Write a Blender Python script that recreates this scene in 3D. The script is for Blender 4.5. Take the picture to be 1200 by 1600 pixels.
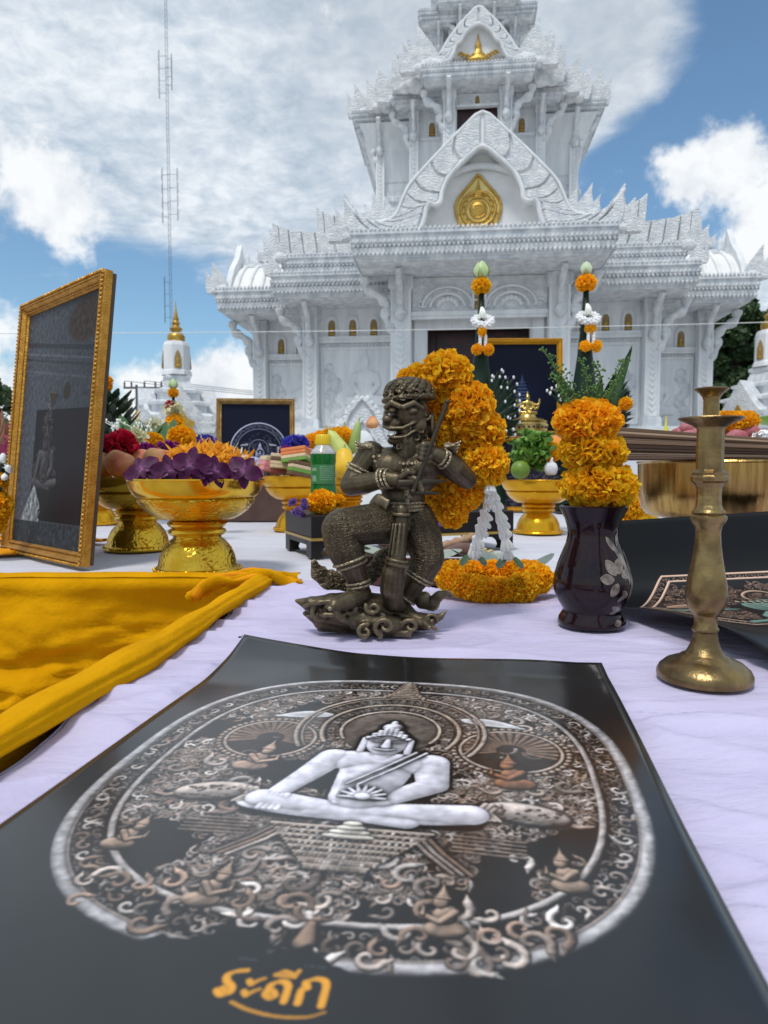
import bpy, bmesh, math, random
import numpy as np
from mathutils import Vector, Matrix, noise

for _o in list(bpy.data.objects):
    bpy.data.objects.remove(_o)
SC = bpy.context.scene
COL = SC.collection
R = math.radians
random.seed(7)
RNG = np.random.default_rng(11)

# ------------------------------------------------------------------ camera
FOC = 1080.0                         # focal length in pixels of the 1200 x 1600 photograph
PITCH = math.atan(62 / 1080)         # the horizon lies at row 738
CAMZ = 1.0
TT = 0.75                            # table top
cam = bpy.data.cameras.new('camera')
cam.sensor_fit = 'VERTICAL'
cam.sensor_height = 36.0
cam.lens = FOC / 1600 * 36
cam.clip_start = 0.02
cam.clip_end = 3000
cam.dof.use_dof = True
cam.dof.focus_distance = 1.15
cam.dof.aperture_fstop = cam.lens / 2.7
camo = bpy.data.objects.new('camera', cam)
COL.objects.link(camo)
camo.location = (0, 0, CAMZ)
camo.rotation_euler = (math.pi / 2 - PITCH, 0, 0)
SC.camera = camo

# ------------------------------------------------------------------ light
SUN_EL, SUN_AZ = 63.0, -152.0        # high and hazy, behind the camera and to its left (azimuth from +Y towards +X)
SC.view_settings.view_transform = 'Standard'
SC.view_settings.look = 'None'
SC.view_settings.gamma = 1.0
SC.view_settings.exposure = 0.16
SC.view_settings.use_curve_mapping = False
sun = bpy.data.lights.new('sun', 'SUN')
sun.energy = 1.9
sun.angle = R(13)
sun.color = (1.0, 0.97, 0.92)
suno = bpy.data.objects.new('sun', sun)
COL.objects.link(suno)
_sd = Vector((math.sin(R(SUN_AZ)) * math.cos(R(SUN_EL)), math.cos(R(SUN_AZ)) * math.cos(R(SUN_EL)), math.sin(R(SUN_EL))))
suno.rotation_euler = _sd.to_track_quat('Z', 'Y').to_euler()
suno.location = (0, 0, 30)


def pdir(px, py):
    """direction through a pixel of the photograph (used to survey where things stand)"""
    u = (px - 600) / FOC
    v = (800 - py) / FOC
    return np.array([u, math.cos(PITCH) + v * math.sin(PITCH), -math.sin(PITCH) + v * math.cos(PITCH)])


def at(px, py, Y):
    q = pdir(px, py)
    return Vector((0, 0, CAMZ)) + Vector(q * (Y / q[1]))


def on(px, py, z=TT):
    q = pdir(px, py)
    return Vector((0, 0, CAMZ)) + Vector(q * ((z - CAMZ) / q[2]))


# ------------------------------------------------------------------ node helpers
class NT:
    def __init__(s, tree):
        s.t = tree
        s.n = tree.nodes
        s.l = tree.links

    def new(s, kind, **kw):
        n = s.n.new(kind)
        for k, v in kw.items():
            setattr(n, k, v)
        return n

    def put(s, sock, val):
        if isinstance(val, bpy.types.NodeSocket):
            s.l.new(val, sock)
        else:
            sock.default_value = val

    def math(s, op, a, b=0.0, c=None, clamp=False):
        n = s.new('ShaderNodeMath', operation=op)
        n.use_clamp = clamp
        s.put(n.inputs[0], a)
        s.put(n.inputs[1], b)
        if c is not None:
            s.put(n.inputs[2], c)
        return n.outputs[0]

    def mix(s, f, a, b, mode='MIX'):
        n = s.new('ShaderNodeMix', data_type='RGBA', blend_type=mode)
        s.put(n.inputs[0], f)
        s.put(n.inputs[6], a)
        s.put(n.inputs[7], b)
        return n.outputs[2]

    def ramp(s, f, stops):
        n = s.new('ShaderNodeValToRGB')
        cr = n.color_ramp
        while len(cr.elements) < len(stops):
            cr.elements.new(0.5)
        for e, (p, c) in zip(cr.elements, stops):
            e.position = p
            e.color = c if len(c) == 4 else (*c, 1)
        s.put(n.inputs[0], f)
        return n.outputs[0]

    def sstep(s, x, lo, hi):
        n = s.new('ShaderNodeMapRange', interpolation_type='SMOOTHSTEP')
        s.put(n.inputs[0], x)
        n.inputs[1].default_value = lo
        n.inputs[2].default_value = hi
        return n.outputs[0]

    def noise(s, vec, scale, detail=4, rough=0.5, dist=0.0):
        n = s.new('ShaderNodeTexNoise')
        if vec is not None:
            s.put(n.inputs['Vector'], vec)
        n.inputs['Scale'].default_value = scale
        n.inputs['Detail'].default_value = detail
        n.inputs['Roughness'].default_value = rough
        n.inputs['Distortion'].default_value = dist
        return n.outputs[0]


def c4(c):
    return (c[0], c[1], c[2], 1.0)


# ------------------------------------------------------------------ sky
def make_world():
    w = bpy.data.worlds.new('World')
    SC.world = w
    w.use_nodes = True
    t = NT(w.node_tree)
    t.n.clear()
    out = t.new('ShaderNodeOutputWorld')
    bg = t.new('ShaderNodeBackground')
    sky = t.new('ShaderNodeTexSky', sky_type='NISHITA')
    sky.sun_disc = False
    sky.sun_elevation = R(SUN_EL)
    sky.sun_rotation = R(SUN_AZ)
    sky.air_density = 1.0
    sky.dust_density = 1.2
    sky.ozone_density = 1.0
    tc = t.new('ShaderNodeTexCoord')
    d = tc.outputs['Generated']
    sp = t.new('ShaderNodeSeparateXYZ')
    t.l.new(d, sp.inputs[0])
    zz = t.math('ADD', t.math('MAXIMUM', sp.outputs[2], 0.0), 0.16)
    cb = t.new('ShaderNodeCombineXYZ')
    t.put(cb.inputs[0], t.math('DIVIDE', sp.outputs[0], zz))
    t.put(cb.inputs[1], t.math('DIVIDE', sp.outputs[1], zz))
    cb.inputs[2].default_value = 3.1
    pl = cb.outputs[0]
    big = t.noise(pl, 0.9, 5, 0.5, 0.3)
    mid = t.noise(pl, 3.4, 7, 0.62, 0.6)
    fine = t.noise(pl, 16.0, 6, 0.62, 0.3)
    bil = t.noise(d, 11.0, 8, 0.60, 0.0)       # heaped clouds seen from the side

    def blob(px, py, r0, r1):
        q = pdir(px, py)
        q = q / np.linalg.norm(q)
        n = t.new('ShaderNodeVectorMath', operation='DISTANCE')
        t.l.new(d, n.inputs[0])
        n.inputs[1].default_value = tuple(q)
        return t.sstep(n.outputs['Value'], r1, r0)

    cov = t.math('ADD', t.math('MULTIPLY', big, 0.55), t.math('MULTIPLY', mid, 0.45))
    cov = t.math('ADD', cov, 0.07)
    for (px, py, r0, r1, wgt) in ((110, 500, .05, .34, -.28), (340, 540, .03, .20, -.20), (1130, 170, .02, .26, -.23), (1010, 330, .0, .16, -.22),
                                  (300, 180, .1, .42, .16), (600, 40, .05, .3, .16), (940, 90, .02, .14, .22)):
        cov = t.math('ADD', cov, t.math('MULTIPLY', blob(px, py, r0, r1), wgt))
    m1 = t.sstep(cov, 0.40, 0.60)
    # low heaped clouds
    hb = t.math('SUBTRACT', bil, 0.5)
    heap = None
    for (px, py, r0, r1) in ((1140, 255, .0, .095), (1075, 280, .0, .065), (1195, 355, .0, .095), (330, 600, .0, .10), (395, 615, .0, .09), (90, 310, .0, .11), (40, 655, .0, .15), (250, 640, 0, .11)):
        b = t.sstep(t.math('ADD', blob(px, py, r0, r1), t.math('MULTIPLY', hb, 2.6)), 0.24, 0.74)
        heap = b if heap is None else t.math('MAXIMUM', heap, b)
    low = t.sstep(sp.outputs[2], 0.16, 0.0)
    veil = t.math('MULTIPLY', low, 0.45)
    m1 = t.math('MAXIMUM', t.math('MULTIPLY', m1, 0.92), veil)
    shade = t.math('ADD', t.math('MULTIPLY', mid, 0.48), t.math('MULTIPLY', fine, 0.52))
    ccol = t.ramp(shade, [(0.34, (0.40, 0.48, 0.57)), (0.50, (0.60, 0.67, 0.74)), (0.63, (0.82, 0.86, 0.90))])
    grey = t.math('MULTIPLY', t.math('MAXIMUM', blob(700, 20, .0, .34), blob(960, 40, .0, .22)), 0.55)
    ccol = t.mix(grey, ccol, (0.44, 0.49, 0.55, 1))
    hcol = t.ramp(bil, [(0.36, (0.60, 0.66, 0.73)), (0.56, (0.86, 0.88, 0.90))])
    sk = t.mix(1.0, sky.outputs[0], (0.105, 0.130, 0.135, 1), 'MULTIPLY')
    c1 = t.mix(m1, sk, ccol)
    c2 = t.mix(heap, c1, hcol)
    t.l.new(c2, bg.inputs[0])
    bg.inputs[1].default_value = 1.0
    t.l.new(bg.outputs[0], out.inputs[0])


make_world()

# ------------------------------------------------------------------ materials
MATS = {}


def mat(name, col, rough=0.6, metal=0.0, var=0.0, vscale=8.0, col2=None, bump=0.0, bscale=30.0, bkind='noise', spec=0.5,
        trans=0.0, coat=0.0, attr=None, sheen=0.0, obj=True, bdetail=5, rvar=0.0, ior=None, sss=0.0, stretch=None):
    if name in MATS:
        return MATS[name]
    m = bpy.data.materials.new(name)
    m.use_nodes = True
    t = NT(m.node_tree)
    b = t.n['Principled BSDF']
    tc = t.new('ShaderNodeTexCoord')
    vec = tc.outputs['Object']
    if stretch:
        mp = t.new('ShaderNodeMapping')
        t.l.new(vec, mp.inputs[0])
        mp.inputs['Scale'].default_value = stretch
        vec = mp.outputs[0]
    base = None
    if attr:
        a = t.new('ShaderNodeAttribute', attribute_name=attr)
        base = a.outputs['Color']
    if var > 0 or col2 is not None:
        n = t.noise(vec, vscale, 6, 0.6)
        f = t.sstep(n, 0.33, 0.68)
        c2 = col2 if col2 is not None else tuple(max(0, x * (1 - var)) for x in col)
        base = t.mix(f, c4(c2), c4(col)) if base is None else t.mix(t.math('MULTIPLY', f, var), base, c4(c2), 'MULTIPLY')
    if base is None:
        b.inputs['Base Color'].default_value = c4(col)
    else:
        t.l.new(base, b.inputs['Base Color'])
    b.inputs['Roughness'].default_value = rough
    if rvar > 0:
        t.put(b.inputs['Roughness'], t.math('ADD', t.math('MULTIPLY', t.noise(vec, vscale * 2.3, 5, .6), rvar), rough - rvar * .5, clamp=True))
    b.inputs['Metallic'].default_value = metal
    b.inputs['Specular IOR Level'].default_value = spec
    if trans:
        b.inputs['Transmission Weight'].default_value = trans
    if ior:
        b.inputs['IOR'].default_value = ior
    if coat:
        b.inputs['Coat Weight'].default_value = coat
        b.inputs['Coat Roughness'].default_value = 0.06
    if sheen:
        b.inputs['Sheen Weight'].default_value = sheen
    if sss:
        b.inputs['Subsurface Weight'].default_value = sss
        b.inputs['Subsurface Radius'].default_value = (0.006, 0.003, 0.001)
        b.inputs['Subsurface Scale'].default_value = 1.0
    if bump > 0:
        if bkind == 'noise':
            h = t.noise(vec, bscale, bdetail, 0.6)
        elif bkind == 'voronoi':
            v = t.new('ShaderNodeTexVoronoi', feature='SMOOTH_F1')
            t.put(v.inputs['Vector'], vec)
            v.inputs['Scale'].default_value = bscale
            h = v.outputs[0]
        elif bkind == 'carve':                # scrolls and leaves cut into plaster or metal
            n1 = t.noise(vec, bscale * .35, 2, .5)
            wv = t.new('ShaderNodeTexWave', wave_type='RINGS')
            t.put(wv.inputs['Vector'], vec)
            wv.inputs['Scale'].default_value = bscale * .5
            wv.inputs['Distortion'].default_value = 14.0
            wv.inputs['Detail'].default_value = 2.0
            wv.inputs['Detail Scale'].default_value = 1.2
            h = t.math('ADD', t.math('MULTIPLY', wv.outputs[1], .7), t.math('MULTIPLY', n1, .6))
        bp = t.new('ShaderNodeBump')
        bp.inputs['Strength'].default_value = min(1.0, bump)
        bp.inputs['Distance'].default_value = 0.35 / bscale
        t.put(bp.inputs['Height'], h)
        t.l.new(bp.outputs[0], b.inputs['Normal'])
    MATS[name] = m
    return m


# ------------------------------------------------------------------ mesh helpers
class MB:
    def __init__(s):
        s.v = []
        s.f = []
        s.c = []

    def add(s, v, f, col=None):
        o = len(s.v)
        s.v.extend(tuple(map(float, p)) for p in v)
        s.f.extend(tuple(i + o for i in q) for q in f)
        if col is not None:
            s.c.extend([col] * len(v))
        return s

    def box(s, x0, x1, y0, y1, z0, z1):
        return s.add([(x0, y0, z0), (x1, y0, z0), (x1, y1, z0), (x0, y1, z0), (x0, y0, z1), (x1, y0, z1), (x1, y1, z1), (x0, y1, z1)],
                     [(0, 3, 2, 1), (4, 5, 6, 7), (0, 1, 5, 4), (1, 2, 6, 5), (2, 3, 7, 6), (3, 0, 4, 7)])

    def prism(s, poly, y0, y1, M=None):
        """polygon in the xz plane pushed from y0 to y1"""
        n = len(poly)
        a = sum(poly[i][0] * poly[(i + 1) % n][1] - poly[(i + 1) % n][0] * poly[i][1] for i in range(n))
        if a < 0:
            poly = poly[::-1]
        v = [Vector((x, y0, z)) for x, z in poly] + [Vector((x, y1, z)) for x, z in poly]
        if M is not None:
            v = [M @ p for p in v]
        f = [tuple(range(n)), tuple(range(2 * n - 1, n - 1, -1))]
        f += [(i, n + i, n + (i + 1) % n, (i + 1) % n) for i in range(n)]
        return s.add(v, f)

    def lathe(s, prof, n=32, c=(0, 0, 0), cap=True, M=None, sx=1.0, sy=1.0):
        v = []
        for r, z in prof:
            for i in range(n):
                a = 2 * math.pi * i / n
                p = Vector((c[0] + r * math.cos(a) * sx, c[1] + r * math.sin(a) * sy, c[2] + z))
                v.append(M @ p if M is not None else p)
        f = []
        for k in range(len(prof) - 1):
            for i in range(n):
                j = (i + 1) % n
                f.append((k * n + i, k * n + j, (k + 1) * n + j, (k + 1) * n + i))
        if cap:
            f.append(tuple(range(n - 1, -1, -1)))
            f.append(tuple((len(prof) - 1) * n + i for i in range(n)))
        return s.add(v, f)

    def tube(s, pts, rad, n=8, cap=True, flat=1.0, up=(0, 0, 1), col=None):
        P = [Vector(p) for p in pts]
        if not hasattr(rad, '__len__'):
            rad = [rad] * len(P)
        v = []
        pu = Vector(up)
        for i, p in enumerate(P):
            t = (P[min(i + 1, len(P) - 1)] - P[max(i - 1, 0)])
            t = t.normalized() if t.length > 1e-9 else Vector((0, 0, 1))
            a = pu - t * pu.dot(t)
            if a.length < 1e-4:
                a = t.orthogonal()
            a.normalize()
            b = t.cross(a)
            pu = a
            for k in range(n):
                w = 2 * math.pi * k / n
                v.append(p + a * (math.cos(w) * rad[i]) + b * (math.sin(w) * rad[i] * flat))
        f = []
        for i in range(len(P) - 1):
            for k in range(n):
                j = (k + 1) % n
                f.append((i * n + k, i * n + j, (i + 1) * n + j, (i + 1) * n + k))
        if cap:
            f.append(tuple(range(n - 1, -1, -1)))
            f.append(tuple((len(P) - 1) * n + k for k in range(n)))
        return s.add(v, f, col)

    def ball(s, c, r, n=12, m=8, M=None, col=None):
        if not hasattr(r, '__len__'):
            r = (r, r, r)
        v = [(0, 0, -1)]
        for i in range(1, m):
            a = math.pi * i / m
            for k in range(n):
                w = 2 * math.pi * k / n
                v.append((math.sin(a) * math.cos(w), math.sin(a) * math.sin(w), -math.cos(a)))
        v.append((0, 0, 1))
        f = [(0, 1 + (k + 1) % n, 1 + k) for k in range(n)]
        for i in range(m - 2):
            for k in range(n):
                j = (k + 1) % n
                f.append((1 + i * n + k, 1 + i * n + j, 1 + (i + 1) * n + j, 1 + (i + 1) * n + k))
        L = len(v) - 1
        f += [(L, 1 + (m - 2) * n + k, 1 + (m - 2) * n + (k + 1) % n) for k in range(n)]
        vv = []
        for p in v:
            q = Vector((p[0] * r[0], p[1] * r[1], p[2] * r[2]))
            if M is not None:
                q = M @ q
            vv.append(q + Vector(c))
        return s.add(vv, f, col)

    def rsweep(s, x0, x1, y0, y1, prof, top=True, bot=True):
        """profile (outset, z) swept round a rectangle"""
        v = []
        for o, z in prof:
            v += [(x0 - o, y0 - o, z), (x1 + o, y0 - o, z), (x1 + o, y1 + o, z), (x0 - o, y1 + o, z)]
        f = []
        for k in range(len(prof) - 1):
            for i in range(4):
                j = (i + 1) % 4
                f.append((k * 4 + i, k * 4 + j, k * 4 + 4 + j, k * 4 + 4 + i))
        if bot:
            f.append((3, 2, 1, 0))
        if top:
            L = (len(prof) - 1) * 4
            f.append((L, L + 1, L + 2, L + 3))
        return s.add(v, f)

    def grid(s, fn, nu, nv, col=None):
        v = [fn(i / nu, j / nv) for j in range(nv + 1) for i in range(nu + 1)]
        f = [(j * (nu + 1) + i, j * (nu + 1) + i + 1, (j + 1) * (nu + 1) + i + 1, (j + 1) * (nu + 1) + i) for j in range(nv) for i in range(nu)]
        return s.add(v, f, col)

    def mesh(s, name, smooth=None):
        me = bpy.data.meshes.new(name)
        me.from_pydata(s.v, [], s.f)
        if s.c and len(s.c) == len(s.v):
            at_ = me.color_attributes.new('col', 'FLOAT_COLOR', 'POINT')
            at_.data.foreach_set('color', np.array([c4(c) for c in s.c], dtype=np.float32).ravel())
        if smooth is not None:
            me.polygons.foreach_set('use_smooth', [True] * len(me.polygons))
            if smooth < 180:
                me.set_sharp_from_angle(angle=R(smooth))
        me.update()
        return me

    def build(s, name, m, parent=None, smooth=None, loc=None, rot=None, bevel=0.0):
        return link(name, s.mesh(name, smooth), m, parent, loc, rot, bevel=bevel)


def link(name, me, m=None, parent=None, loc=None, rot=None, scale=None, bevel=0.0):
    o = bpy.data.objects.new(name, me)
    COL.objects.link(o)
    if m is not None and me is not None and len(me.materials) == 0:
        me.materials.append(m)
    if parent is not None:
        o.parent = parent
    if loc is not None:
        o.location = loc
    if rot is not None:
        o.rotation_euler = rot
    if scale is not None:
        o.scale = scale if hasattr(scale, '__len__') else (scale,) * 3
    if bevel:
        b = o.modifiers.new('bevel', 'BEVEL')
        b.width = bevel
        b.segments = 2
        b.limit_method = 'ANGLE'
        b.angle_limit = R(40)
    return o


def tag(o, label=None, cat=None, group=None, kind=None):
    for k, v in (('label', label), ('category', cat), ('group', group), ('kind', kind)):
        if v is not None:
            o[k] = v
    return o


def thing(name, label, cat, loc=(0, 0, 0), rz=0.0, group=None):
    o = bpy.data.objects.new(name, None)
    COL.objects.link(o)
    o.empty_display_size = 0.1
    o.location = loc
    o.rotation_euler = (0, 0, rz)
    return tag(o, label, cat, group)


def ctree(o, parent=None):
    c = o.copy()
    COL.objects.link(c)
    c.parent = parent
    for ch in [x for x in COL.objects if x.parent == o]:
        ctree(ch, c)
    return c


def remesh(mb, voxel, it=3, fac=0.5):
    """melt overlapping volumes into one continuous skin"""
    me = mb.mesh('tmp')
    o = bpy.data.objects.new('tmp', me)
    COL.objects.link(o)
    r = o.modifiers.new('r', 'REMESH')
    r.mode = 'VOXEL'
    r.voxel_size = voxel
    if it:
        s = o.modifiers.new('s', 'SMOOTH')
        s.iterations = it
        s.factor = fac
    dg = bpy.context.evaluated_depsgraph_get()
    res = bpy.data.meshes.new_from_object(o.evaluated_get(dg))
    bpy.data.objects.remove(o)
    bpy.data.meshes.remove(me)
    res.polygons.foreach_set('use_smooth', [True] * len(res.polygons))
    return res


def smoothpath(pts, n=6):
    """Catmull-Rom through the points"""
    P = [Vector(p) for p in pts]
    P = [P[0] * 2 - P[1]] + P + [P[-1] * 2 - P[-2]]
    out = []
    for i in range(1, len(P) - 2):
        for k in range(n):
            t = k / n
            a, b, c, d = P[i - 1], P[i], P[i + 1], P[i + 2]
            out.append(0.5 * ((2 * b) + (c - a) * t + (2 * a - 5 * b + 4 * c - d) * t * t + (3 * b - a - 3 * c + d) * t ** 3))
    out.append(P[-2])
    return out


def lerp(a, b, t):
    return a + (b - a) * t
# ================================================================== setting
M_GROUND = mat('paving_concrete', (0.46, 0.45, 0.43), 0.85, var=0.25, vscale=0.6, bump=0.2, bscale=20)
g = MB()
g.grid(lambda u, v: (lerp(-900, 900, u), lerp(-300, 1500, v), 0), 12, 12)
tag(g.build('ground', M_GROUND), kind='structure')

# ================================================================== temple
TH = R(5.8)                        # how far the temple is turned
TA = math.atan(150 / 1080)         # bearing of the porch
TO = (20 * math.sin(TA), 20 * math.cos(TA))
M_WHITE = mat('white_stucco', (0.80, 0.805, 0.81), 0.7, col2=(0.66, 0.68, 0.70), vscale=1.6, bump=0.12, bscale=18, stretch=(2.2, 2.2, .3))
M_CARVE = mat('carved_stucco', (0.78, 0.785, 0.79), 0.75, col2=(0.58, 0.60, 0.63), vscale=4.0, bump=0.55, bscale=9, bkind='carve')
M_CORN = mat('weathered_stucco', (0.76, 0.77, 0.78), 0.8, col2=(0.50, 0.53, 0.57), vscale=4.2, bump=0.5, bscale=22, stretch=(1, 1, 0.35))
M_ROOFW = mat('roof_stucco', (0.82, 0.82, 0.81), 0.7, col2=(0.72, 0.72, 0.71), vscale=1.5, bump=0.1, bscale=14)
M_GOLDP = mat('gold_paint', (0.62, 0.40, 0.09), 0.38, 0.75, col2=(0.42, 0.24, 0.045), vscale=5, bump=0.5, bscale=16)
M_GOLDL = mat('pale_gold_paint', (0.72, 0.58, 0.22), 0.45, 0.45, col2=(0.62, 0.46, 0.14), vscale=4, bump=0.4, bscale=14)
M_NICHE = mat('niche_ochre', (0.34, 0.24, 0.12), 0.8)
M_DOOR = mat('dark_red_door', (0.045, 0.012, 0.016), 0.5, col2=(0.02, 0.008, 0.01), vscale=3)
M_DARK = mat('hole_shade_and_crumb', (0.02, 0.018, 0.02), 0.9)  # near black: shade of the statuette base piercings as colour, and the crumb


def tp(px, py, b):
    """survey: pixel -> temple frame (x right, y back from the porch eave, z up) at depth b"""
    q = pdir(px, py)
    sn, cs = math.sin(TH), math.cos(TH)
    t = (b - 20.0 + TO[0] * sn + TO[1] * cs) / (q[0] * sn + q[1] * cs)
    x, y = t * q[0] - TO[0], t * q[1] - TO[1]
    return Vector((x * cs - y * sn, b - 20.0, CAMZ + q[2] * t))


temple = thing('temple', 'tall white tiered temple with stepped porch roofs and gold medallion', 'temple',
               (TO[0], TO[1], 0), -TH)
CFR = [(0, .50), (.10, .50), (.11, .62), (.26, .64), (.28, .78), (.44, .84), (.46, .70), (.56, .70), (.58, .88), (.76, .97), (.78, .84), (.88, .84), (.90, 1.0), (1.0, 1.0), (1.0, .80)]


def leaf_row(mb, p0, p1, n, w, h, dep, down=False):
    """a row of small pointed leaves along the line p0-p1"""
    p0, p1 = Vector(p0), Vector(p1)
    t = (p1 - p0).normalized()
    out = Vector((t.y, -t.x, 0))
    s = -1 if down else 1
    for i in range(n):
        c = p0.lerp(p1, (i + .5) / n)
        a, b_, d, e = c - t * w * .5, c + t * w * .5, c + t * w * .42 + Vector((0, 0, s * h * .55)), c - t * w * .42 + Vector((0, 0, s * h * .55))
        tipp = c + Vector((0, 0, s * h)) + out * dep * .4
        mid = c + out * dep + Vector((0, 0, s * h * .35))
        mb.add([a, b_, d, tipp, e, mid], [(0, 1, 5), (1, 2, 5), (2, 3, 5), (3, 4, 5), (4, 0, 5)] if not down else [(1, 0, 5), (2, 1, 5), (3, 2, 5), (4, 3, 5), (0, 4, 5)])


def cornice(hw, y0, y1, z0, z1, o, name='cornice', step=.13):
    m = MB()
    x = hw - o
    m.rsweep(-x, x, y0 + o, y1, [(f * o, lerp(z0, z1, q)) for q, f in CFR])
    c = m.build(name, M_CORN, temple)
    d = MB()
    h = (z1 - z0)
    for q, f, dn in ((.27, .79, True), (.57, .88, True), (.59, .92, False), (1.0, .97, False)):
        zz = lerp(z0, z1, q)
        e = x + f * o
        yy = y0 + o - f * o
        n = int(2 * e / step)
        leaf_row(d, (-e, yy - .004, zz), (e, yy - .004, zz), n, step * .8, h * .15, .05, dn)
        n2 = int((y1 - y0) * .5 / step)
        ym = y0 + (y1 - y0) * .5
        leaf_row(d, (-e - .004, ym, zz), (-e - .004, yy, zz), n2, step * .8, h * .15, .05, dn)
        leaf_row(d, (e + .004, yy, zz), (e + .004, ym, zz), n2, step * .8, h * .15, .05, dn)
    tag(d.build('leaf_moulding', M_CORN, c), kind='stuff')
    return c


def flame(w, h, lean, n=10):
    """outline of an upswept flame leaf, base centred at 0, leaning by lean"""
    L, Rr = [], []
    for i in range(n + 1):
        t = i / n
        cx = lean * t ** 1.8
        ww = w * .5 * (1 - t) ** .8 * (1 + .55 * math.sin(math.pi * min(1, t * 1.3)))
        L.append((cx - ww, h * t))
        Rr.append((cx + ww, h * t))
    return L + Rr[::-1][1:]


def corner_flames(x, y, z, s, sc=1.0, k=3):
    """stack of upswept naga flames on an eave corner; s = -1 left, 1 right"""
    o = MB()
    for i in range(k):
        w, h = sc * (.62 - .1 * i), sc * (1.35 - .38 * i)
        pts = [(x + px * 1 + s * sc * (.0 + .30 * i), z + pz - sc * .05 * i) for px, pz in flame(w, h, s * sc * .34)]
        o.prism(pts, y - .04 * i - .02, y + .20 * sc - .02 * i)
    # the naga head below: a rounded knot
    o.ball((x - s * .1 * sc, y + .02, z + .08 * sc), (.42 * sc, .16 * sc, .24 * sc), 12, 8)
    o.ball((x + s * .25 * sc, y + .0, z + .02 * sc), (.2 * sc, .14 * sc, .17 * sc), 10, 6)
    return o.build('corner_finial', M_CARVE, temple, smooth=30)


def crest(pts_top, zbase, y, s, n, th=.22):
    """roof edge of overlapping carved leaves. pts_top: (x, z) from the outer tip inwards"""
    P = [Vector((a, b, 0)) for a, b in pts_top]
    P = smoothpath(P, 8)
    back = MB()
    poly = [(p.x, p.y - .05) for p in P] + [(P[-1].x, zbase), (P[0].x - s * .35, zbase)]
    back.prism(poly, y + .06, y + th)
    root = back.build('roof_crest', M_CARVE, temple)
    L = len(P) - 1
    for i in range(n):
        t0, t1 = i / n, (i + 1) / n
        seg = [P[int(round(lerp(t0, t1, k / 6) * L))] for k in range(7)]
        xa, xb = seg[0].x, seg[-1].x
        lean = -s * (.28 if i else .45) * abs(xb - xa)
        pol = [(p.x, p.y) for p in seg]
        # lower edge shifted inwards gives the swept rib
        for k in range(7):
            t = 1 - k / 6
            bow = math.sin(math.pi * t) * .0
            pol.append((lerp(xa, xb, t) + lean + bow, zbase))
        m = MB()
        ins = .045
        cx = sum(p[0] for p in pol) / len(pol)
        cz = sum(p[1] for p in pol) / len(pol)
        f1 = [(cx + (a - cx) * .90, cz + (b - cz) * .93) for a, b in pol]
        N = len(pol)
        v = [(a, y + .06, b) for a, b in pol] + [(a, y - .05, b) for a, b in f1]
        fc = [tuple(range(N, 2 * N))] + [(k, (k + 1) % N, N + (k + 1) % N, N + k) for k in range(N)]
        m.add(v, fc)
        m.build('crest_leaf', M_CARVE, root)
    return root


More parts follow.
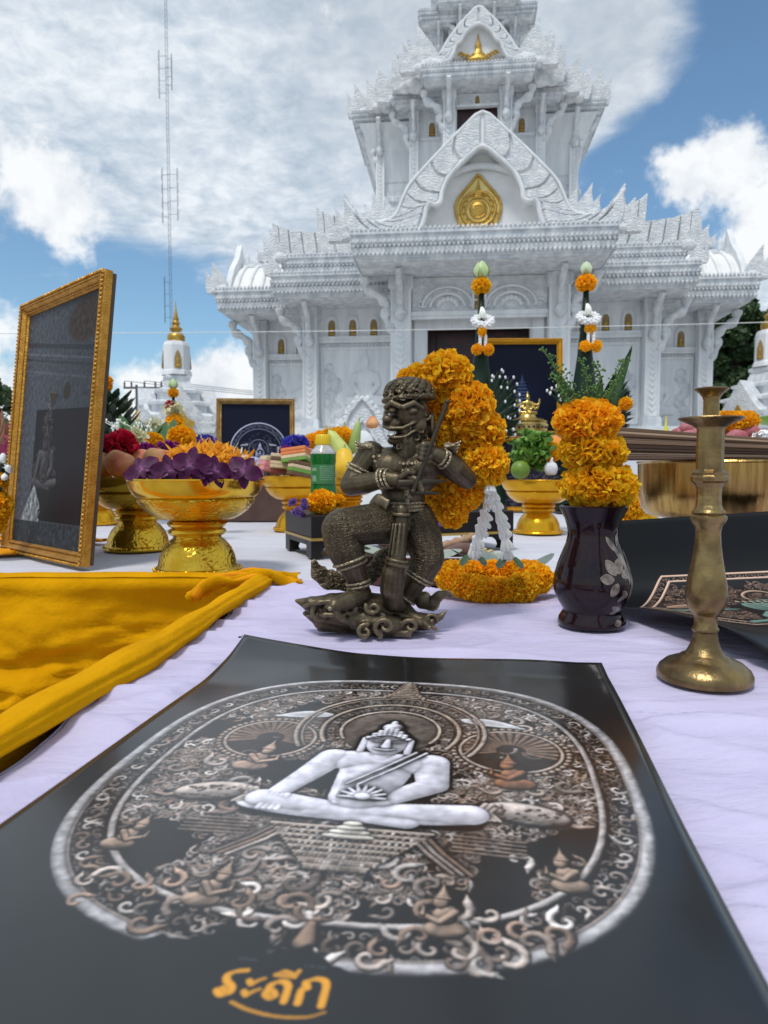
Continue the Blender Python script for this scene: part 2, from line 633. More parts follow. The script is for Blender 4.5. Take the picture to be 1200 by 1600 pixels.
def naga_column(x, y0, y1, w, z0, z1, s, sc=1.0):
    c = MB()
    c.box(x - w / 2, x + w / 2, y0, y1, z0, z1 - .02)
    o = c.build('column', M_WHITE, temple)
    k = MB()
    k.rsweep(x - w * .5, x + w * .5, y0, y1, [(w * .12, z0), (w * .12, z0 + .28 * sc), (w * .06, z0 + .29 * sc), (w * .06, z0 + .36 * sc)], True, False)
    k.build('column_base', M_CORN, o)
    k = MB()
    k.rsweep(x - w * .5, x + w * .5, y0, y1, [(w * .04, z1 - .42 * sc), (w * .10, z1 - .34 * sc), (w * .10, z1 - .012)], True, True)
    k.build('capital', M_CORN, o)
    ch = MB()                                  # chevrons cut down the shaft
    zz = z0 + .5 * sc
    while zz < z1 - 1.5 * sc:
        for q in (-1, 1):
            ch.add([(x, y0 - .035, zz), (x + q * w * .30, y0 - .004, zz + .13 * sc), (x + q * w * .30, y0 - .004, zz + .21 * sc), (x, y0 - .035, zz + .10 * sc)],
                   [(0, 1, 2, 3) if q > 0 else (3, 2, 1, 0)])
        zz += .2 * sc
    for q in (-1, 1):
        ch.box(x + q * w * .42 - .03, x + q * w * .42 + .03, y0 - .03, y0 + .01, z0 + .38 * sc, z1 - .36 * sc)
    tag(ch.build('chevron_carving', M_WHITE, o), kind='stuff')
    fl = MB()
    fl.lathe([(.02, 0), (.15 * sc, .12 * sc), (.19 * sc, .28 * sc), (.10 * sc, .45 * sc), (.075 * sc, .6 * sc), (.055 * sc, 1.15 * sc), (.06 * sc, 1.3 * sc)], 10, (x, y0 - .1, z1 - 1.42 * sc))
    fl.build('column_finial', M_CARVE, o, smooth=50)
    for q in ((s,) if abs(s) == 1 else (-1, 1)):
        b = MB()
        path = smoothpath([(x + q * w * .35, y0 + .12, z1 - 1.7 * sc), (x + q * (w * .5 + .14 * sc), y0 + .1, z1 - 1.28 * sc), (x + q * (w * .5 + .10 * sc), y0 + .1, z1 - .95 * sc),
                           (x + q * (w * .5 + .34 * sc), y0 + .1, z1 - .62 * sc), (x + q * (w * .5 + .72 * sc), y0 + .1, z1 - .38 * sc), (x + q * (w * .5 + .80 * sc), y0 + .1, z1 - .03)], 5)
        n = len(path)
        b.tube(path, [lerp(.13, .15, i / n) * sc * (1 + .25 * math.sin(i * 1.1)) for i in range(n)], 10, flat=1.3)
        b.ball((x + q * (w * .5 + .20 * sc), y0 + .1, z1 - 1.12 * sc), (.13 * sc, .16 * sc, .2 * sc), 10, 6)
        b.build('naga_bracket', M_CARVE, o, smooth=50)
    f2 = MB()                                  # bracket reaching forward under the eave
    path = smoothpath([(x, y0 + .02, z1 - 1.0 * sc), (x, y0 - .25 * sc, z1 - .8 * sc), (x, y0 - .32 * sc, z1 - .45 * sc), (x, y0 - .75 * sc, z1 - .2 * sc), (x, y0 - .95 * sc, z1 - .02)], 4)
    f2.tube(path, .10 * sc, 8)
    f2.build('naga_bracket', M_CARVE, o, smooth=50)
    return o


def seated(s=1.0):
    """a seated figure, 1 unit tall, facing -y"""
    m = MB()
    m.ball((0, 0, .10), (.36, .22, .10), 16, 8)
    for q in (-1, 1):
        m.tube([(q * .10, -.02, .13), (q * .34, -.10, .11), (q * .05, -.2, .10)], [.10, .085, .06], 8)
        m.tube([(q * .17, 0, .56), (q * .25, -.02, .38), (q * .10, -.17, .22)], [.07, .055, .045], 8)
    m.ball((0, 0, .30), (.15, .11, .2), 12, 8)
    m.ball((0, 0, .50), (.20, .12, .13), 12, 8)
    m.ball((0, -.01, .74), (.085, .095, .11), 12, 8)
    m.tube([(0, 0, .58), (0, 0, .68)], .05, 8)
    m.ball((0, 0, .85), (.055, .055, .06), 10, 6)
    m.tube([(0, 0, .88), (0, 0, .95), (0, 0, 1.02)], [.035, .022, .006], 8)
    return remesh(m, .022, 2)


ME_SEAT_GOLD = seated()
ME_SEAT_GOLD.materials.append(M_GOLDP)
ME_SEAT_WHITE = ME_SEAT_GOLD.copy()
ME_SEAT_WHITE.materials.clear()
ME_SEAT_WHITE.materials.append(M_WHITE)


def arch_pts(w, h, n=8, point=.16):
    """lancet outline standing on 0"""
    out = [(-w / 2, 0), (-w / 2, h * .55)]
    for i in range(1, n):
        t = i / n
        out.append((-w / 2 * math.cos(t * math.pi / 2) ** .8, h * (.55 + .45 * math.sin(t * math.pi / 2) ** (1 - point))))
    out.append((0, h))
    return out + [(-x, z) for x, z in out[::-1][1:]]


def niche(x, y, z, w, h):
    """gold figure in a round-headed niche on a wall facing -y"""
    r = MB()
    outer, inner = arch_pts(w * 1.5, h * 1.22), arch_pts(w, h)
    n = len(outer)
    v = [(x + a, y - .07, z + b) for a, b in outer] + [(x + a, y - .07, z + b) for a, b in inner] + [(x + a, y + .02, z + b) for a, b in outer] + [(x + a, y + .02, z + b) for a, b in inner]
    f = []
    for i in range(n - 1):
        f += [(i, n + i, n + i + 1, i + 1), (2 * n + i, i, i + 1, 2 * n + i + 1), (n + i, 3 * n + i, 3 * n + i + 1, n + i + 1)]
    r.add(v, f)
    o = r.build('niche', M_WHITE, temple)
    bk = MB()
    bk.prism([(x + a * .99, z + b * .99) for a, b in inner], y - .012, y + .015)
    bk.build('niche_back', M_NICHE, o)
    link('figure', ME_SEAT_GOLD, None, o, (x, y - .05, z + .01), None, (w * .95, .25, h * .82))
    return o


def wall_panel(x0, x1, y, z0, z1):
    f = MB()
    t = .09
    for a, b, c, d in ((x0, x1, z1 - t, z1), (x0, x1, z0, z0 + t), (x0, x0 + t, z0 + t, z1 - t), (x1 - t, x1, z0 + t, z1 - t)):
        f.box(a, b, y - .06, y + .02, c, d)
    return f.build('panel_frame', M_WHITE, temple)


# ---- plinth, walls and eaves of the ground storey
ZB = 2.5
BK = 19.0
pl = MB()
for hw, y0 in ((4.3, 1.0), (7.0, 3.2), (9.3, 5.1)):
    pl.rsweep(-hw + .3, hw - .3, y0 + .3, BK + 1 + hw * .01, [(.3, -.1), (.3, .5), (.12, .6), (.12, .9), (.22, 1.0), (.22, 1.1), (.05, 1.2), (.05, 1.9), (.2, 2.05), (.2, 2.2), (.3, 2.28), (.3, ZB - hw * .002)])
pl.build('plinth', M_WHITE, temple)

EP, EM, EW = 3.76, 6.74, 9.25
SZP, SZM, SZW = 7.07, 6.68, 6.66
YM, YW = 4.2, 6.0
b = MB()                                        # porch walls round the doorway
DX, DZ = 1.62, 5.55
b.box(-2.75, -DX, 2.35, 2.75, ZB, SZP - .01)
b.box(DX, 2.75, 2.35, 2.75, ZB, SZP - .01)
b.box(-DX, DX, 2.35, 2.55, DZ, SZP - .013)
b.box(-2.75, -DX - .4, 2.75, 18.6, ZB, SZP - .02)
b.box(DX + .4, 2.75, 2.75, 18.6, ZB, SZP - .02)
b.build('porch_wall', M_WHITE, temple)
d = MB()
d.box(-DX - .38, DX + .38, 3.15, 3.3, ZB, DZ + .3)
do = d.build('door', M_DOOR, temple)
for k in range(2):
    for q in range(3):
        x0 = (-1.35 if k == 0 else .12)
        pm = MB()
        pm.box(x0, x0 + 1.23, 3.10, 3.16, ZB + .25 + q * 1.0, ZB + 1.1 + q * 1.0)
        pm.build('door_panel', M_DOOR, do, bevel=.02)
w = MB()
w.box(-5.95, 5.95, YM, 18.3, ZB, SZM + .3)
w.build('wall', M_WHITE, temple)
w = MB()
w.box(-8.25, 8.25, YW, 18.0, ZB, SZW + .3)
w.build('wall', M_WHITE, temple)
cornice(EP, 0.0, BK, SZP, 7.86, .42)
cornice(EM, 2.3, BK - .6, SZM, 7.40, .42)
cornice(EM - .32, 2.62, BK - 1.0, 7.40, 8.06, .30)
cornice(EW, 4.2, BK - 1.2, SZW, 7.46, .45)

# ---- columns, friezes, niches and wall figures, both sides
for s in (-1, 1):
    naga_column(s * 2.42, 1.70, 2.36, .64, ZB, SZP, s)
    naga_column(s * 5.72, 3.72, 4.22, .5, ZB, SZM, s)
    naga_column(s * 8.02, 5.55, 6.02, .5, ZB, SZW, s)
    jb = MB()
    jb.box(s * 1.85 - .17, s * 1.85 + .17, 2.22, 2.36, ZB, 6.0)
    jb.build('door_jamb', M_WHITE, temple)
    # middle block: ledge, four niches, sunk panel with seated figure
    xa, xb = sorted((s * 2.8, s * 5.46))
    lg = MB()
    lg.box(xa, xb, YM - .16, YM + .01, 5.62, 5.72)
    lg.box(xa, xb, YM - .11, YM + .01, 5.50, 5.62)
    leaf_row(lg, (xa, YM - .02, 5.49), (xb, YM - .02, 5.49), 22, .1, .12, .06, True)
    lg.build('ledge', M_WHITE, temple)
    for k in range(4):
        niche(s * (5.02 - .74 * k), YM, 5.74, .26, .56)
    wall_panel(xa + .06, xb - .06, YM, ZB + .12, 5.36)
    link('relief_figure', ME_SEAT_WHITE, None, temple, (s * 3.85, YM - .015, ZB + .75), None, (1.9, .45, 2.15))
    tr = MB()                                   # carved tree behind the figure
    for k in range(10):
        aa = k * .55
        tr.ball((s * 5.0 + .18 * math.cos(aa * 2.1), YM, 3.1 + k * .17), (.26 - .012 * k, .035, .2), 10, 6)
    tr.tube([(s * 5.0, YM, 2.7), (s * 5.02, YM, 3.6), (s * 4.98, YM, 4.4)], .06, 8)
    tr.build('relief_tree', M_CARVE, temple, smooth=60)
    xa, xb = sorted((s * 5.97, s * 7.78))
    lg = MB()
    lg.box(xa, xb, YW - .15, YW + .01, 5.34, 5.45)
    lg.box(xa, xb, YW - .10, YW + .01, 5.24, 5.34)
    leaf_row(lg, (xa, YW - .02, 5.23), (xb, YW - .02, 5.23), 15, .1, .12, .06, True)
    lg.build('ledge', M_WHITE, temple)
    for k in range(2):
        niche(s * (7.28 - .72 * k), YW, 5.47, .26, .56)
    wall_panel(xa + .04, xb - .04, YW, ZB + .12, 5.12)
    link('relief_figure', ME_SEAT_WHITE, None, temple, (s * 6.5, YW - .015, ZB + .5), None, (1.6, .45, 1.95))
    tr = MB()
    for k in range(9):
        tr.ball((s * 7.4 + .12 * math.cos(k * 1.3), YW, 3.1 + k * .18), (.2, .035, .18), 10, 6)
    tr.tube([(s * 7.4, YW, 2.7), (s * 7.4, YW, 4.4)], .05, 8)
    tr.build('relief_tree', M_CARVE, temple, smooth=60)

fz = MB()                                       # carved frieze over the door
fz.box(-2.08, 2.08, 1.95, 2.36, 5.95, SZP - .015)
fzo = fz.build('door_frieze', M_CARVE, temple)
e = MB()
e.box(-2.09, 2.09, 1.80, 1.96, 5.86, 5.98)
e.box(-2.09, 2.09, 1.86, 1.96, 5.76, 5.86)
e.build('lintel_ledge', M_WHITE, fzo)
for s in (-1, 1):
    ar = MB()
    for rr, yy in ((.62, .10), (.42, .15)):
        pts = [(s * .98 + rr * 1.25 * math.cos(math.pi * i / 14), 1.95 - yy * .5, 6.12 + rr * math.sin(math.pi * i / 14)) for i in range(15)]
        ar.tube(pts, .045, 8)
    for k in range(7):
        a = math.pi * (k + .5) / 7
        ar.ball((s * .98 + .3 * math.cos(a), 1.93, 6.14 + .24 * math.sin(a)), (.08, .05, .09), 8, 6)
    for k in (-1, 1):
        sp = [(s * .98 + k * (.9 - .02 * i) + .16 * math.cos(i * .6) * (1 - i / 14), 1.93, 6.2 + .16 * math.sin(i * .6) * (1 - i / 14)) for i in range(13)]
        ar.tube(sp, .04, 6)
    ar.build('scroll_arch', M_WHITE, fzo, smooth=60)
niche(0, 1.95, 6.05, .3, .66)


# ---- the great porch gable
def gable(half, b, y_th, name, seg_pts_out, seg_pts_in, nleaf):
    """half: px outline points of the left half, outer then inner; mirrored to the right"""
    Lo = [tp(x, y, b) for x, y in seg_pts_out]
    Li = [tp(x, y, b) for x, y in seg_pts_in]
    y = b - 20.0
    root = None
    cx = 0.0
    out_s = smoothpath([Vector((p.x, p.z, 0)) for p in Lo], 8)
    in_s = smoothpath([Vector((p.x, p.z, 0)) for p in Li], 8)
    body = MB()
    full_o = [(p.x, p.y) for p in out_s]
    full_i = [(p.x, p.y) for p in in_s]
    full_o[0] = (0, full_o[0][1])
    full_i[0] = (0, full_i[0][1])
    for s in (1, -1):
        poly = [(s * x, z) for x, z in full_o] + [(s * x, z) for x, z in full_i[::-1]]
        body.prism(poly, y + .05, y + y_th)
    root = body.build(name, M_WHITE, temple)
    # bead along the inner edge
    for s in (1, -1):
        bd = MB()
        bd.tube([(s * x, y + .02, z) for x, z in full_i], .075, 8)
        bd.build('inner_moulding', M_WHITE, root, smooth=60)
        bd = MB()
        bd.tube([(s * x, y + .02, z) for x, z in full_o], .05, 8)
        bd.build('outer_moulding', M_WHITE, root, smooth=60)
        no, ni = len(full_o) - 1, len(full_i) - 1
        for k in range(nleaf):
            N = 6
            a0, a1 = k / nleaf, (k + 1) / nleaf
            edge_o = [full_o[int(round(lerp(a0, a1, i / N) * no))] for i in range(N + 1)]
            edge_i = [full_i[int(round(lerp(a0, a1, i / N) * ni))] for i in range(N + 1)]
            ro, ri = edge_o[-1], edge_i[-1]
            lo, li = edge_o[0], edge_i[0]
            bow = .22
            side1 = [(lerp(ro[0], ri[0], t) - bow * math.sin(math.pi * t) * .6, lerp(ro[1], ri[1], t) - bow * math.sin(math.pi * t) * .5) for t in (.2, .4, .6, .8)]
            side0 = [(lerp(li[0], lo[0], t) - bow * math.sin(math.pi * t) * .6, lerp(li[1], lo[1], t) - bow * math.sin(math.pi * t) * .5) for t in (.2, .4, .6, .8)]
            pol = edge_o + side1 + edge_i[::-1] + (side0 if k else [])
            mx = sum(p[0] for p in pol) / len(pol)
            mz = sum(p[1] for p in pol) / len(pol)
            f1 = [(mx + (px - mx) * .93, mz + (pz - mz) * .93) for px, pz in pol]
            f2 = [(mx + (px - mx) * .80, mz + (pz - mz) * .84) for px, pz in pol]
            n = len(pol)
            v = [(s * px, y + .06, pz) for px, pz in f1] + [(s * px, y - .05, pz) for px, pz in f2]
            fc = [tuple(range(n, 2 * n))] + [(i, (i + 1) % n, n + (i + 1) % n, n + i) for i in range(n)]
            if s < 0:
                fc = [q[::-1] for q in fc]
            lm = MB()
            lm.add(v, fc)
            lm.build('leaf_panel', M_CARVE, root)
    return root, full_o, full_i


G_OUT = [(748, 174), (706, 216), (668, 256), (640, 288), (629, 310), (618, 335), (600, 346), (582, 347), (565, 341), (550, 328), (538, 312)]
G_IN = [(748, 228), (724, 250), (702, 274), (691, 298), (688, 315), (680, 319), (672, 317), (666, 323), (663, 340), (656, 358), (640, 369), (600, 371), (548, 372)]
gr, go_, gi_ = gable(None, 20.35, .55, 'porch_gable', G_OUT, G_IN, 11)
tym = MB()
zt = gi_[0][1]
tym.prism([(x * .995, z) for x, z in gi_] + [(-x * .995, z) for x, z in gi_[::-1][:-1]], .95, 1.3)
tym.build('tympanum', M_WHITE, gr)
ia = MB()                                       # inner curved soffit of the gable
zc = tp(748, 262, 20.9).z
pts = [(1.55 * math.sin(t), .80, zc - 2.05 * (1 - math.cos(t)) * .62) for t in [lerp(-1.35, 1.35, i / 20) for i in range(21)]]
ia.tube(pts, .10, 8)
ia.build('arch_moulding', M_WHITE, gr, smooth=60)
rf = MB()                                       # the curved roof behind the gable
ro = [(x * .96, z - .12) for x, z in go_[:-10]]
rf.prism([(x, z) for x, z in ro] + [(ro[-1][0], 7.7)] + [(-ro[-1][0], 7.7)] + [(-x, z) for x, z in ro[::-1][:-1]], .9, 7.5)
rf.build('porch_roof', M_ROOFW, temple)
for s in (-1, 1):
    corner_flames(s * 3.66, .42, 7.82, s, .95, 3)
    # the white roof slope and the second and third flame behind it
    corner_flames(s * 3.05, 1.7, 8.55, s, .8, 2)
    corner_flames(s * 2.75, 2.9, 8.75, s, .9, 2)

# medallion: a gold drop with rings, rays and a seal
mc = tp(747, 322, 20.9)


def drop_outline(w, h, n=28):
    out = []
    for i in range(n):
        t = 2 * math.pi * i / n
        x = math.sin(t)
        z = -math.cos(t)
        k = 1.0 if z < 0.1 else (1 - ((z - .1) / .9) ** 1.15 * .80)
        out.append((x * w / 2 * k, z * h / 2))
    out = [(x, z) if abs(z - h / 2) > 1e-6 else (0, h / 2) for x, z in out]
    return out


MW, MH = 1.36, 1.78
mo = MB()
mo.prism([(mc.x + x, mc.z + z) for x, z in drop_outline(MW, MH)], .84, .96)
med = mo.build('medallion', M_GOLDL, temple)
rm = MB()
ol = drop_outline(MW * .97, MH * .97)
rm.tube([(mc.x + x, .83, mc.z + z) for x, z in ol + ol[:1]], .045, 8)
rm.build('rim', M_GOLDP, med, smooth=60)
cz = mc.z - .12
for rr, wd in ((.50, .05), (.36, .035), (.24, .03)):
    rg = MB()
    rg.tube([(mc.x + rr * math.cos(2 * math.pi * i / 32), .825, cz + rr * math.sin(2 * math.pi * i / 32)) for i in range(33)], wd, 8)
    rg.build('ring', M_GOLDP, med, smooth=60)
for k in range(14):
    a = 2 * math.pi * (k + .5) / 14
    ry = MB()
    ry.tube([(mc.x + .40 * math.cos(a), .82, cz + .40 * math.sin(a)), (mc.x + .58 * math.cos(a), .83, cz + .58 * math.sin(a))], [.035, .012], 6)
    ry.build('ray', M_GOLDP, med)
se = MB()
se.lathe([(.21, 0), (.21, .03), (.16, .05), (.10, .06), (.04, .075)], 24, M=Matrix.Translation((mc.x, .84, cz)) @ Matrix.Rotation(R(90), 4, 'X'))
for k in range(3):
    se.tube([(mc.x - .11 + .02 * k, .775, cz + .08 - .07 * k), (mc.x, .765, cz + .10 - .07 * k), (mc.x + .11 - .02 * k, .775, cz + .07 - .07 * k)], .018, 6)
se.build('seal', M_GOLDP, med, smooth=40)
sp = MB()
sp.lathe([(.17, 0), (.20, .05), (.12, .10), (.14, .15), (.07, .24), (.05, .36), (.02, .52), (.004, .66)], 14, (mc.x, .84, cz + .30), sy=.4)
sp.build('crown', M_GOLDP, med, smooth=40)
sb = MB()
for s in (-1, 1):
    for k in range(3):
        q = [(mc.x + s * (.10 + .16 * k + .12 * math.cos(i * .55) * (1 - i / 13)), .825, cz - .62 + .07 * k + .09 * math.sin(i * .55) * (1 - i / 13)) for i in range(12)]
        sb.tube(q, .035, 6)
sb.build('scroll_base', M_GOLDP, med, smooth=60)

# ---- crests on the middle and outer roofs
for s in (-1, 1):
    def mir(px, py, bb):
        p = tp(px, py, bb)
        return (-s * p.x if s > 0 else p.x, p.z)
    def sx(pts, bb):
        return [((p.x if s < 0 else -p.x), p.z) for p in (tp(a, c, bb) for a, c in pts)]
    crest(sx([(424, 345), (436, 352), (455, 358), (480, 361), (510, 362), (545, 362), (600, 362)], 22.7), 8.04, 2.75, s, 7)
    crest(sx([(493, 321), (505, 330), (522, 336), (545, 340), (590, 345)], 24.2), 8.6, 4.2, s, 4)
    corner_flames(s * 6.55, 2.62, 7.95, s, .72, 3)
    corner_flames(s * 6.60, 2.42, 7.42, s, .55, 2)
    corner_flames(s * 9.12, 4.45, 7.44, s, .80, 2)
    # outer roof: ribbed barrel
    x0, x1 = sorted((s * 8.8, s * 5.5))
    prof = []
    for i in range(11):
        t = i / 10
        prof.append((lerp(4.62, 5.95, t ** 1.35), lerp(7.46, 8.72, math.sin(t * math.pi / 2) * .45 + t * .55)))
    br = MB()
    br.add([(x0, y, z) for y, z in prof] + [(x1, y, z) for y, z in prof] + [(x0, 17, 7.46), (x1, 17, 7.46), (x0, 15.5, 8.72), (x1, 15.5, 8.72)],
           [(i, 11 + i, 12 + i, i + 1) for i in range(10)] + [(10, 21, 25, 24), (24, 25, 23, 22)])
    bro = br.build('barrel_roof', M_ROOFW, temple, smooth=50)
    ribm = None
    for k in range(8):
        xx = s * (8.55 - .45 * k)
        if ribm is None:
            rb = MB()
            rb.tube([(0, y - .01, z + .02) for y, z in prof], .075, 8)
            ribm = rb.mesh('roof_rib', 60)
            ribm.materials.append(M_ROOFW)
        link('roof_rib', ribm, None, bro, (xx, 0, 0))
    rd = MB()
    rd.box(min(x0, x1), max(x0, x1), 5.85, 6.15, 8.70, 8.84)
    rd.build('ridge', M_CORN, bro)
    spm = MB()
    spm.lathe([(.07, 0), (.09, .10), (.065, .2), (.085, .26), (.04, .36), (.004, .46)], 8)
    spm = spm.mesh('ridge_finial', 50)
    spm.materials.append(M_WHITE)
    for k in range(9):
        link('ridge_finial', spm, None, bro, (s * (8.55 - .36 * k), 6.0, 8.84))
    gb = MB()
    gb.prism([(4.45, 7.42), (4.72, 8.0), (5.1, 8.5), (5.6, 8.95), (5.98, 9.55), (6.4, 8.9), (8.2, 7.42)], -.10, .10, Matrix.Translation((s * 8.86, 0, 0)) @ Matrix.Rotation(R(90), 4, 'Z'))
    gb.build('gable_board', M_WHITE, bro)

# ---- roof steps up to the tower
rs = MB()
rs.rsweep(-5.2, 5.2, 4.6, 16.5, [(.6, 8.0), (.4, 8.5), (.0, 9.0), (-.6, 9.35)])
rs.rsweep(-4.5, 4.5, 5.9, 15.5, [(.1, 9.2), (.1, 9.9), (-.1, 10.0), (-.1, 10.6)])
rs.build('roof_steps', M_CORN, temple)

# ---- upper storey
Z1 = 10.2
E1, E2, E3 = 1.96, 3.05, 4.66
z1a, z1b = tp(748, 119, 24.5).z, tp(748, 97, 24.5).z
z2a, z2b = tp(748, 157, 25.6).z, tp(748, 142, 25.6).z
z3a, z3b = tp(748, 182, 26.6).z, tp(748, 166, 26.6).z
cornice(E1, 4.5, 15.6, z1a, z1b, .24, step=.11)
cornice(E2, 5.6, 15.0, z2a, z2b + .1, .24, step=.11)
cornice(E3, 6.6, 14.4, z3a, z3b + .05, .26, step=.11)
uw = MB()
uw.box(-1.28, -.72, 5.55, 15.0, Z1, z1a - .01)
uw.box(.72, 1.28, 5.55, 15.0, Z1, z1a - .01)
uw.box(-.72, .72, 5.55, 5.62, z1a - .50, z1a - .012)
uw.build('upper_porch_wall', M_WHITE, temple)
ud = MB()
ud.box(-.715, .715, 5.70, 5.78, Z1, z1a - .1)
ud.build('upper_door', M_DOOR, temple)
uf = MB()
uf.box(-.74, .74, 5.40, 5.56, z1a - .52, z1a - .44)
for s in (-1, 1):
    uf.tube([(s * .38 + .25 * math.cos(math.pi * i / 10), 5.52, z1a - .42 + .24 * math.sin(math.pi * i / 10)) for i in range(11)], .035, 6)
uf.build('upper_lintel', M_WHITE, temple)
niche(0, 5.55, z1a - .43, .16, .32)
w = MB()
w.box(-2.42, 2.42, 6.3, 14.6, Z1, z2a + .1)
w.build('upper_wall', M_WHITE, temple)
w = MB()
w.box(-3.78, 3.78, 7.25, 14.0, Z1, z3a + .1)
w.build('upper_wall', M_WHITE, temple)
w = MB()                                        # coved brackets under the outermost eave
w.rsweep(-3.78, 3.78, 7.25, 14.0, [(.02, z3a - 2.0), (.1, z3a - 1.6), (.22, z3a - .9), (.45, z3a - .35), (.62, z3a - .01)], False, False)
w.build('cove', M_WHITE, temple)
w = MB()
w.rsweep(-3.78, 3.78, 7.25, 14.0, [(.05, Z1), (.05, Z1 + 1.15), (.14, Z1 + 1.2), (.14, Z1 + 1.35), (.06, Z1 + 1.42), (.06, Z1 + 1.6)], False, False)
w.build('upper_base', M_CORN, temple)
for s in (-1, 1):
    naga_column(s * .99, 5.15, 5.6, .42, Z1 + .4, z1a, s, .85)
    naga_column(s * 2.28, 6.05, 6.4, .32, Z1 + .4, z2a, s, .8)
    naga_column(s * 3.62, 7.0, 7.4, .3, Z1 + .4, z3a, s, .8)
    niche(s * 3.0, 7.25, z3a - .86, .24, .5)
    niche(s * 1.62, 6.3, z2a - .86, .24, .5)
    for xa, xb, yy, zz in ((2.46, 3.44, 7.25, z3a - .9), (1.3, 2.1, 6.3, z2a - .9)):
        lg = MB()
        lg.box(min(s * xa, s * xb), max(s * xa, s * xb), yy - .12, yy + .01, zz - .1, zz)
        lg.build('ledge', M_WHITE, temple)
    for (px, py, bb, zb, sc, k) in ((553, 146, 26.75, z3b, .75, 2), (591, 126, 26.4, z3b + .05, 1.0, 2), (613, 115, 25.8, z2b, .85, 3), (633, 104, 25.3, z2b + .1, 1.0, 2), (655, 68, 24.65, z1b, .95, 3)):
        p = tp(px, py, bb)
        corner_flames(s * (abs(p.x) - .30), p.y, zb - .05, s, sc * 1.2, k)
    for k in range(7):
        link('ridge_finial', spm, None, temple, (s * (4.28 - .24 * k), 7.5, z3b + .1), None, .9)
    for k in range(5):
        link('ridge_finial', spm, None, temple, (s * (3.1 - .22 * k), 7.0, z2b + .35), None, .9)
    ub = MB()
    x0, x1 = sorted((s * 4.4, s * 1.5))
    ub.prism([(6.85, z3b), (7.1, z3b + .25), (7.6, z3b + .42), (13.6, z3b + .42), (14.2, z3b)], x0, x1, Matrix.Rotation(R(90), 4, 'Z') @ Matrix.Scale(-1, 4, (0, 1, 0)))
    ub.build('upper_roof', M_ROOFW, temple)

U_OUT = [(744, 10), (730, 25), (718, 38), (706, 54), (697, 67), (690, 80), (680, 88), (668, 87), (658, 79), (652, 68)]
U_IN = [(744, 37), (734, 44), (726, 52), (720, 63), (716, 66), (712, 70), (708, 82), (700, 94), (680, 97), (657, 98)]
ugr, ugo, ugi = gable(None, 24.75, .4, 'upper_gable', U_OUT, U_IN, 8)
ut = MB()
ut.prism([(x * .99, z) for x, z in ugi] + [(-x * .99, z) for x, z in ugi[::-1][:-1]], 5.05, 5.3)
ut.build('tympanum', M_WHITE, ugr)
gp = tp(743, 98, 24.9)
em = MB()
em.lathe([(.34, 0), (.42, .06), (.40, .14), (.20, .22), (.24, .28), (.12, .38), (.10, .5), (.12, .56), (.05, .7), (.03, .85), (.005, 1.0)], 16, (0, 4.95, gp.z + .02), sy=.4)
for s in (-1, 1):
    for k in range(4):
        q = [(s * (.22 + .12 * k + .10 * math.cos(i * .55) * (1 - i / 12)), 4.9, gp.z + .14 + .05 * k + .1 * math.sin(i * .55) * (1 - i / 12)) for i in range(11)]
        em.tube(q, .04, 6)
em.build('gold_emblem', M_GOLDP, ugr, smooth=60)
up = MB()
up.prism([(x * .95, z - .08) for x, z in ugo[:-12]] + [(-x * .95, z - .08) for x, z in ugo[:-12][::-1][:-1]], 5.0, 7.5)
up.build('upper_porch_roof', M_ROOFW, temple)

# ---- third storey and spire (mostly above the picture)
zt0 = z1b + .2
zc3 = tp(748, 23, 26.6).z
w = MB()
w.box(-1.05, 1.05, 7.2, 13.0, 15.0, zc3 + .1)
w.box(-1.55, 1.55, 7.7, 12.6, 15.0, zc3 + .1)
w.build('third_wall', M_WHITE, temple)
for s in (-1, 1):
    naga_column(s * 1.42, 7.35, 7.7, .3, 16.0, zc3, s, .6)
    naga_column(s * .62, 6.95, 7.25, .26, 16.0, zc3 + .3, s, .6)
cornice(1.5, 6.35, 13.6, zc3 + .3, zc3 + .7, .2, step=.1)
cornice(2.18, 6.75, 13.4, zc3, zc3 + .42, .22, step=.1)
td = MB()
td.box(-.27, .27, 7.17, 7.22, 16.4, tp(748, -30, 27.2).z)
tdo = td.build('third_door', M_DOOR, temple)
dv = MB()
dv.prism([(a, b_) for a, b_ in [(-.2, 0), (-.15, .25), (0, .55), (.15, .25), (.2, 0)]], 7.13, 7.17, Matrix.Translation((0, 0, tp(741, 18, 27.2).z)))
dv.build('door_ornament', M_GOLDP, tdo)
sp3 = MB()
zz = zc3 + .6
for k in range(5):
    h = 1.9 - .26 * k
    ww = 1.75 - .3 * k
    sp3.rsweep(-ww * .72, ww * .72, 10 - ww * .72, 10 + ww * .72, [(0, zz), (0, zz + h * .5), (ww * .28, zz + h * .62), (ww * .3, zz + h * .75), (ww * .1, zz + h * .85), (-ww * .05, zz + h)])
    zz += h
sp3.build('spire_tier', M_CORN, temple)
sp4 = MB()
sp4.lathe([(.42, 0), (.5, .3), (.28, .6), (.36, .9), (.2, 1.2), (.26, 1.5), (.12, 2.0), (.14, 2.3), (.05, 3.2), (.005, 4.6)], 16, (0, 10, zz - .05))
sp4.build('spire', M_GOLDP, temple, smooth=50)

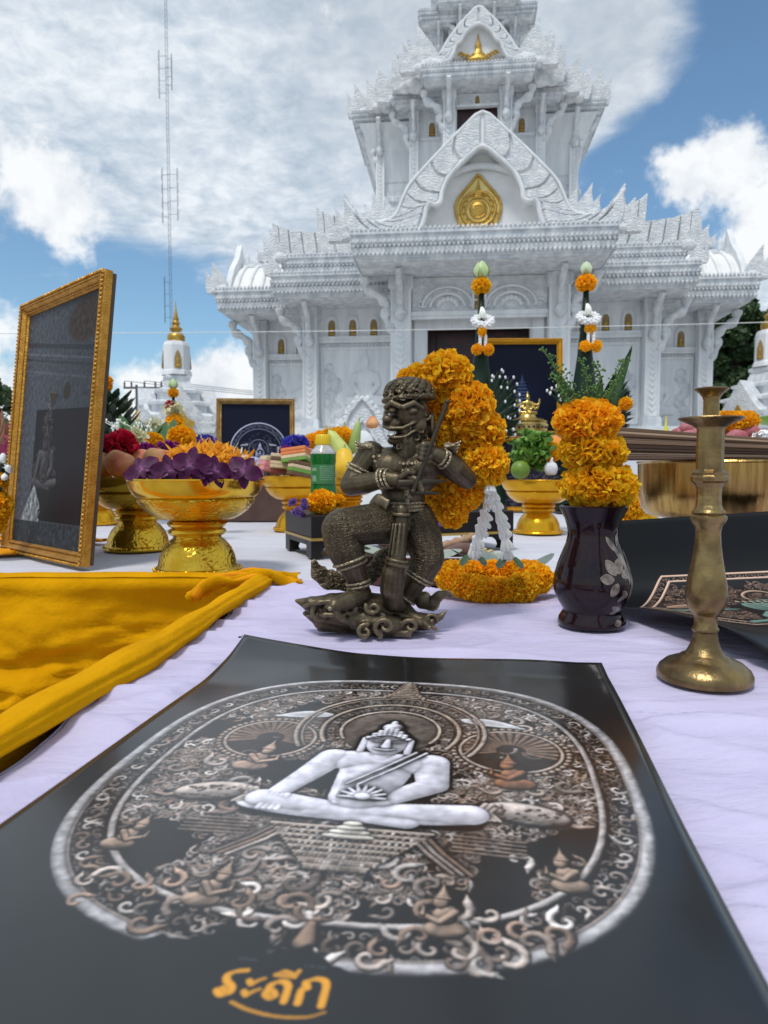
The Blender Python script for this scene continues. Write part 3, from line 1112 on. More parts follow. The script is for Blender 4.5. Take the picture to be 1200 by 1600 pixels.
# ================================================================== small arched gables standing before the plinth
for i, (px, lab) in enumerate(((567, 'small white carved arch stone left of the statue before the plinth'), (922, 'small white carved arch stone behind the vase leaves before the plinth'))):
    p = tp(px, 690, 18.3)
    top = tp(px, 618, 18.3)
    W_ = Matrix.Translation(temple.location) @ Matrix.Rotation(-TH, 4, 'Z')
    o = thing('boundary_stone', lab, 'stone', W_ @ Vector((p.x, p.y, 0)), -TH, 'arched stones before the temple')
    hh = top.z
    m = MB()
    m.box(-1.0, 1.0, -.25, .25, 0, 1.15)
    m.box(-1.12, 1.12, -.32, .32, 1.15, 1.32)
    m.build('pedestal', M_WHITE, o, bevel=.02)
    m = MB()
    oo = []
    for k in range(15):
        t = k / 14
        oo.append((-1.05 * (1 - t) ** .75 * (1 + .06 * math.sin(k * 1.9)), 1.32 + (hh - 1.32) * t ** 1.05))
    m.prism(oo + [(-x, z) for x, z in oo[::-1][1:]], -.08, .12)
    m.build('arch', M_CARVE, o)
    m = MB()
    for sc, yy in ((.96, -.11), (.62, -.13)):
        m.tube([(x * sc, yy, 1.32 + (z - 1.32) * sc) for x, z in oo] + [(-x * sc, yy, 1.32 + (z - 1.32) * sc) for x, z in oo[::-1][1:]], .055, 6)
    for k in range(14):
        for s in (-1, 1):
            x, z = oo[k]
            m.ball((s * x, -.06, z + .03), (.075, .07, .1), 8, 6)
    m.build('carved_edge', M_CARVE, o, smooth=60)
    m = MB()
    m.ball((0, -.1, 1.75), (.34, .1, .36), 12, 8)
    m.build('relief', M_WHITE, o, smooth=60)


# ================================================================== corner shrines
def shrine(px, bb, label, xoff=0.0):
    p = tp(px, 690, bb)
    W_ = Matrix.Translation(temple.location) @ Matrix.Rotation(-TH, 4, 'Z')
    o = thing('corner_shrine', label, 'shrine', W_ @ Vector((p.x, p.y, 0)), -TH + R(28), 'white corner shrines of the temple')
    k = .99 * bb / 1080
    Z = lambda py: 1 + (738 - py) * k
    S = lambda dx: dx * k
    m = MB()
    m.rsweep(-S(56), S(56), -S(56), S(56), [(.06, 0), (.06, Z(700)), (.14, Z(696)), (.14, Z(688)), (0, Z(684)), (0, Z(660)), (.1, Z(656)), (.1, Z(650)), (-S(14), Z(644)), (-S(14), Z(634)), (-S(9), Z(632)), (-S(9), Z(628)), (-S(24), Z(624)), (-S(24), Z(614)), (-S(20), Z(612)), (-S(20), Z(608)), (-S(34), Z(604)), (-S(38), Z(590)), (-S(36), Z(588)), (-S(36), Z(584)), (-S(44), Z(580))])
    m.build('stepped_base', M_CORN, o)
    for i in range(4):
        gm = MB()
        ol = [(-S(50), Z(676)), (-S(54), Z(660)), (-S(44), Z(656)), (-S(32), Z(648)), (-S(22), Z(636)), (-S(12), Z(622)), (0, Z(604))]
        gm.prism(ol + [(-x, z) for x, z in ol[::-1][1:]], -S(60), -S(34), Matrix.Rotation(R(90) * i, 4, 'Z'))
        g0 = gm.build('gable', M_CARVE, o)
        gm = MB()
        gm.prism([(-S(18), Z(668)), (-S(20), Z(660)), (-S(9), Z(655)), (0, Z(640)), (S(9), Z(655)), (S(20), Z(660)), (S(18), Z(668))], -S(64), -S(59), Matrix.Rotation(R(90) * i, 4, 'Z'))
        gm.build('gold_emblem', M_GOLDP, g0)
        for s in (-1, 1):
            gm = MB()
            gm.prism([(s * S(50) + x, Z(662) + z) for x, z in flame(S(14), S(26), s * S(9))], -S(62), -S(55), Matrix.Rotation(R(90) * i, 4, 'Z'))
            gm.build('corner_finial', M_CARVE, g0)
    m = MB()
    m.lathe([(S(25), Z(582)), (S(24), Z(576)), (S(22), Z(574)), (S(22), Z(535)), (S(20), Z(530)), (S(12), Z(527))], 8, M=Matrix.Rotation(R(22.5), 4, 'Z'))
    m.build('drum', M_WHITE, o)
    for i in range(4):
        q = Matrix.Rotation(R(90) * i + R(0), 4, 'Z')
        nm = MB()
        nm.prism([(-S(5.5), Z(572)), (-S(5.5), Z(556)), (-S(3), Z(548)), (0, Z(543)), (S(3), Z(548)), (S(5.5), Z(556)), (S(5.5), Z(572))], -S(21.3), -S(19), q)
        n0 = nm.build('niche', M_NICHE, o)
        f = link('figure', ME_SEAT_GOLD, None, n0, q @ Vector((0, -S(22), Z(571))), (0, 0, R(90) * i), (S(9), S(6), S(23)))
    m = MB()
    m.lathe([(S(12), Z(529)), (S(14), Z(524)), (S(14), Z(519)), (S(11), Z(515)), (S(7), Z(513)), (S(9), Z(509)), (S(10.5), Z(507)), (S(6), Z(503)), (S(5), Z(501)), (S(7), Z(498)), (S(4), Z(494)), (S(5), Z(491)), (S(2.5), Z(486)), (S(3), Z(484)), (S(1.6), Z(478)), (S(.2), Z(462))], 16)
    m.build('spire', M_GOLDP, o, smooth=50)
    return o


shrine(278, 26, 'white corner shrine with gold spire left of the temple, under the radio mast')
shrine(1199, 25, 'white corner shrine with gold spire right of the temple, before the dark tree')

# ================================================================== radio mast
MY = 130.0
mp = at(271, 738, MY)
mast = thing('radio_mast', 'thin tall grey lattice radio mast behind the left shrine', 'mast', (mp.x, MY, 0))
M_STEEL = mat('galvanised_steel', (0.09, 0.10, 0.12), 0.5, 0.2)
hm = 100.0
for k in range(3):
    a = 2 * math.pi * k / 3 + .3
    m = MB()
    m.tube([(.26 * math.cos(a), .26 * math.sin(a), 0), (.26 * math.cos(a), .26 * math.sin(a), hm)], .036, 6)
    m.build('leg', M_STEEL, mast)
m = MB()
for i in range(100):
    for k in range(3):
        a, b_ = 2 * math.pi * k / 3 + .3, 2 * math.pi * (k + 1) / 3 + .3
        m.tube([(.26 * math.cos(a), .26 * math.sin(a), i), (.26 * math.cos(b_), .26 * math.sin(b_), i + 1)], .016, 4, cap=False)
tag(m.build('lattice_bracing', M_STEEL, mast), kind='stuff')
for py0, py1, dx in ((78, 155, -1.3), (262, 345, 1.6), (262, 350, -1.1), (432, 505, -1.0), (85, 140, .9)):
    za, zb = at(263, py1, MY).z, at(263, py0, MY).z
    m = MB()
    m.tube([(dx, 0, za), (dx, 0, zb)], .05, 6)
    n = 4
    for i in range(n):
        z = lerp(za, zb, (i + .5) / n)
        m.tube([(0, 0, z), (dx, 0, z)], .035, 4)
        m.tube([(dx, 0, z - .9), (dx * 1.12, 0, z - .9), (dx * 1.12, 0, z + .9), (dx, 0, z + .9)], .03, 4)
    m.build('antenna', M_STEEL, mast)

# ================================================================== power pole, with its wires
PY = 70.0
pp = at(216, 738, PY)
pole = thing('power_pole', 'dark power pole with insulators beside the left shrine', 'pole', (pp.x, PY, 0))
M_POLE = mat('pole_concrete', (0.10, 0.11, 0.13), 0.8)
zt_ = at(216, 606, PY).z
m = MB()
m.tube([(0, 0, 0), (0, 0, zt_ + .3)], [.2, .13], 8)
m.build('post', M_POLE, pole)
m = MB()
m.box(-1.3, 3.2, -.08, .08, zt_ - .1, zt_ + .1)
m.build('crossarm', M_POLE, pole)
for x in (-1.2, -.5, .8, 1.9, 2.5, 3.0):
    m = MB()
    m.lathe([(.05, 0), (.13, .08), (.07, .2), (.12, .3), (.05, .55)], 8, (x, 0, zt_ + .1))
    m.build('insulator', M_POLE, pole)
for k, x in enumerate((-1.2, .8, 2.5)):
    m = MB()
    m.tube([(x + (90 if True else 0) * t, 22 * t, zt_ + .7 - 9 * t * (1 - t)) for t in [i / 24 for i in range(25)]], .03, 4)
    m.build('wire', M_POLE, pole)

# ================================================================== sacred cord across the forecourt
M_CORD = mat('white_cord', (0.75, 0.75, 0.72), 0.9)
a, b_ = at(-260, 521, 7.0), at(1500, 494, 7.6)
m = MB()
m.tube([Vector(a).lerp(Vector(b_), t) - Vector((0, 0, .22 * t * (1 - t))) for t in [i / 30 for i in range(31)]], .0042, 5)
tag(m.build('sacred_cord', M_CORD), 'thin white cord stretched level across the forecourt before the temple', 'cord')
M_BAMB = mat('bamboo_post', (0.40, 0.33, 0.16), 0.6)
for q, lab in ((a, 'bamboo post outside the picture holding the left cord end'), (b_, 'bamboo post outside the picture holding the right cord end')):
    m = MB()
    m.tube([(q.x, q.y, 0), (q.x, q.y, q.z + .1)], .03, 8)
    tag(m.build('cord_post', M_BAMB), lab, 'post', 'posts of the sacred cord')


# ================================================================== trees
def leaf_cloud(pts, size, name, m, parent):
    """many small folded leaves, one mesh"""
    n = len(pts)
    P = np.asarray(pts)
    ang = RNG.uniform(0, 2 * math.pi, n)
    tilt = RNG.uniform(-.9, .9, n)
    d1 = np.stack([np.cos(ang) * np.cos(tilt), np.sin(ang) * np.cos(tilt), np.sin(tilt)], 1)
    r = RNG.normal(size=(n, 3))
    d2 = np.cross(d1, r)
    d2 /= np.linalg.norm(d2, axis=1)[:, None] + 1e-9
    L = (size * RNG.uniform(.6, 1.3, n))[:, None]
    Wd = L * .36
    v = np.stack([P - d1 * L * .5, P + d2 * Wd, P + d1 * L * .5, P - d2 * Wd], 1).reshape(-1, 3)
    f = np.arange(4 * n).reshape(-1, 4)
    me = bpy.data.meshes.new(name)
    me.from_pydata(v.tolist(), [], f.tolist())
    sh = RNG.uniform(.6, 1.25, n)
    hue = RNG.uniform(-.15, .2, n)
    base = np.array([.042, .085, .026])
    c = np.stack([base[0] * sh * (1 + hue), base[1] * sh, base[2] * sh * (1 - hue * .5), np.ones(n)], 1)
    at_ = me.color_attributes.new('col', 'FLOAT_COLOR', 'POINT')
    at_.data.foreach_set('color', np.repeat(c, 4, 0).astype(np.float32).ravel())
    return link(name, me, m, parent)


M_LEAF = mat('tree_leaf', (0.05, 0.09, 0.03), 0.55, attr='col')
M_BARK = mat('tree_bark', (0.10, 0.075, 0.05), 0.9, var=.4, vscale=3)


def tree(x, y, h, r, label, n=14000, lo=.18, leaf=.42, seed=1):
    rr = random.Random(seed)
    o = thing('tree', label, 'tree', (x, y, 0), 0, 'trees round the temple')
    m = MB()
    m.tube(smoothpath([(0, 0, 0), (.15, .1, h * .25), (-.1, .05, h * .5), (.1, 0, h * .8)], 4), [lerp(.42, .1, i / 12) for i in range(13)], 8)
    ends = []
    for k in range(13):
        z0 = h * lerp(.22, .75, k / 12)
        a = k * 2.4
        L = r * lerp(.95, .45, k / 12)
        e = Vector((L * math.cos(a), L * math.sin(a), z0 + L * .45))
        m.tube(smoothpath([(0, 0, z0), (e.x * .5, e.y * .5, z0 + L * .15), tuple(e)], 3), [.14, .12, .1, .08, .06, .05, .03], 6)
        ends.append(e)
    m.build('trunk', M_BARK, o, smooth=60)
    pts = []
    cl = []
    for k in range(110):
        u = rr.random()
        a = rr.uniform(0, 2 * math.pi)
        z = h * lerp(lo, 1.0, u)
        pr = r * (math.sin(math.pi * min(1, .18 + u * .80)) ** .6)
        q = math.sqrt(rr.uniform(.15, 1))
        cl.append((pr * q * math.cos(a), pr * q * math.sin(a), z, rr.uniform(.16, .28) * r))
    for i in range(n):
        c = cl[rr.randrange(len(cl))]
        g3 = [rr.gauss(0, 1) for _ in range(3)]
        l = math.sqrt(sum(t * t for t in g3)) + 1e-6
        k = rr.uniform(.5, 1.0) ** .5 * c[3]
        pts.append((c[0] + g3[0] / l * k * 1.2, c[1] + g3[1] / l * k * 1.2, c[2] + g3[2] / l * k * .8))
    leaf_cloud(pts, leaf, 'crown', M_LEAF, o)
    return o


p = at(1142, 738, 46)
tree(p.x, 46, 12.0, 3.6, 'dense dark green tree behind the right side of the temple', 70000, .04, .40, 3)
p = at(1262, 738, 44)
tree(p.x, 44, 11.2, 4.0, 'dark green tree at the right picture edge behind the shrine', 40000, .06, .42, 5)
p = at(-84, 738, 24)
tree(p.x, 24, 5.2, 2.0, 'green tree peeping in at the far left edge behind the big frame', 9000, .3, .26, 9)
p = at(-40, 738, 62)
tree(p.x, 62, 7.2, 4.2, 'pale distant tree low on the left behind the dragon fruit', 8000, .1, .5, 12)
# ================================================================== tables and cloths
def fbm(x, y, s=1.0, o=4, seed=0.0):
    return noise.fractal(Vector((x * s, y * s, seed)), 0.6, 2.0, o)


M_LAV = mat('lavender_cotton', (0.57, 0.525, 0.70), 0.85, col2=(0.52, 0.475, 0.655), vscale=14, bump=0.5, bscale=9, bdetail=9, spec=.12, stretch=(.55, 1.5, 1))
M_WCL = mat('white_tablecloth_cotton', (0.62, 0.62, 0.68), 0.85, col2=(0.56, 0.56, 0.63), vscale=8, bump=0.3, bscale=9, bdetail=8, stretch=(.6, 1.4, 1))
M_YEL = mat('golden_yellow_cloth', (0.70, 0.335, 0.003), 0.95, col2=(0.56, 0.26, 0.002), vscale=6, bump=0.4, bscale=20, bdetail=9, spec=.04, stretch=(1, .6, 1.3))
M_ORC = mat('saffron_cloth', (0.80, 0.33, 0.010), 0.72, col2=(0.72, 0.27, 0.008), vscale=9, bump=0.25, bscale=800, bdetail=2, spec=.08)
M_WOODT = mat('table_board', (0.22, 0.14, 0.08), 0.6, var=.4, vscale=4)


def xl(y):
    return -0.372 + 0.078 * y          # left edge of the near table


_cr = random.Random(21)
CREASES = []
for _k in range(150):
    _a = _cr.gauss(0, .28) + (_cr.choice((-.5, .5)) if _cr.random() < .25 else 0)
    CREASES.append((_cr.uniform(-.4, 1.4), _cr.uniform(-.1, 1.6), math.cos(_a), math.sin(_a), _cr.uniform(.08, .34), _cr.uniform(.006, .018), _cr.uniform(.0016, .0050), _cr.uniform(-2.5, 2.5)))
CREASES = np.array(CREASES)


def under_poster(x, y):
    q = Vector((x, y, 0)) - PP0
    u, v = q.dot(PU) / .465, q.dot(PV) / .66
    d = max(-u, u - 1, -v, v - 1)
    return min(1, max(0, (d - .005) / .05))


PV = Vector((-.165, -.986, 0)).normalized()
PU = Vector((-PV.y, PV.x, 0))
PP0 = on(940, 1053)
PP0 = Vector((PP0.x, PP0.y, 0)) - PU * .465


BASES = [(on(924, 976).x, on(924, 976).y, .055), (on(1100, 1060).x, on(1100, 1060).y, .058), (on(560, 984).x, on(560, 984).y, .10), (on(640, 984).x, on(640, 984).y, .07), (on(770, 931).x, on(770, 931).y, .10), (.62, 1.12, .18)]


def wrinkle(x, y):
    """creases running across the table"""
    c = CREASES
    dx, dy = x - c[:, 0], y - c[:, 1]
    al = dx * c[:, 2] + dy * c[:, 3]
    ac = -dx * c[:, 3] + dy * c[:, 2] - c[:, 7] * al * al * .35
    t = np.exp(-(al / c[:, 4]) ** 2)
    w = float(np.sum(c[:, 6] * t * (np.exp(-(ac / c[:, 5]) ** 2) - .35 * np.exp(-((ac - c[:, 5] * 1.6) / c[:, 5]) ** 2))))
    w += .0022 * fbm(x * .6, y, 4.5, 3, 2.0)
    far = min(1, max(0, (y - .75) / .6))
    w = max(-.004, w) * (2.6 + .8 * far)
    w = .013 * math.tanh(w / .013) * (.10 + .90 * under_poster(x, y))
    for cx_, cy_, r_ in BASES:                     # weight of the things pressing the cloth flat
        d_ = math.hypot(x - cx_, (y - cy_))
        w *= .12 + .88 * min(1, max(0, (d_ - r_) / .07))
    return w


def table(name, label, x0, x1, y0, y1, z):
    o = thing(name, label, 'table', ((x0 + x1) / 2, (y0 + y1) / 2, 0))
    hx, hy = (x1 - x0) / 2, (y1 - y0) / 2
    m = MB()
    m.box(-hx, hx, -hy, hy, z - .03, z)
    m.build('table_top', M_WOODT, o)
    for sx_ in (-1, 1):
        for sy_ in (-1, 1):
            m = MB()
            m.tube([(sx_ * (hx - .08), sy_ * (hy - .08), 0), (sx_ * (hx - .08), sy_ * (hy - .08), z - .03)], .018, 8)
            m.build('leg', M_STEEL, o)
    return o


table('folding_table', 'folding table under the lavender cloth nearest the camera', -.27, 1.45, -.42, 1.50, TT - .012)
table('folding_table', 'long table under the white cloth bearing the gold trays', -2.5, 2.4, 1.64, 4.45, TT - .012)

m = MB()
m.grid(lambda u, v: (lambda y: (lambda x: (x, y, TT - .004 + wrinkle(x, y)))(lerp(xl(y) + .0, 1.30, u ** 1.15)))(lerp(-.30, 1.60, v)), 330, 380)
n0 = len(m.v)
m.grid(lambda u, v: (lambda y: (xl(y) - .004 - .02 * math.sin(v * 1.2) - .012 * v * math.sin(y * 23), y, TT - .004 + wrinkle(xl(y), y) * (1 - v) - v * .3))(lerp(-.45, 1.60, u)), 120, 10)
cl = m.build('tablecloth', M_LAV, None, smooth=180)
tag(cl, 'creased lavender cloth covering the near table under the large poster', 'tablecloth')

m = MB()
m.grid(lambda u, v: (lambda x, y: (x, y, TT - .006 + .0018 * fbm(x, y, 4, 3) + .001 * fbm(x * .4, y * 2, 9, 2)))(lerp(-2.6, 2.5, u), lerp(1.605, 4.5, v)), 160, 120)
m.grid(lambda u, v: (lerp(-2.6, 2.5, u), 4.5 + .01 + .02 * v * math.sin(u * 90), TT - .006 - v * .6), 200, 8)
cl = m.build('tablecloth', M_WCL, None, smooth=180)
tag(cl, 'white cloth covering the long table of gold trays', 'tablecloth')

# yellow skirt hung from the front of the long table
m = MB()


def skirt(u, v):
    x = lerp(-2.6, -.20, u)
    d = v * .72
    sw = math.sin((x * 5.2 + d * 4.6) + 1.3 * fbm(x, d, 2.2, 3, 3)) * .07 * min(1, d * 3) + math.sin(x * 14 + d * 9 + 2 * fbm(x, d, 3, 2, 5)) * .014 * min(1, d * 4) + fbm(x * 1.0 + d * 1.2, d * 3.5, 2.6, 4, 9) * .14 * min(1, d * 2.5)
    lip = .016 * math.exp(-((d - .02) / .02) ** 2)
    return (x, 1.600 - .006 - lip - .03 * d + sw * -.7, TT + .009 * (1 - v) - d + .003 * fbm(x, 0, 9, 2) * v)


m.grid(skirt, 170, 70)
m.grid(lambda u, v: (lerp(-2.6, -.20, u), 1.584 + v * .06, TT + .0085 + .006 * math.sin(v * 3.1) + .003 * fbm(lerp(-2.6, -.2, u), v, 7, 2)), 120, 5)
tag(m.build('table_skirt', M_YEL, None, smooth=180), 'golden yellow cloth draped in soft folds down the long table front', 'cloth')

# yellow roll along the left edge of the near table
m = MB()
pts, rad = [], []
for i in range(60):
    y = lerp(-.40, 1.52, i / 59)
    pts.append((xl(y) - .012 + .004 * math.sin(y * 7), y, TT + .012 + .003 * math.sin(y * 11 + 1)))
    rad.append(.0165 + .0022 * math.sin(y * 9) + .0015 * math.sin(y * 31))
m.tube(pts, rad, 36, flat=1.3)
for _i in range(60):
    for _k in range(36):
        _p = Vector(m.v[_i * 36 + _k])
        _c = Vector(pts[_i])
        m.v[_i * 36 + _k] = tuple(_c + (_p - _c) * (1 + .07 * math.sin(_k * .9 + _i * .13) + .05 * math.sin(_k * 1.9 - _i * .21)))
m.grid(lambda u, v: (lambda y: (xl(y) - .034 - .02 * v + .018 * v * math.sin(y * 19 + 2 * fbm(y, v, 3, 2)), y, TT + .012 - v * .62))(lerp(-.40, 1.50, u)), 120, 14)
tag(m.build('cloth_roll', M_YEL, None, smooth=180), 'rolled yellow cloth edging the left side of the lavender table', 'cloth')

# bunched knot where the two meet
ko = thing('cloth_knot', 'bunched saffron cloth gathered at the corner of the two tables', 'cloth', (-.27, 1.53, TT))
kr = random.Random(14)
for k in range(13):
    m = MB()
    a = k * .9
    y0 = -.05 + .0075 * k
    P = smoothpath([(-.15 + .02 * kr.random(), y0 - .03, -.018), (-.10 + kr.uniform(-.01, .01), y0 + kr.uniform(-.012, .012), .006 + .010 * kr.random()), (-.045, y0 + kr.uniform(-.016, .016), .012 + .016 * kr.random()),
                    (.01, y0 * .6 + kr.uniform(-.012, .012), .014 + .016 * kr.random()), (.05, y0 * .35 + .01, .006 + .01 * kr.random()), (.075 + kr.uniform(-.01, .012), y0 * .5 + .01, -.002)], 6)
    m.tube(P, [max(.0025, .0085 + .0045 * math.sin(i * .35 + a)) for i in range(len(P))], 12, flat=kr.uniform(.35, .6))
    m.build('fold', M_ORC if k % 3 else M_YEL, ko, smooth=180)


def ribbon(label, pts, wd, seed, m_=None):
    m = MB()
    P = smoothpath(pts, 10)
    n = len(P)

    def fn(u, v):
        i = min(n - 1, int(round(u * (n - 1))))
        t = (P[min(n - 1, i + 1)] - P[max(0, i - 1)]).normalized()
        s_ = Vector((-t.y, t.x, 0))
        q = P[i] + s_ * ((v - .5) * wd * (1 + .25 * math.sin(u * 9 + seed)))
        return (q.x, q.y, q.z + .004 + .012 * abs(math.sin(v * 7 + 2.5 * u + seed)) + .004 * fbm(q.x, q.y, 14, 2, seed))
    m.grid(fn, 70, 16)
    return tag(m.build('cloth_strip', m_ or M_ORC, None, smooth=180), label, 'cloth', 'saffron cloth strips on the white table')


ribbon('saffron cloth strip lying under the foot of the big leaning frame', [(-2.4, 1.92, TT), (-1.7, 1.98, TT), (-1.25, 2.06, TT), (-1.04, 2.16, TT)], .10, 1.0)
ribbon('saffron cloth strip trailing out behind the big leaning frame', [(-2.5, 2.62, TT), (-1.8, 2.56, TT), (-1.25, 2.50, TT), (-.98, 2.42, TT)], .09, 2.2)
ribbon('thin saffron cloth strip at the far left beyond the leaning frame', [(-3.0, 3.25, TT), (-2.3, 3.2, TT), (-1.95, 3.12, TT)], .08, 3.1)


# ================================================================== flat prints
class Relief:
    """a printed picture of a carving: shapes are stacked as heights, then lit"""

    def __init__(s, W, H, bg=(.06, .065, .075)):
        s.W, s.H = W, H
        s.h = np.zeros((H, W), np.float32)
        s.a = np.empty((H, W, 3), np.float32)
        s.a[:] = bg
        s.m = np.zeros((H, W), np.float32)

    def cap(s, x0, y0, x1, y1, r0, r1, col, base=0.0, k=1.0, sy=1.0):
        W = s.W
        x0, y0, x1, y1, r0, r1, base = x0 * W, y0 * W, x1 * W, y1 * W, r0 * W, r1 * W, base * W
        rm = max(r0, r1) + 1
        xa, xb = int(max(0, min(x0, x1) - rm)), int(min(s.W, max(x0, x1) + rm + 2))
        ya, yb = int(max(0, min(y0, y1) - rm)), int(min(s.H, max(y0, y1) + rm + 2))
        if xa >= xb or ya >= yb:
            return
        X, Y = np.meshgrid(np.arange(xa, xb), np.arange(ya, yb))
        dx, dy = x1 - x0, y1 - y0
        L2 = dx * dx + dy * dy + 1e-9
        t = np.clip(((X - x0) * dx + (Y - y0) * dy) / L2, 0, 1)
        r = r0 + (r1 - r0) * t
        d2 = (X - x0 - t * dx) ** 2 + (Y - y0 - t * dy) ** 2
        hh = np.where(d2 < r * r, base + np.sqrt(np.maximum(r * r - d2, 0)) * k, -1)
        sl = (slice(ya, yb), slice(xa, xb))
        up = hh > s.h[sl]
        s.h[sl] = np.where(up, hh, s.h[sl])
        s.m[sl] = np.maximum(s.m[sl], (hh >= 0) * 1.0)
        s.a[sl] = np.where(up[..., None], np.array(col, np.float32), s.a[sl])

    def ell(s, cx, cy, rx, ry, rot, col, base=0.0, k=1.0):
        W = s.W
        R_ = max(rx, ry) * W + 2
        x0, y0 = cx * W, cy * W
        xa, xb, ya, yb = int(max(0, x0 - R_)), int(min(s.W, x0 + R_)), int(max(0, y0 - R_)), int(min(s.H, y0 + R_))
        if xa >= xb or ya >= yb:
            return
        X, Y = np.meshgrid(np.arange(xa, xb) - x0, np.arange(ya, yb) - y0)
        c, q = math.cos(rot), math.sin(rot)
        u, v = (X * c + Y * q) / (rx * W), (-X * q + Y * c) / (ry * W)
        d = u * u + v * v
        hh = np.where(d < 1, base * W + np.sqrt(np.maximum(1 - d, 0)) * min(rx, ry) * W * k, -1)
        sl = (slice(ya, yb), slice(xa, xb))
        up = hh > s.h[sl]
        s.h[sl] = np.where(up, hh, s.h[sl])
        s.m[sl] = np.maximum(s.m[sl], (hh >= 0) * 1.0)
        s.a[sl] = np.where(up[..., None], np.array(col, np.float32), s.a[sl])

    def chain(s, pts, r0, r1, col, base=0.0, k=1.0):
        n = len(pts) - 1
        for i in range(n):
            s.cap(*pts[i], *pts[i + 1], lerp(r0, r1, i / n), lerp(r0, r1, (i + 1) / n), col, base, k)

    def scroll(s, x, y, r, a0, dr, col, base=0.0):
        pts = []
        for i in range(11):
            t = i / 10
            a = a0 + dr * t * 5.2
            q = r * (1 - t * .86)
            pts.append((x + q * math.cos(a), y + q * math.sin(a)))
        s.chain(pts, r * .30, r * .16, col, base)
        tx, ty = x + r * math.cos(a0), y + r * math.sin(a0)
        s.cap(tx, ty, tx + r * .7 * math.cos(a0 - dr * .9), ty + r * .7 * math.sin(a0 - dr * .9), r * .28, r * .05, col, base)

    def lit(s, amb=.34, dif=.80, lx=-.35, ly=-.55, gain=1.0):
        h = s.h
        b = h.copy()
        for _ in range(3):
            b = (b + np.roll(b, 6, 0) + np.roll(b, -6, 0) + np.roll(b, 6, 1) + np.roll(b, -6, 1)) / 5
        gy, gx = np.gradient(h)
        nz = 1.0
        n = np.sqrt(gx * gx + gy * gy + nz)
        nd = np.clip((-gx * lx - gy * ly + .72) / n, 0, 1)
        occ = np.clip(1 - (b - h) / (s.W * .016), .15, 1.15)
        sh = (amb + dif * nd) * occ
        sh = np.where(s.m > 0, sh, 1.0)
        return np.clip(s.a * sh[..., None] * gain, 0, 1)


def save_img(name, a):
    H, W = a.shape[:2]
    img = bpy.data.images.new(name, W, H)
    px = np.ones((H, W, 4), np.float32)
    px[..., :3] = np.clip(a[::-1], 0, 1)
    img.pixels.foreach_set(px.ravel())
    img.update()
    img.pack()
    return img


def print_mat(name, img, rough=.22, coat=.35, spec=.5):
    m = bpy.data.materials.new(name)
    m.use_nodes = True
    t = NT(m.node_tree)
    b = t.n['Principled BSDF']
    n = t.new('ShaderNodeTexImage')
    n.image = img
    n.interpolation = 'Cubic'
    n.extension = 'EXTEND'
    uv = t.new('ShaderNodeUVMap')
    t.l.new(uv.outputs[0], n.inputs[0])
    t.l.new(n.outputs[0], b.inputs['Base Color'])
    b.inputs['Roughness'].default_value = rough
    b.inputs['Specular IOR Level'].default_value = spec
    b.inputs['Coat Weight'].default_value = coat
    b.inputs['Coat Roughness'].default_value = .12
    tc = t.new('ShaderNodeTexCoord')
    bp = t.new('ShaderNodeBump')
    bp.inputs['Strength'].default_value = .12
    bp.inputs['Distance'].default_value = .004
    t.put(bp.inputs['Height'], t.noise(tc.outputs['Object'], 9, 3, .5))
    t.l.new(bp.outputs[0], b.inputs['Normal'])
    return m


def set_uv(me, fn):
    uv = me.uv_layers.new(name='UVMap')
    co = np.empty(len(me.vertices) * 3, np.float32)
    me.vertices.foreach_get('co', co)
    li = np.empty(len(me.loops), np.int32)
    me.loops.foreach_get('vertex_index', li)
    q = fn(co.reshape(-1, 3))
    uv.data.foreach_set('uv', q[li].astype(np.float32).ravel())


def tint(k, c):
    return tuple(x * k for x in c)


WHT = (.90, .885, .93)
BRN = [(.66, .57, .50), (.58, .49, .43), (.72, .65, .60), (.50, .40, .34)]


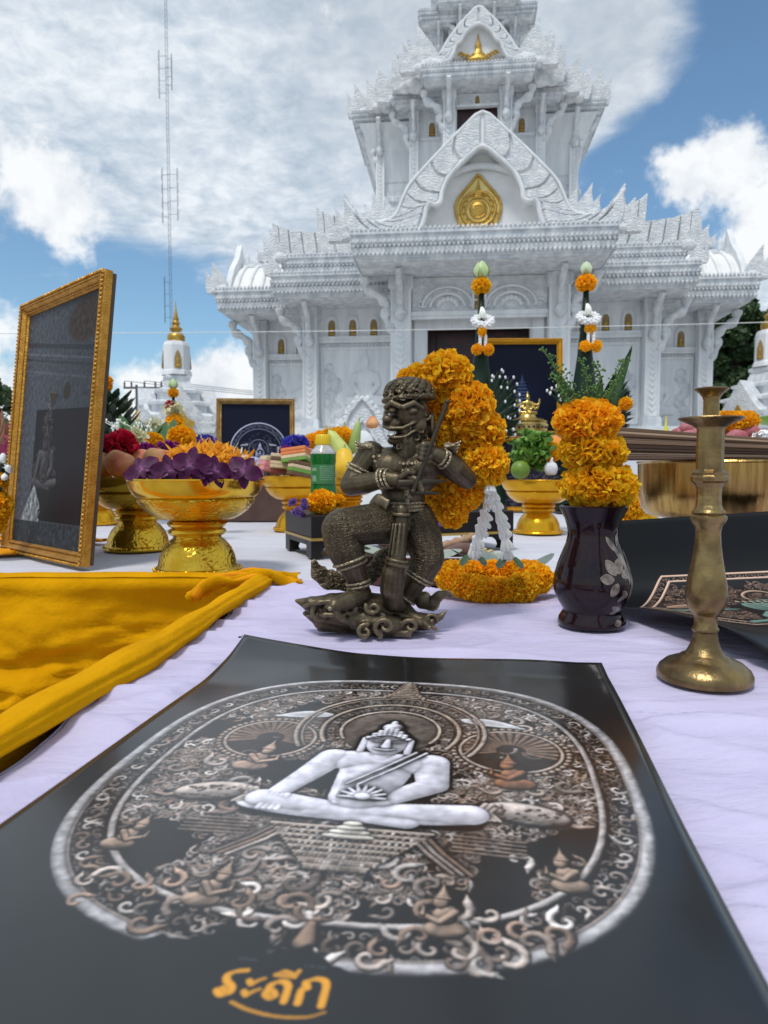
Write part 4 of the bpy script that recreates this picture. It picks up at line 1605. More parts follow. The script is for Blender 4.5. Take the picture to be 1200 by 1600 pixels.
def p_buddha(r, cx, cy, s, col=WHT, base=0.0, ky=1.3):
    """seated figure; (cx, cy) the seat line centre, s the knee-to-knee width"""
    r.ell(cx - .01 * s, cy - .055 * s * ky, .50 * s, .075 * s, 0, col, base, .9)
    r.cap(cx - .42 * s, cy - .10 * s * ky, cx + .2 * s, cy - .02 * s * ky, .075 * s, .055 * s, col, base + .01 * s)
    r.cap(cx + .44 * s, cy - .09 * s * ky, cx - .2 * s, cy - .05 * s * ky, .078 * s, .055 * s, col, base + .015 * s)
    r.cap(cx - .02 * s, cy - .16 * s * ky, cx + .0 * s, cy - .34 * s * ky, .135 * s, .165 * s, col, base + .02 * s, .7)
    r.cap(cx - .14 * s, cy - .43 * s * ky, cx + .16 * s, cy - .43 * s * ky, .105 * s, .105 * s, col, base + .03 * s, .8)
    # right arm down to the knee, left arm in the lap
    r.chain([(cx - .22 * s, cy - .45 * s * ky), (cx - .29 * s, cy - .30 * s * ky), (cx - .37 * s, cy - .15 * s * ky)], .085 * s, .05 * s, col, base + .03 * s)
    for k in range(4):
        r.cap(cx - .39 * s + .022 * k * s, cy - .13 * s * ky, cx - .41 * s + .026 * k * s, cy - .035 * s * ky, .019 * s, .014 * s, col, base + .06 * s)
    r.chain([(cx + .24 * s, cy - .45 * s * ky), (cx + .27 * s, cy - .27 * s * ky), (cx + .08 * s, cy - .14 * s * ky)], .088 * s, .055 * s, col, base + .03 * s)
    r.cap(cx + .08 * s, cy - .13 * s * ky, cx - .10 * s, cy - .11 * s * ky, .045 * s, .03 * s, col, base + .05 * s)
    # robe edge and a flower-like ornament in the lap
    dk = tuple(c * .80 for c in col)
    for o_ in (0, .05):
        r.chain([(cx + .16 * s + o_ * s, cy - .53 * s * ky), (cx + .03 * s + o_ * s, cy - .38 * s * ky), (cx - .10 * s + o_ * s, cy - .24 * s * ky)], .011 * s, .009 * s, dk, base + .165 * s)
    for k in range(9):
        a = math.pi * k / 8
        r.cap(cx - .01 * s, cy - .15 * s * ky, cx - .01 * s + .10 * s * math.cos(a), cy - .15 * s * ky - .11 * s * math.sin(a), .02 * s, .009 * s, tuple(c * .78 for c in col), base + .17 * s)
    r.ell(cx - .01 * s, cy - .16 * s * ky, .035 * s, .03 * s, 0, col, base + .19 * s)
    # neck, head, hair, topknot, ears
    r.cap(cx + .0 * s, cy - .46 * s * ky, cx, cy - .54 * s * ky, .066 * s, .062 * s, col, base + .05 * s)
    hy = cy - .615 * s * ky
    s0, s = s, s * 1.26
    r.ell(cx, hy, .084 * s, .130 * s, 0, col, base + .08 * s, .8)
    hr = tuple(c * .84 for c in col)
    for j in range(4):
        for k in range(9):
            x = cx + (k - 4) * .0205 * s
            y = hy - .075 * s - .02 * j * s - .0 + .05 * s * abs((k - 4) / 4.5) ** 2
            if abs(k - 4) <= 4.6 - j:
                r.ell(x, y, .0155 * s, .0155 * s, 0, hr, base + .165 * s)
    r.ell(cx, hy - .155 * s, .045 * s, .045 * s, 0, hr, base + .13 * s)
    r.ell(cx, hy - .20 * s, .018 * s, .035 * s, 0, hr, base + .13 * s)
    for q in (-1, 1):
        r.cap(cx + q * .088 * s, hy - .02 * s, cx + q * .092 * s, hy + .10 * s, .019 * s, .015 * s, col, base + .07 * s)
        ln = tuple(c * .45 for c in col)
        r.chain([(cx + q * .02 * s, hy - .002 * s), (cx + q * .045 * s, hy + .010 * s), (cx + q * .065 * s, hy - .002 * s)], .006 * s, .004 * s, ln, base + .192 * s)
        r.chain([(cx + q * .012 * s, hy - .020 * s), (cx + q * .045 * s, hy - .040 * s), (cx + q * .070 * s, hy - .022 * s)], .005 * s, .003 * s, tuple(c * .6 for c in col), base + .192 * s)
    r.cap(cx, hy - .02 * s, cx, hy + .045 * s, .010 * s, .019 * s, col, base + .183 * s)
    r.chain([(cx - .04 * s, hy + .074 * s), (cx, hy + .080 * s), (cx + .04 * s, hy + .074 * s)], .009 * s, .009 * s, tuple(c * .72 for c in col), base + .185 * s)


def p_attendant(r, cx, cy, s, q, col):
    """kneeling figure with joined hands, facing q"""
    r.ell(cx, cy, .17 * s, .11 * s, 0, col, .02, .7)
    r.ell(cx + q * .02 * s, cy - .16 * s, .10 * s, .12 * s, 0, col, .025, .8)
    r.ell(cx + q * .06 * s, cy - .33 * s, .065 * s, .08 * s, 0, col, .035, .9)
    for k in range(4):
        r.ell(cx + q * .05 * s, cy - (.39 + .035 * k) * s, (.075 - .016 * k) * s, .022 * s, 0, tuple(min(1, c * 1.1) for c in col), .045)
    r.cap(cx + q * .05 * s, cy - .50 * s, cx + q * .05 * s, cy - .60 * s, .02 * s, .005 * s, col, .045)
    r.chain([(cx - q * .06 * s, cy - .22 * s), (cx + q * .05 * s, cy - .08 * s), (cx + q * .19 * s, cy - .16 * s)], .04 * s, .028 * s, col, .04)
    r.cap(cx + q * .19 * s, cy - .16 * s, cx + q * .19 * s, cy - .27 * s, .022 * s, .008 * s, col, .045)


def sd_sup(x, y, cx, cy, a, b, p):
    return (abs((x - cx) / a) ** p + abs((y - cy) / b) ** p) ** (1 / p)


def oval_pts(cx, cy, a, b, p, n=140):
    out = []
    for i in range(n + 1):
        t = 2 * math.pi * i / n
        c, q = math.cos(t), math.sin(t)
        k = (abs(c / a) ** p + abs(q / b) ** p) ** (-1 / p)
        out.append((cx + c * k, cy + q * k))
    return out


def print_main():
    r = Relief(1000, 1420, (.060, .068, .076))
    rr = random.Random(4)
    cx, cy, a, b, p = .507, .715, .450, .500, 2.7
    Y, X = np.mgrid[0:1420, 0:1000] / 1000.0
    d = (np.abs((X - cx) / a) ** p + np.abs((Y - cy) / b) ** p) ** (1 / p)
    r.a[d < 1] = (.075, .062, .056)
    BR = [(.60, .55, .52), (.52, .47, .44), (.70, .66, .64), (.42, .37, .34), (.48, .40, .35)]

    def col(k=1.0):
        return tint(rr.uniform(.72, 1.12) * k, rr.choice(BR))
    # band between the two rims: running scrolls
    for i in range(120):
        P = oval_pts(cx, cy, a * .922, b * .922, p, 120)[i]
        r.scroll(P[0] + rr.uniform(-.003, .003), P[1] + rr.uniform(-.003, .003), rr.uniform(.011, .016), rr.uniform(0, 6.28), 1 if i % 2 else -1, col())
    for q in (.955, .888):
        for i in range(170):
            P = oval_pts(cx, cy, a * q, b * q, p, 170)[i]
            r.scroll(P[0], P[1], rr.uniform(.006, .009), rr.uniform(0, 6.28), rr.choice((-1, 1)), col(.9))
    # crowded carving inside
    for i in range(8500):
        x, y = rr.uniform(.08, .93), rr.uniform(.23, 1.21)
        if sd_sup(x, y, cx, cy, a, b, p) > .83:
            continue
        dk = noise.noise(Vector((x * 6, y * 6, 2.0)))
        if dk < -.26:
            continue
        r.scroll(x, y, rr.uniform(.006, .0135) * (1 + .5 * max(0, dk)), rr.uniform(0, 6.28), rr.choice((-1, 1)), col(1.12), rr.uniform(0, .006))
    # larger waves of leaf scrolls
    for i in range(90):
        t = rr.uniform(0, 6.28)
        q = rr.uniform(.35, .78)
        x, y = cx + a * q * math.cos(t), cy + b * q * math.sin(t)
        if abs(x - .515) < .2 and .42 < y < .92:
            continue
        r.scroll(x, y, rr.uniform(.016, .027), rr.uniform(0, 6.28), rr.choice((-1, 1)), col(1.05), .008)
    r.chain(oval_pts(cx, cy, a * .985, b * .985, p), .0105, .0105, (.60, .585, .59), .006)
    r.chain(oval_pts(cx, cy, a * .962, b * .962, p), .0035, .0035, (.50, .46, .44), .006)
    r.chain(oval_pts(cx, cy, a * .850, b * .850, p), .0062, .0062, (.60, .57, .56), .010)
    # haloes of the attendants
    for hx, hy, hr in ((.288, .615, .088), (.752, .605, .094)):
        r.ell(hx, hy, hr * 1.2, hr * 1.2, 0, (.16, .125, .105), .008, .05)
        for k in range(44):
            t = 2 * math.pi * k / 44
            r.ell(hx + hr * 1.13 * math.cos(t), hy + hr * 1.13 * math.sin(t), .0068, .0068, 0, (.56, .49, .44), .012)
        r.chain([(hx + hr * math.cos(2 * math.pi * k / 40), hy + hr * math.sin(2 * math.pi * k / 40)) for k in range(41)], .0042, .0042, (.62, .56, .52), .016)
        for k in range(19):
            t = math.pi * .9 + math.pi * 1.2 * k / 18
            r.cap(hx + .03 * math.cos(t), hy + .03 * math.sin(t), hx + hr * .88 * math.cos(t), hy + hr * .88 * math.sin(t), .004, .0075, (.46, .37, .31), .012)
    p_attendant(r, .292, .742, .20, 1, (.60, .50, .44))
    p_attendant(r, .757, .742, .21, -1, (.50, .345, .255))
    for (x, y, q) in ((.272, .845, -1), (.772, .845, 1)):    # spotted cloth over the bent legs
        r.ell(x, y, .068, .034, q * .2, (.66, .61, .58), .018, .8)
        for k in range(26):
            r.ell(x + rr.uniform(-.05, .05), y + rr.uniform(-.022, .022), .0032, .0032, 0, (.34, .27, .24), .046)
        for k in range(3):
            r.chain([(x - q * (.042 + .010 * k), y - .022), (x - q * (.055 + .010 * k), y + .004), (x - q * (.040 + .008 * k), y + .028)], .006, .004, (.70, .65, .62), .036)
        r.chain([(x + q * .05, y + .016), (x + q * .075, y + .026), (x + q * .095, y + .02)], .008, .004, (.54, .47, .43), .014)
    for (x0, y0, x1, y1) in ((.375, .474, .268, .494), (.655, .460, .772, .488)):
        for k in range(26):
            t = k / 25
            x, y = lerp(x0, x1, t), lerp(y0, y1, t) - .012 * math.sin(t * 3.14)
            hw_ = math.sin(math.pi * min(1, .12 + t * .88))
            r.cap(x, y - .010 * hw_, x + (x1 - x0) * .06, y + .022 * hw_, .0055, .0035, (.84, .83, .84), .018)
    # great halo
    hx, hy = .514, .545
    for rad, w_, c_ in ((.205, .0055, (.60, .54, .50)), (.192, .0035, (.50, .44, .40)), (.150, .0055, (.62, .56, .51)), (.108, .0045, (.66, .60, .55))):
        r.chain([(hx + rad * math.cos(t) * .92, hy - .008 + rad * math.sin(t)) for t in [lerp(2.6, 2.6 + 4.22, k / 60) for k in range(61)]], w_, w_, c_, .022)
    for rad, n_, sz in ((.178, 70, .0085), (.165, 70, .006), (.128, 60, .0075)):
        for k in range(n_):
            t = lerp(2.7, 2.7 + 4.0, k / n_)
            r.scroll(hx + rad * math.cos(t) * .92, hy - .008 + rad * math.sin(t), sz, t, 1 if k % 2 else -1, col(.92), .014)
    r.ell(hx, hy, .098, .104, 0, (.40, .355, .325), .012, .1)
    for k in range(11):
        r.ell(hx + (k - 5) * .009, .335 - .012 * (5 - abs(k - 5)), .006, .014, 0, (.55, .48, .43), .03)
    for k in range(9):
        r.ell(hx, .225 + .012 * k, .007 + .003 * k, .007, 0, (.54, .48, .43), .032)
        for q in (-1, 1):
            r.ell(hx + q * (.010 + .003 * k), .229 + .012 * k, .005, .007, q * .6, (.50, .43, .39), .030)
    for q in (-1, 1):                                    # leaf scrolls beside the shoulders
        for k in range(0):
            x = hx + q * (.165 + .010 * k)
            r.chain([(x - q * .02, .50 + .022 * k), (x + q * .015, .56 + .022 * k), (x - q * .006, .62 + .022 * k), (x + q * .02, .67 + .02 * k)], .0055, .0025, col(1.05), .02)
    r.cap(.36, .88, .68, .88, .03, .03, (.06, .05, .045), .03, .1)
    p_buddha(r, .517, .905, .385, WHT, .035)
    # pedestal under the seat
    for k in range(8):
        w_ = .120 - .011 * k
        r.cap(.517 - w_, .928 + .014 * k, .517 + w_, .928 + .014 * k, .0048, .0048, (.60, .55, .51), .03)
        for j in range(-9, 10):
            r.ell(.517 + j * w_ / 9.5, .935 + .014 * k, .0038, .0058, 0, col(.9), .032)
    for q in (-1, 1):
        for o_ in (0, .012, .024):
            r.chain([(.517 + q * (.085 + o_), .93), (.517 + q * (.115 + o_), .975), (.517 + q * (.155 + o_), 1.02)], .0048, .0034, col(), .03)
        for k in range(5):
            r.cap(.517 + q * .15, .925 + .010 * k, .517 + q * .25, .928 + .010 * k, .0024, .0024, (.46, .40, .36), .02)
    for k in range(4):
        r.ell(.517, .915 + .012 * k, .016 + .008 * k, .009, 0, (.72, .69, .65), .046 - .002 * k)
    for (x, y, sz, q) in ((.20, 1.02, .15, 1), (.82, 1.02, .15, -1), (.37, 1.12, .15, 1), (.67, 1.13, .15, -1)):
        p_attendant(r, x, y, sz, q, rr.choice(((.58, .52, .48), (.54, .46, .40))))
    for i in range(70):                                  # tumbling leaf scrolls along the broken lower edge
        x, y = rr.uniform(.20, .84), rr.uniform(1.09, 1.20)
        if sd_sup(x, y, cx, cy, a, b, p) > .99:
            continue
        r.scroll(x, y, rr.uniform(.012, .024), rr.uniform(0, 6.28), rr.choice((-1, 1)), col(1.15), .016)
    r.cap(.517, 1.145, .517, 1.175, .007, .014, (.46, .38, .32), .03)
    # chisel marks
    n1 = np.array([[noise.fractal(Vector((x * .11, y * .11, 9.0)), .5, 2.0, 3) for x in range(250)] for y in range(355)])
    n1 = np.kron(n1, np.ones((4, 4)))
    n1 = (n1 + np.roll(n1, 2, 0) + np.roll(n1, 2, 1) + np.roll(n1, -2, 0) + np.roll(n1, -2, 1)) / 5
    keep = (r.a.mean(-1) > .8)
    r.h += np.where((r.m > 0) & ~keep, n1 * 2.2, n1 * .06).astype(np.float32)
    img = r.lit(.16, 1.12, gain=1.0)
    soft = r.lit(.62, .40, gain=.97)
    img = np.where(keep[..., None], soft, img * .97 + .010 * (r.m > 0)[..., None])
    img *= (1 + .16 * n1)[..., None]
    n = np.array([[noise.noise(Vector((x * .22, y * .22, 5.0))) + .6 * noise.noise(Vector((x * .7, y * .7, 3.0))) for x in range(100)] for y in range(142)])
    n = np.kron(n, np.ones((10, 10)))
    for _ in range(4):
        n = (n + np.roll(n, 3, 0) + np.roll(n, 3, 1) + np.roll(n, -3, 0) + np.roll(n, -3, 1)) / 5
    edge = 1.235 + n * .03 - .06 * np.exp(-((X - .44) / .13) ** 2)
    f = np.clip((edge - Y) / .005, 0, 1)[..., None]
    img = img * f + (1 - f) * np.array([.060, .068, .076])
    # gold lettering
    t = Relief(1000, 1420, (0, 0, 0))
    G = (1, 1, 1)
    u0, v0, sc = .448, 1.262, .036

    def st(pts, w=.105):
        P = smoothpath([Vector((u0 + x * sc, v0 - y * sc, 0)) for x, y in pts], 4)
        n_ = len(P)
        for i in range(n_ - 1):                          # a broad nib: thick downstrokes, thin joins
            dx, dy = P[i + 1].x - P[i].x, P[i + 1].y - P[i].y
            k = .75 + .55 * abs(math.sin(math.atan2(dy, dx) + .6))
            t.cap(P[i].x, P[i].y, P[i + 1].x, P[i + 1].y, w * sc * k, w * sc * k, G)
    st([(.05, .12), (.22, .0), (.42, .12), (.40, .34), (.18, .52), (.12, .74), (.30, .92), (.62, 1.02)])
    st([(.05, .12), (.16, .25), (.28, .14)], .09)
    st([(.82, .62), (.92, .52), (1.05, .66), (1.22, .78)], .09)
    st([(.82, .20), (.92, .10), (1.05, .24), (1.22, .36)], .09)
    st([(1.55, .10), (1.42, .22), (1.58, .36), (1.72, .2), (1.62, .06)], .09)
    st([(1.45, .30), (1.50, .58), (1.75, .74), (1.98, .58), (2.02, .02)])
    st([(1.48, .98), (1.72, 1.14), (2.04, .98), (1.48, .96)], .08)
    st([(2.04, .98), (2.12, 1.22)], .08)
    st([(2.42, .02), (2.40, .50), (2.52, .62), (2.44, .80), (2.70, .98), (3.02, .84), (3.08, .02)])
    st([(.62, -.22), (1.2, -.42), (2.0, -.52), (2.8, -.42), (3.25, -.18)], .06)
    k = (t.m > 0)[..., None]
    gold = np.array([.80, .55, .12]) * (.70 + .42 * np.clip((t.h / (sc * 130))[..., None], 0, 1))
    img = np.where(k, gold, img)
    for (x, y, w_) in ((.455, 1.208, .022), (.525, 1.208, .028)):
        for q in range(int(w_ / .003)):
            if rr.random() < .8:
                img[int(y * 1000):int(y * 1000) + 4, int((x + q * .003) * 1000):int((x + q * .003) * 1000) + 2] = (.24, .25, .27)
    return img


IMG_MAIN = save_img('poster_print', print_main())

# ---- the large poster in front
PW, PL = .465, .66
pv = Vector((-.165, -.986, 0)).normalized()
pu = Vector((-pv.y, pv.x, 0))
p_fr = on(940, 1053)
p0 = Vector((p_fr.x, p_fr.y, 0)) - pu * PW
m = MB()


def poster_pt(u, v):
    q = p0 + pu * (u * PW) + pv * (v * PL)
    z = TT + .0075 + .0012 * fbm(q.x, q.y, 3.0, 2, 3)
    cu = max(0, 1 - u / .34) * max(0, 1 - v / .22)
    z += .020 * cu ** 1.6
    z += .006 * max(0, 1 - v / .08) * (.4 + .6 * math.sin(u * 5 + .6) ** 2)
    z += .004 * max(0, (u - .93) / .07) * (.5 + .5 * math.sin(v * 7))
    return (q.x, q.y, z)


m.grid(poster_pt, 60, 80)
me = m.mesh('poster', 180)
nn = 61 * 81
uvs = np.array([(i / 60, 1 - (j / 80) * PL / PW / 1.42) for j in range(81) for i in range(61)])
set_uv(me, lambda co: uvs)
M_POST1 = print_mat('poster_print', IMG_MAIN, .30, .5)
po = link('poster', me, M_POST1)
sm = po.modifiers.new('solid', 'SOLIDIFY')
sm.thickness = .0006
tag(po, 'large glossy black poster lying nearest the camera, white seated Buddha in an oval relief', 'poster')


# ---- the second poster, curled up against the brass bowl
def print_second():
    r = Relief(900, 1000, (.035, .037, .045))
    rr = random.Random(8)
    O = [(.05, .53), (.30, .25), (.84, .25), (.97, .52), (.84, .86), (.24, .84), (.05, .53)]
    cxo, cyo = .52, .55

    def ins(k):
        return [(cxo + (x - cxo) * k, cyo + (y - cyo) * k) for x, y in O]
    for a_, b_ in zip(ins(.955)[:-1], ins(.955)[1:]):
        L = math.hypot(b_[0] - a_[0], b_[1] - a_[1])
        n = int(L / .026)
        for k in range(n):
            t = (k + .5) / n
            r.scroll(lerp(a_[0], b_[0], t), lerp(a_[1], b_[1], t), .0125, rr.uniform(0, 6), 1 if k % 2 else -1, (.52, .42, .36))
    for kk in (1.0, .905):
        r.chain(ins(kk), .006, .006, (.72, .60, .52), .004)
    for i in range(2200):
        x, y = rr.uniform(.08, .92), rr.uniform(.28, .84)
        if abs(x - .53) / .40 + max(0, abs(y - .55) - .02) / .60 > .95 or abs(y - .55) > .24 or noise.noise(Vector((x * 6, y * 6, 7))) < -.35:
            continue
        r.scroll(x, y, rr.uniform(.007, .016), rr.uniform(0, 6.28), rr.choice((-1, 1)), tint(rr.uniform(.6, 1.1), (.50, .39, .33)))
    g = (.36, .46, .42)
    r.ell(.24, .53, .10, .035, -.1, (.55, .44, .36), .02, .6)
    r.ell(.25, .60, .13, .02, .08, g, .02)
    r.ell(.58, .60, .16, .13, .2, g, .01, .5)
    for k in range(9):
        r.chain([(.47 + .03 * k, .52 + .005 * k), (.50 + .03 * k, .58), (.50 + .028 * k, .64)], .009, .006, (.55, .66, .60), .078)
    for k in range(12):
        r.ell(.46 + .026 * k, .49 + .004 * k, .011, .016, 0, (.60, .56, .48), .082)
    r.cap(.42, .74, .68, .70, .055, .05, g, .03)
    r.cap(.44, .70, .56, .76, .04, .03, g, .05)
    r.cap(.28, .80, .42, .78, .022, .018, g, .03)
    r.ell(.68, .30 + .16, .06, .075, 0, (.30, .25, .22), .01)
    r.chain([(.62 + .085 * math.cos(t), .45 + .085 * math.sin(t)) for t in [lerp(3.0, 6.6, k / 24) for k in range(25)]], .008, .008, (.60, .50, .42), .03)
    for i in range(60):
        x = rr.uniform(.40, .92)
        y = lerp(.76, .82, rr.random())
        r.cap(x, y, x + .045, y - .012, .006, .004, (.60, .42, .34), .02)
    return r.lit(.28, .9)


IMG_SEC = save_img('second_print', print_second())
v2 = Vector((.20, -.98, 0)).normalized()
u2 = Vector((-v2.y, v2.x, 0))
q0 = Vector((.408, 1.20, 0))                     # left edge where it leaves the table
W2, L2 = .50, .62
ARC = []                                         # (distance along, outset along v2, height)
s_, yy, zz_ = 0.0, 0.0, 0.0
m = MB()
LV = 60


def sec_profile(v):
    """arc length from the raised far end (v = 0) to the near end (v = 1)"""
    s = v * L2
    up = .23                                     # length of the raised part
    if s >= up:
        return (s - up, .004 + .010 * math.exp(-((s - up - .30) / .08) ** 2))
    t = (up - s) / up                            # 0 at the table, 1 at the free end
    ang = .10 + 1.12 * min(1, t * 1.5)
    # integrate the bend
    y = z = 0.0
    N = 16
    for k in range(N):
        tt = t * (k + .5) / N
        a = 1.15 * min(1, tt * 1.35) ** 1.2
        y -= math.cos(a) * t * up / N
        z += math.sin(a) * t * up / N
    return (y, .004 + z)


def sec_pt(u, v):
    a, h = sec_profile(v)
    q = q0 + u2 * (u * W2) + v2 * a
    lift = .018 * max(0, 1 - u / .18) * max(0, math.sin(min(1, max(0, (v - .40) / .55)) * math.pi)) ** 1.0
    return (q.x + .38 * max(0, h - .03), q.y, TT + .013 + h * (1 + .16 * u) + lift)


m.grid(sec_pt, 40, LV)
me = m.mesh('poster', 180)
uvs2 = np.array([(i / 40, 1 - (j / LV) * (L2 / W2) / (1000 / 900)) for j in range(LV + 1) for i in range(41)])
set_uv(me, lambda co: uvs2)
po2 = link('poster', me, print_mat('second_poster_print', IMG_SEC, .32, .0, .25))
sm = po2.modifiers.new('solid', 'SOLIDIFY')
sm.thickness = .0006
tag(po2, 'black poster with a pointed six-sided relief curled up behind the brass candlestick', 'poster')


# ================================================================== framed pictures
M_FRAME = mat('gilt_frame', (0.58, 0.31, 0.06), 0.46, 0.8, col2=(0.44, 0.21, 0.03), vscale=30, bump=0.35, bscale=120, bkind='carve')
M_FRAMEL = mat('pale_gilt_frame', (0.66, 0.46, 0.20), 0.4, 0.7, col2=(0.48, 0.30, 0.10), vscale=30, bump=0.7, bscale=140, bkind='carve')
M_FRAMEY = mat('yellow_gilt_frame', (0.78, 0.42, 0.03), 0.36, 0.6, col2=(0.66, 0.33, 0.02), vscale=12)
M_BACK = mat('frame_backing', (0.10, 0.07, 0.05), 0.9)


def frame(label, w, h, img, loc, rz, lean, bar=.045, fm=None, group='framed pictures on the tables', name='picture_frame', prop=True, rough=.12):
    fm = fm or M_FRAME
    o = thing(name, label, 'picture frame', loc, rz, group)
    L = Matrix.Rotation(-lean, 4, 'X')
    prof = [(0, 0), (0, -.018), (.10, -.026), (.28, -.020), (.36, -.024), (.60, -.018), (.72, -.011), (.86, -.013), (1.0, -.006), (1.0, 0)]
    cs = [(-w / 2, 0), (w / 2, 0), (w / 2, h), (-w / 2, h)]
    inn = [(1, 1), (-1, 1), (-1, -1), (1, -1)]
    for k in range(4):
        j = (k + 1) % 4
        m = MB()
        n = len(prof)
        NS = 1
        v = []
        for c_, i_ in ((cs[k], inn[k]), (cs[j], inn[j])):
            for f, d in prof:
                v.append(L @ Vector((c_[0] + i_[0] * f * bar, d, c_[1] + i_[1] * f * bar)))
        fc = [(i, i + 1, n + i + 1, n + i) for i in range(n - 1)] + [(n - 1, 0, n, 2 * n - 1)]
        m.add(v, [q[::-1] for q in fc])
        bo = m.build('frame_bar', fm, o)
        bd = MB()                                  # beaded outer and inner mouldings
        for f, d, rr_ in ((.08, -.026, .006), (.36, -.025, .0035), (.86, -.014, .003)):
            a_ = Vector((cs[k][0] + inn[k][0] * f * bar, d, cs[k][1] + inn[k][1] * f * bar))
            b_ = Vector((cs[j][0] + inn[j][0] * f * bar, d, cs[j][1] + inn[j][1] * f * bar))
            n_ = int((b_ - a_).length / (rr_ * 1.9))
            if rr_ > .005:
                n_ = min(n_, 110)
                for i in range(n_):
                    bd.ball(L @ a_.lerp(b_, (i + .5) / n_), rr_ * bar / .045, 5, 4)
            else:
                bd.tube([L @ a_, L @ b_], rr_ * bar / .045, 6)
        tag(bd.build('beading', fm, bo, smooth=60), kind='stuff')
    m = MB()
    q = bar * .98
    m.add([L @ Vector((-w / 2 + q, -.003, q)), L @ Vector((w / 2 - q, -.003, q)), L @ Vector((w / 2 - q, -.003, h - q)), L @ Vector((-w / 2 + q, -.003, h - q))], [(0, 1, 2, 3)])
    me = m.mesh('picture')
    uv = np.array([(0, 0), (1, 0), (1, 1), (0, 1)])
    set_uv(me, lambda co: uv)
    link('picture', me, print_mat('framed_print', img, .45, .0, .12), o)
    m = MB()
    v = [L @ Vector((x, y, z)) for x, y, z in ((-w / 2 + .004, .0, .004), (w / 2 - .004, .0, .004), (w / 2 - .004, .0, h - .004), (-w / 2 + .004, .0, h - .004), (-w / 2 + .004, .012, .004), (w / 2 - .004, .012, .004), (w / 2 - .004, .012, h - .004), (-w / 2 + .004, .012, h - .004))]
    m.add(v, [(0, 3, 2, 1), (4, 5, 6, 7), (0, 1, 5, 4), (1, 2, 6, 5), (2, 3, 7, 6), (3, 0, 4, 7)])
    m.build('backing', M_BACK, o)
    if prop:
        m = MB()
        top = L @ Vector((0, .014, h * .62))
        foot = Vector((-w * .2, top.y + h * .10, .004))
        m.tube([top, foot], .012, 4, flat=3)
        m.build('strut', M_BACK, o)
    return o


def print_doorway():
    """big frame: a temple doorway, grey and dark"""
    H, W = 1000, 700
    Y, X = np.mgrid[0:H, 0:W].astype(np.float32)
    X, Y = X / W, Y / H
    nz = np.array([[noise.fractal(Vector((x * .05, y * .05, 3)), .6, 2, 5) for x in range(0, W, 5)] for y in range(0, H, 5)])
    nz = np.kron(nz, np.ones((5, 5)))
    a = np.zeros((H, W, 3)) + np.array([.24, .265, .31])
    a *= (1 + .28 * nz)[..., None]
    a *= (1.05 - .35 * X)[..., None]
    for y0, y1, k in ((.17, .19, .7), (.215, .225, 1.25), (.24, .25, .75), (.29, .30, 1.2)):
        mk = (Y > y0 + .10 * (X - .5)) & (Y < y1 + .10 * (X - .5))
        a[mk] *= k
    mk = ((X - .80) / .22) ** 2 + ((Y - .10) / .085) ** 2 < 1 + .5 * nz
    a[mk] = np.array([.17, .14, .11]) * (1 + .5 * nz[mk])[:, None]
    mk = ((X - .63) / .05) ** 2 + ((Y - .37) / .035) ** 2 < 1
    a[mk] = np.array([.15, .13, .10])
    mk = (X > .22) & (X < .98) & (Y > .43 + .03 * (X - .22)) & (Y < .90)
    a[mk] = np.array([.055, .035, .05]) * (1 + .2 * nz[mk])[:, None]
    mk = (X > .60) & (X < .90) & (Y > .46) & (Y < .89)
    a[mk] = np.array([.085, .045, .062])
    # dark seated image in the doorway
    r = Relief(700, 1000, (0, 0, 0))
    rr = random.Random(3)
    for k in range(60):
        t = rr.random()
        y = lerp(.60, 1.06, t)
        wd = .04 + .16 * t ** 1.5
        r.scroll(.40 + rr.uniform(-wd, wd), y, rr.uniform(.012, .028), rr.uniform(0, 6.28), rr.choice((-1, 1)), (.36, .36, .38))
    p_buddha(r, .40, 1.10, .36, (.40, .41, .43), .0)
    L_ = r.lit(.15, .85)
    a = np.where((r.m > 0)[..., None], a * .6 + L_ * .62, a)
    # pale stone at the foot
    mk = (np.abs((X - .20) / .17) ** 2.4 + np.abs((Y - .86) / .12) ** 2.4 < 1 + .35 * nz) & (Y > .745 + .09 * np.abs(X - .27) / .1)
    a[mk] = np.array([.42, .46, .50]) * (1 + .6 * nz[mk])[:, None]
    mk = Y > .905
    a[mk] = np.array([.15, .18, .21]) * (1 + .5 * nz[mk])[:, None]
    return np.clip(a * np.array([1.12, 1.06, 1.0]), 0, 1)


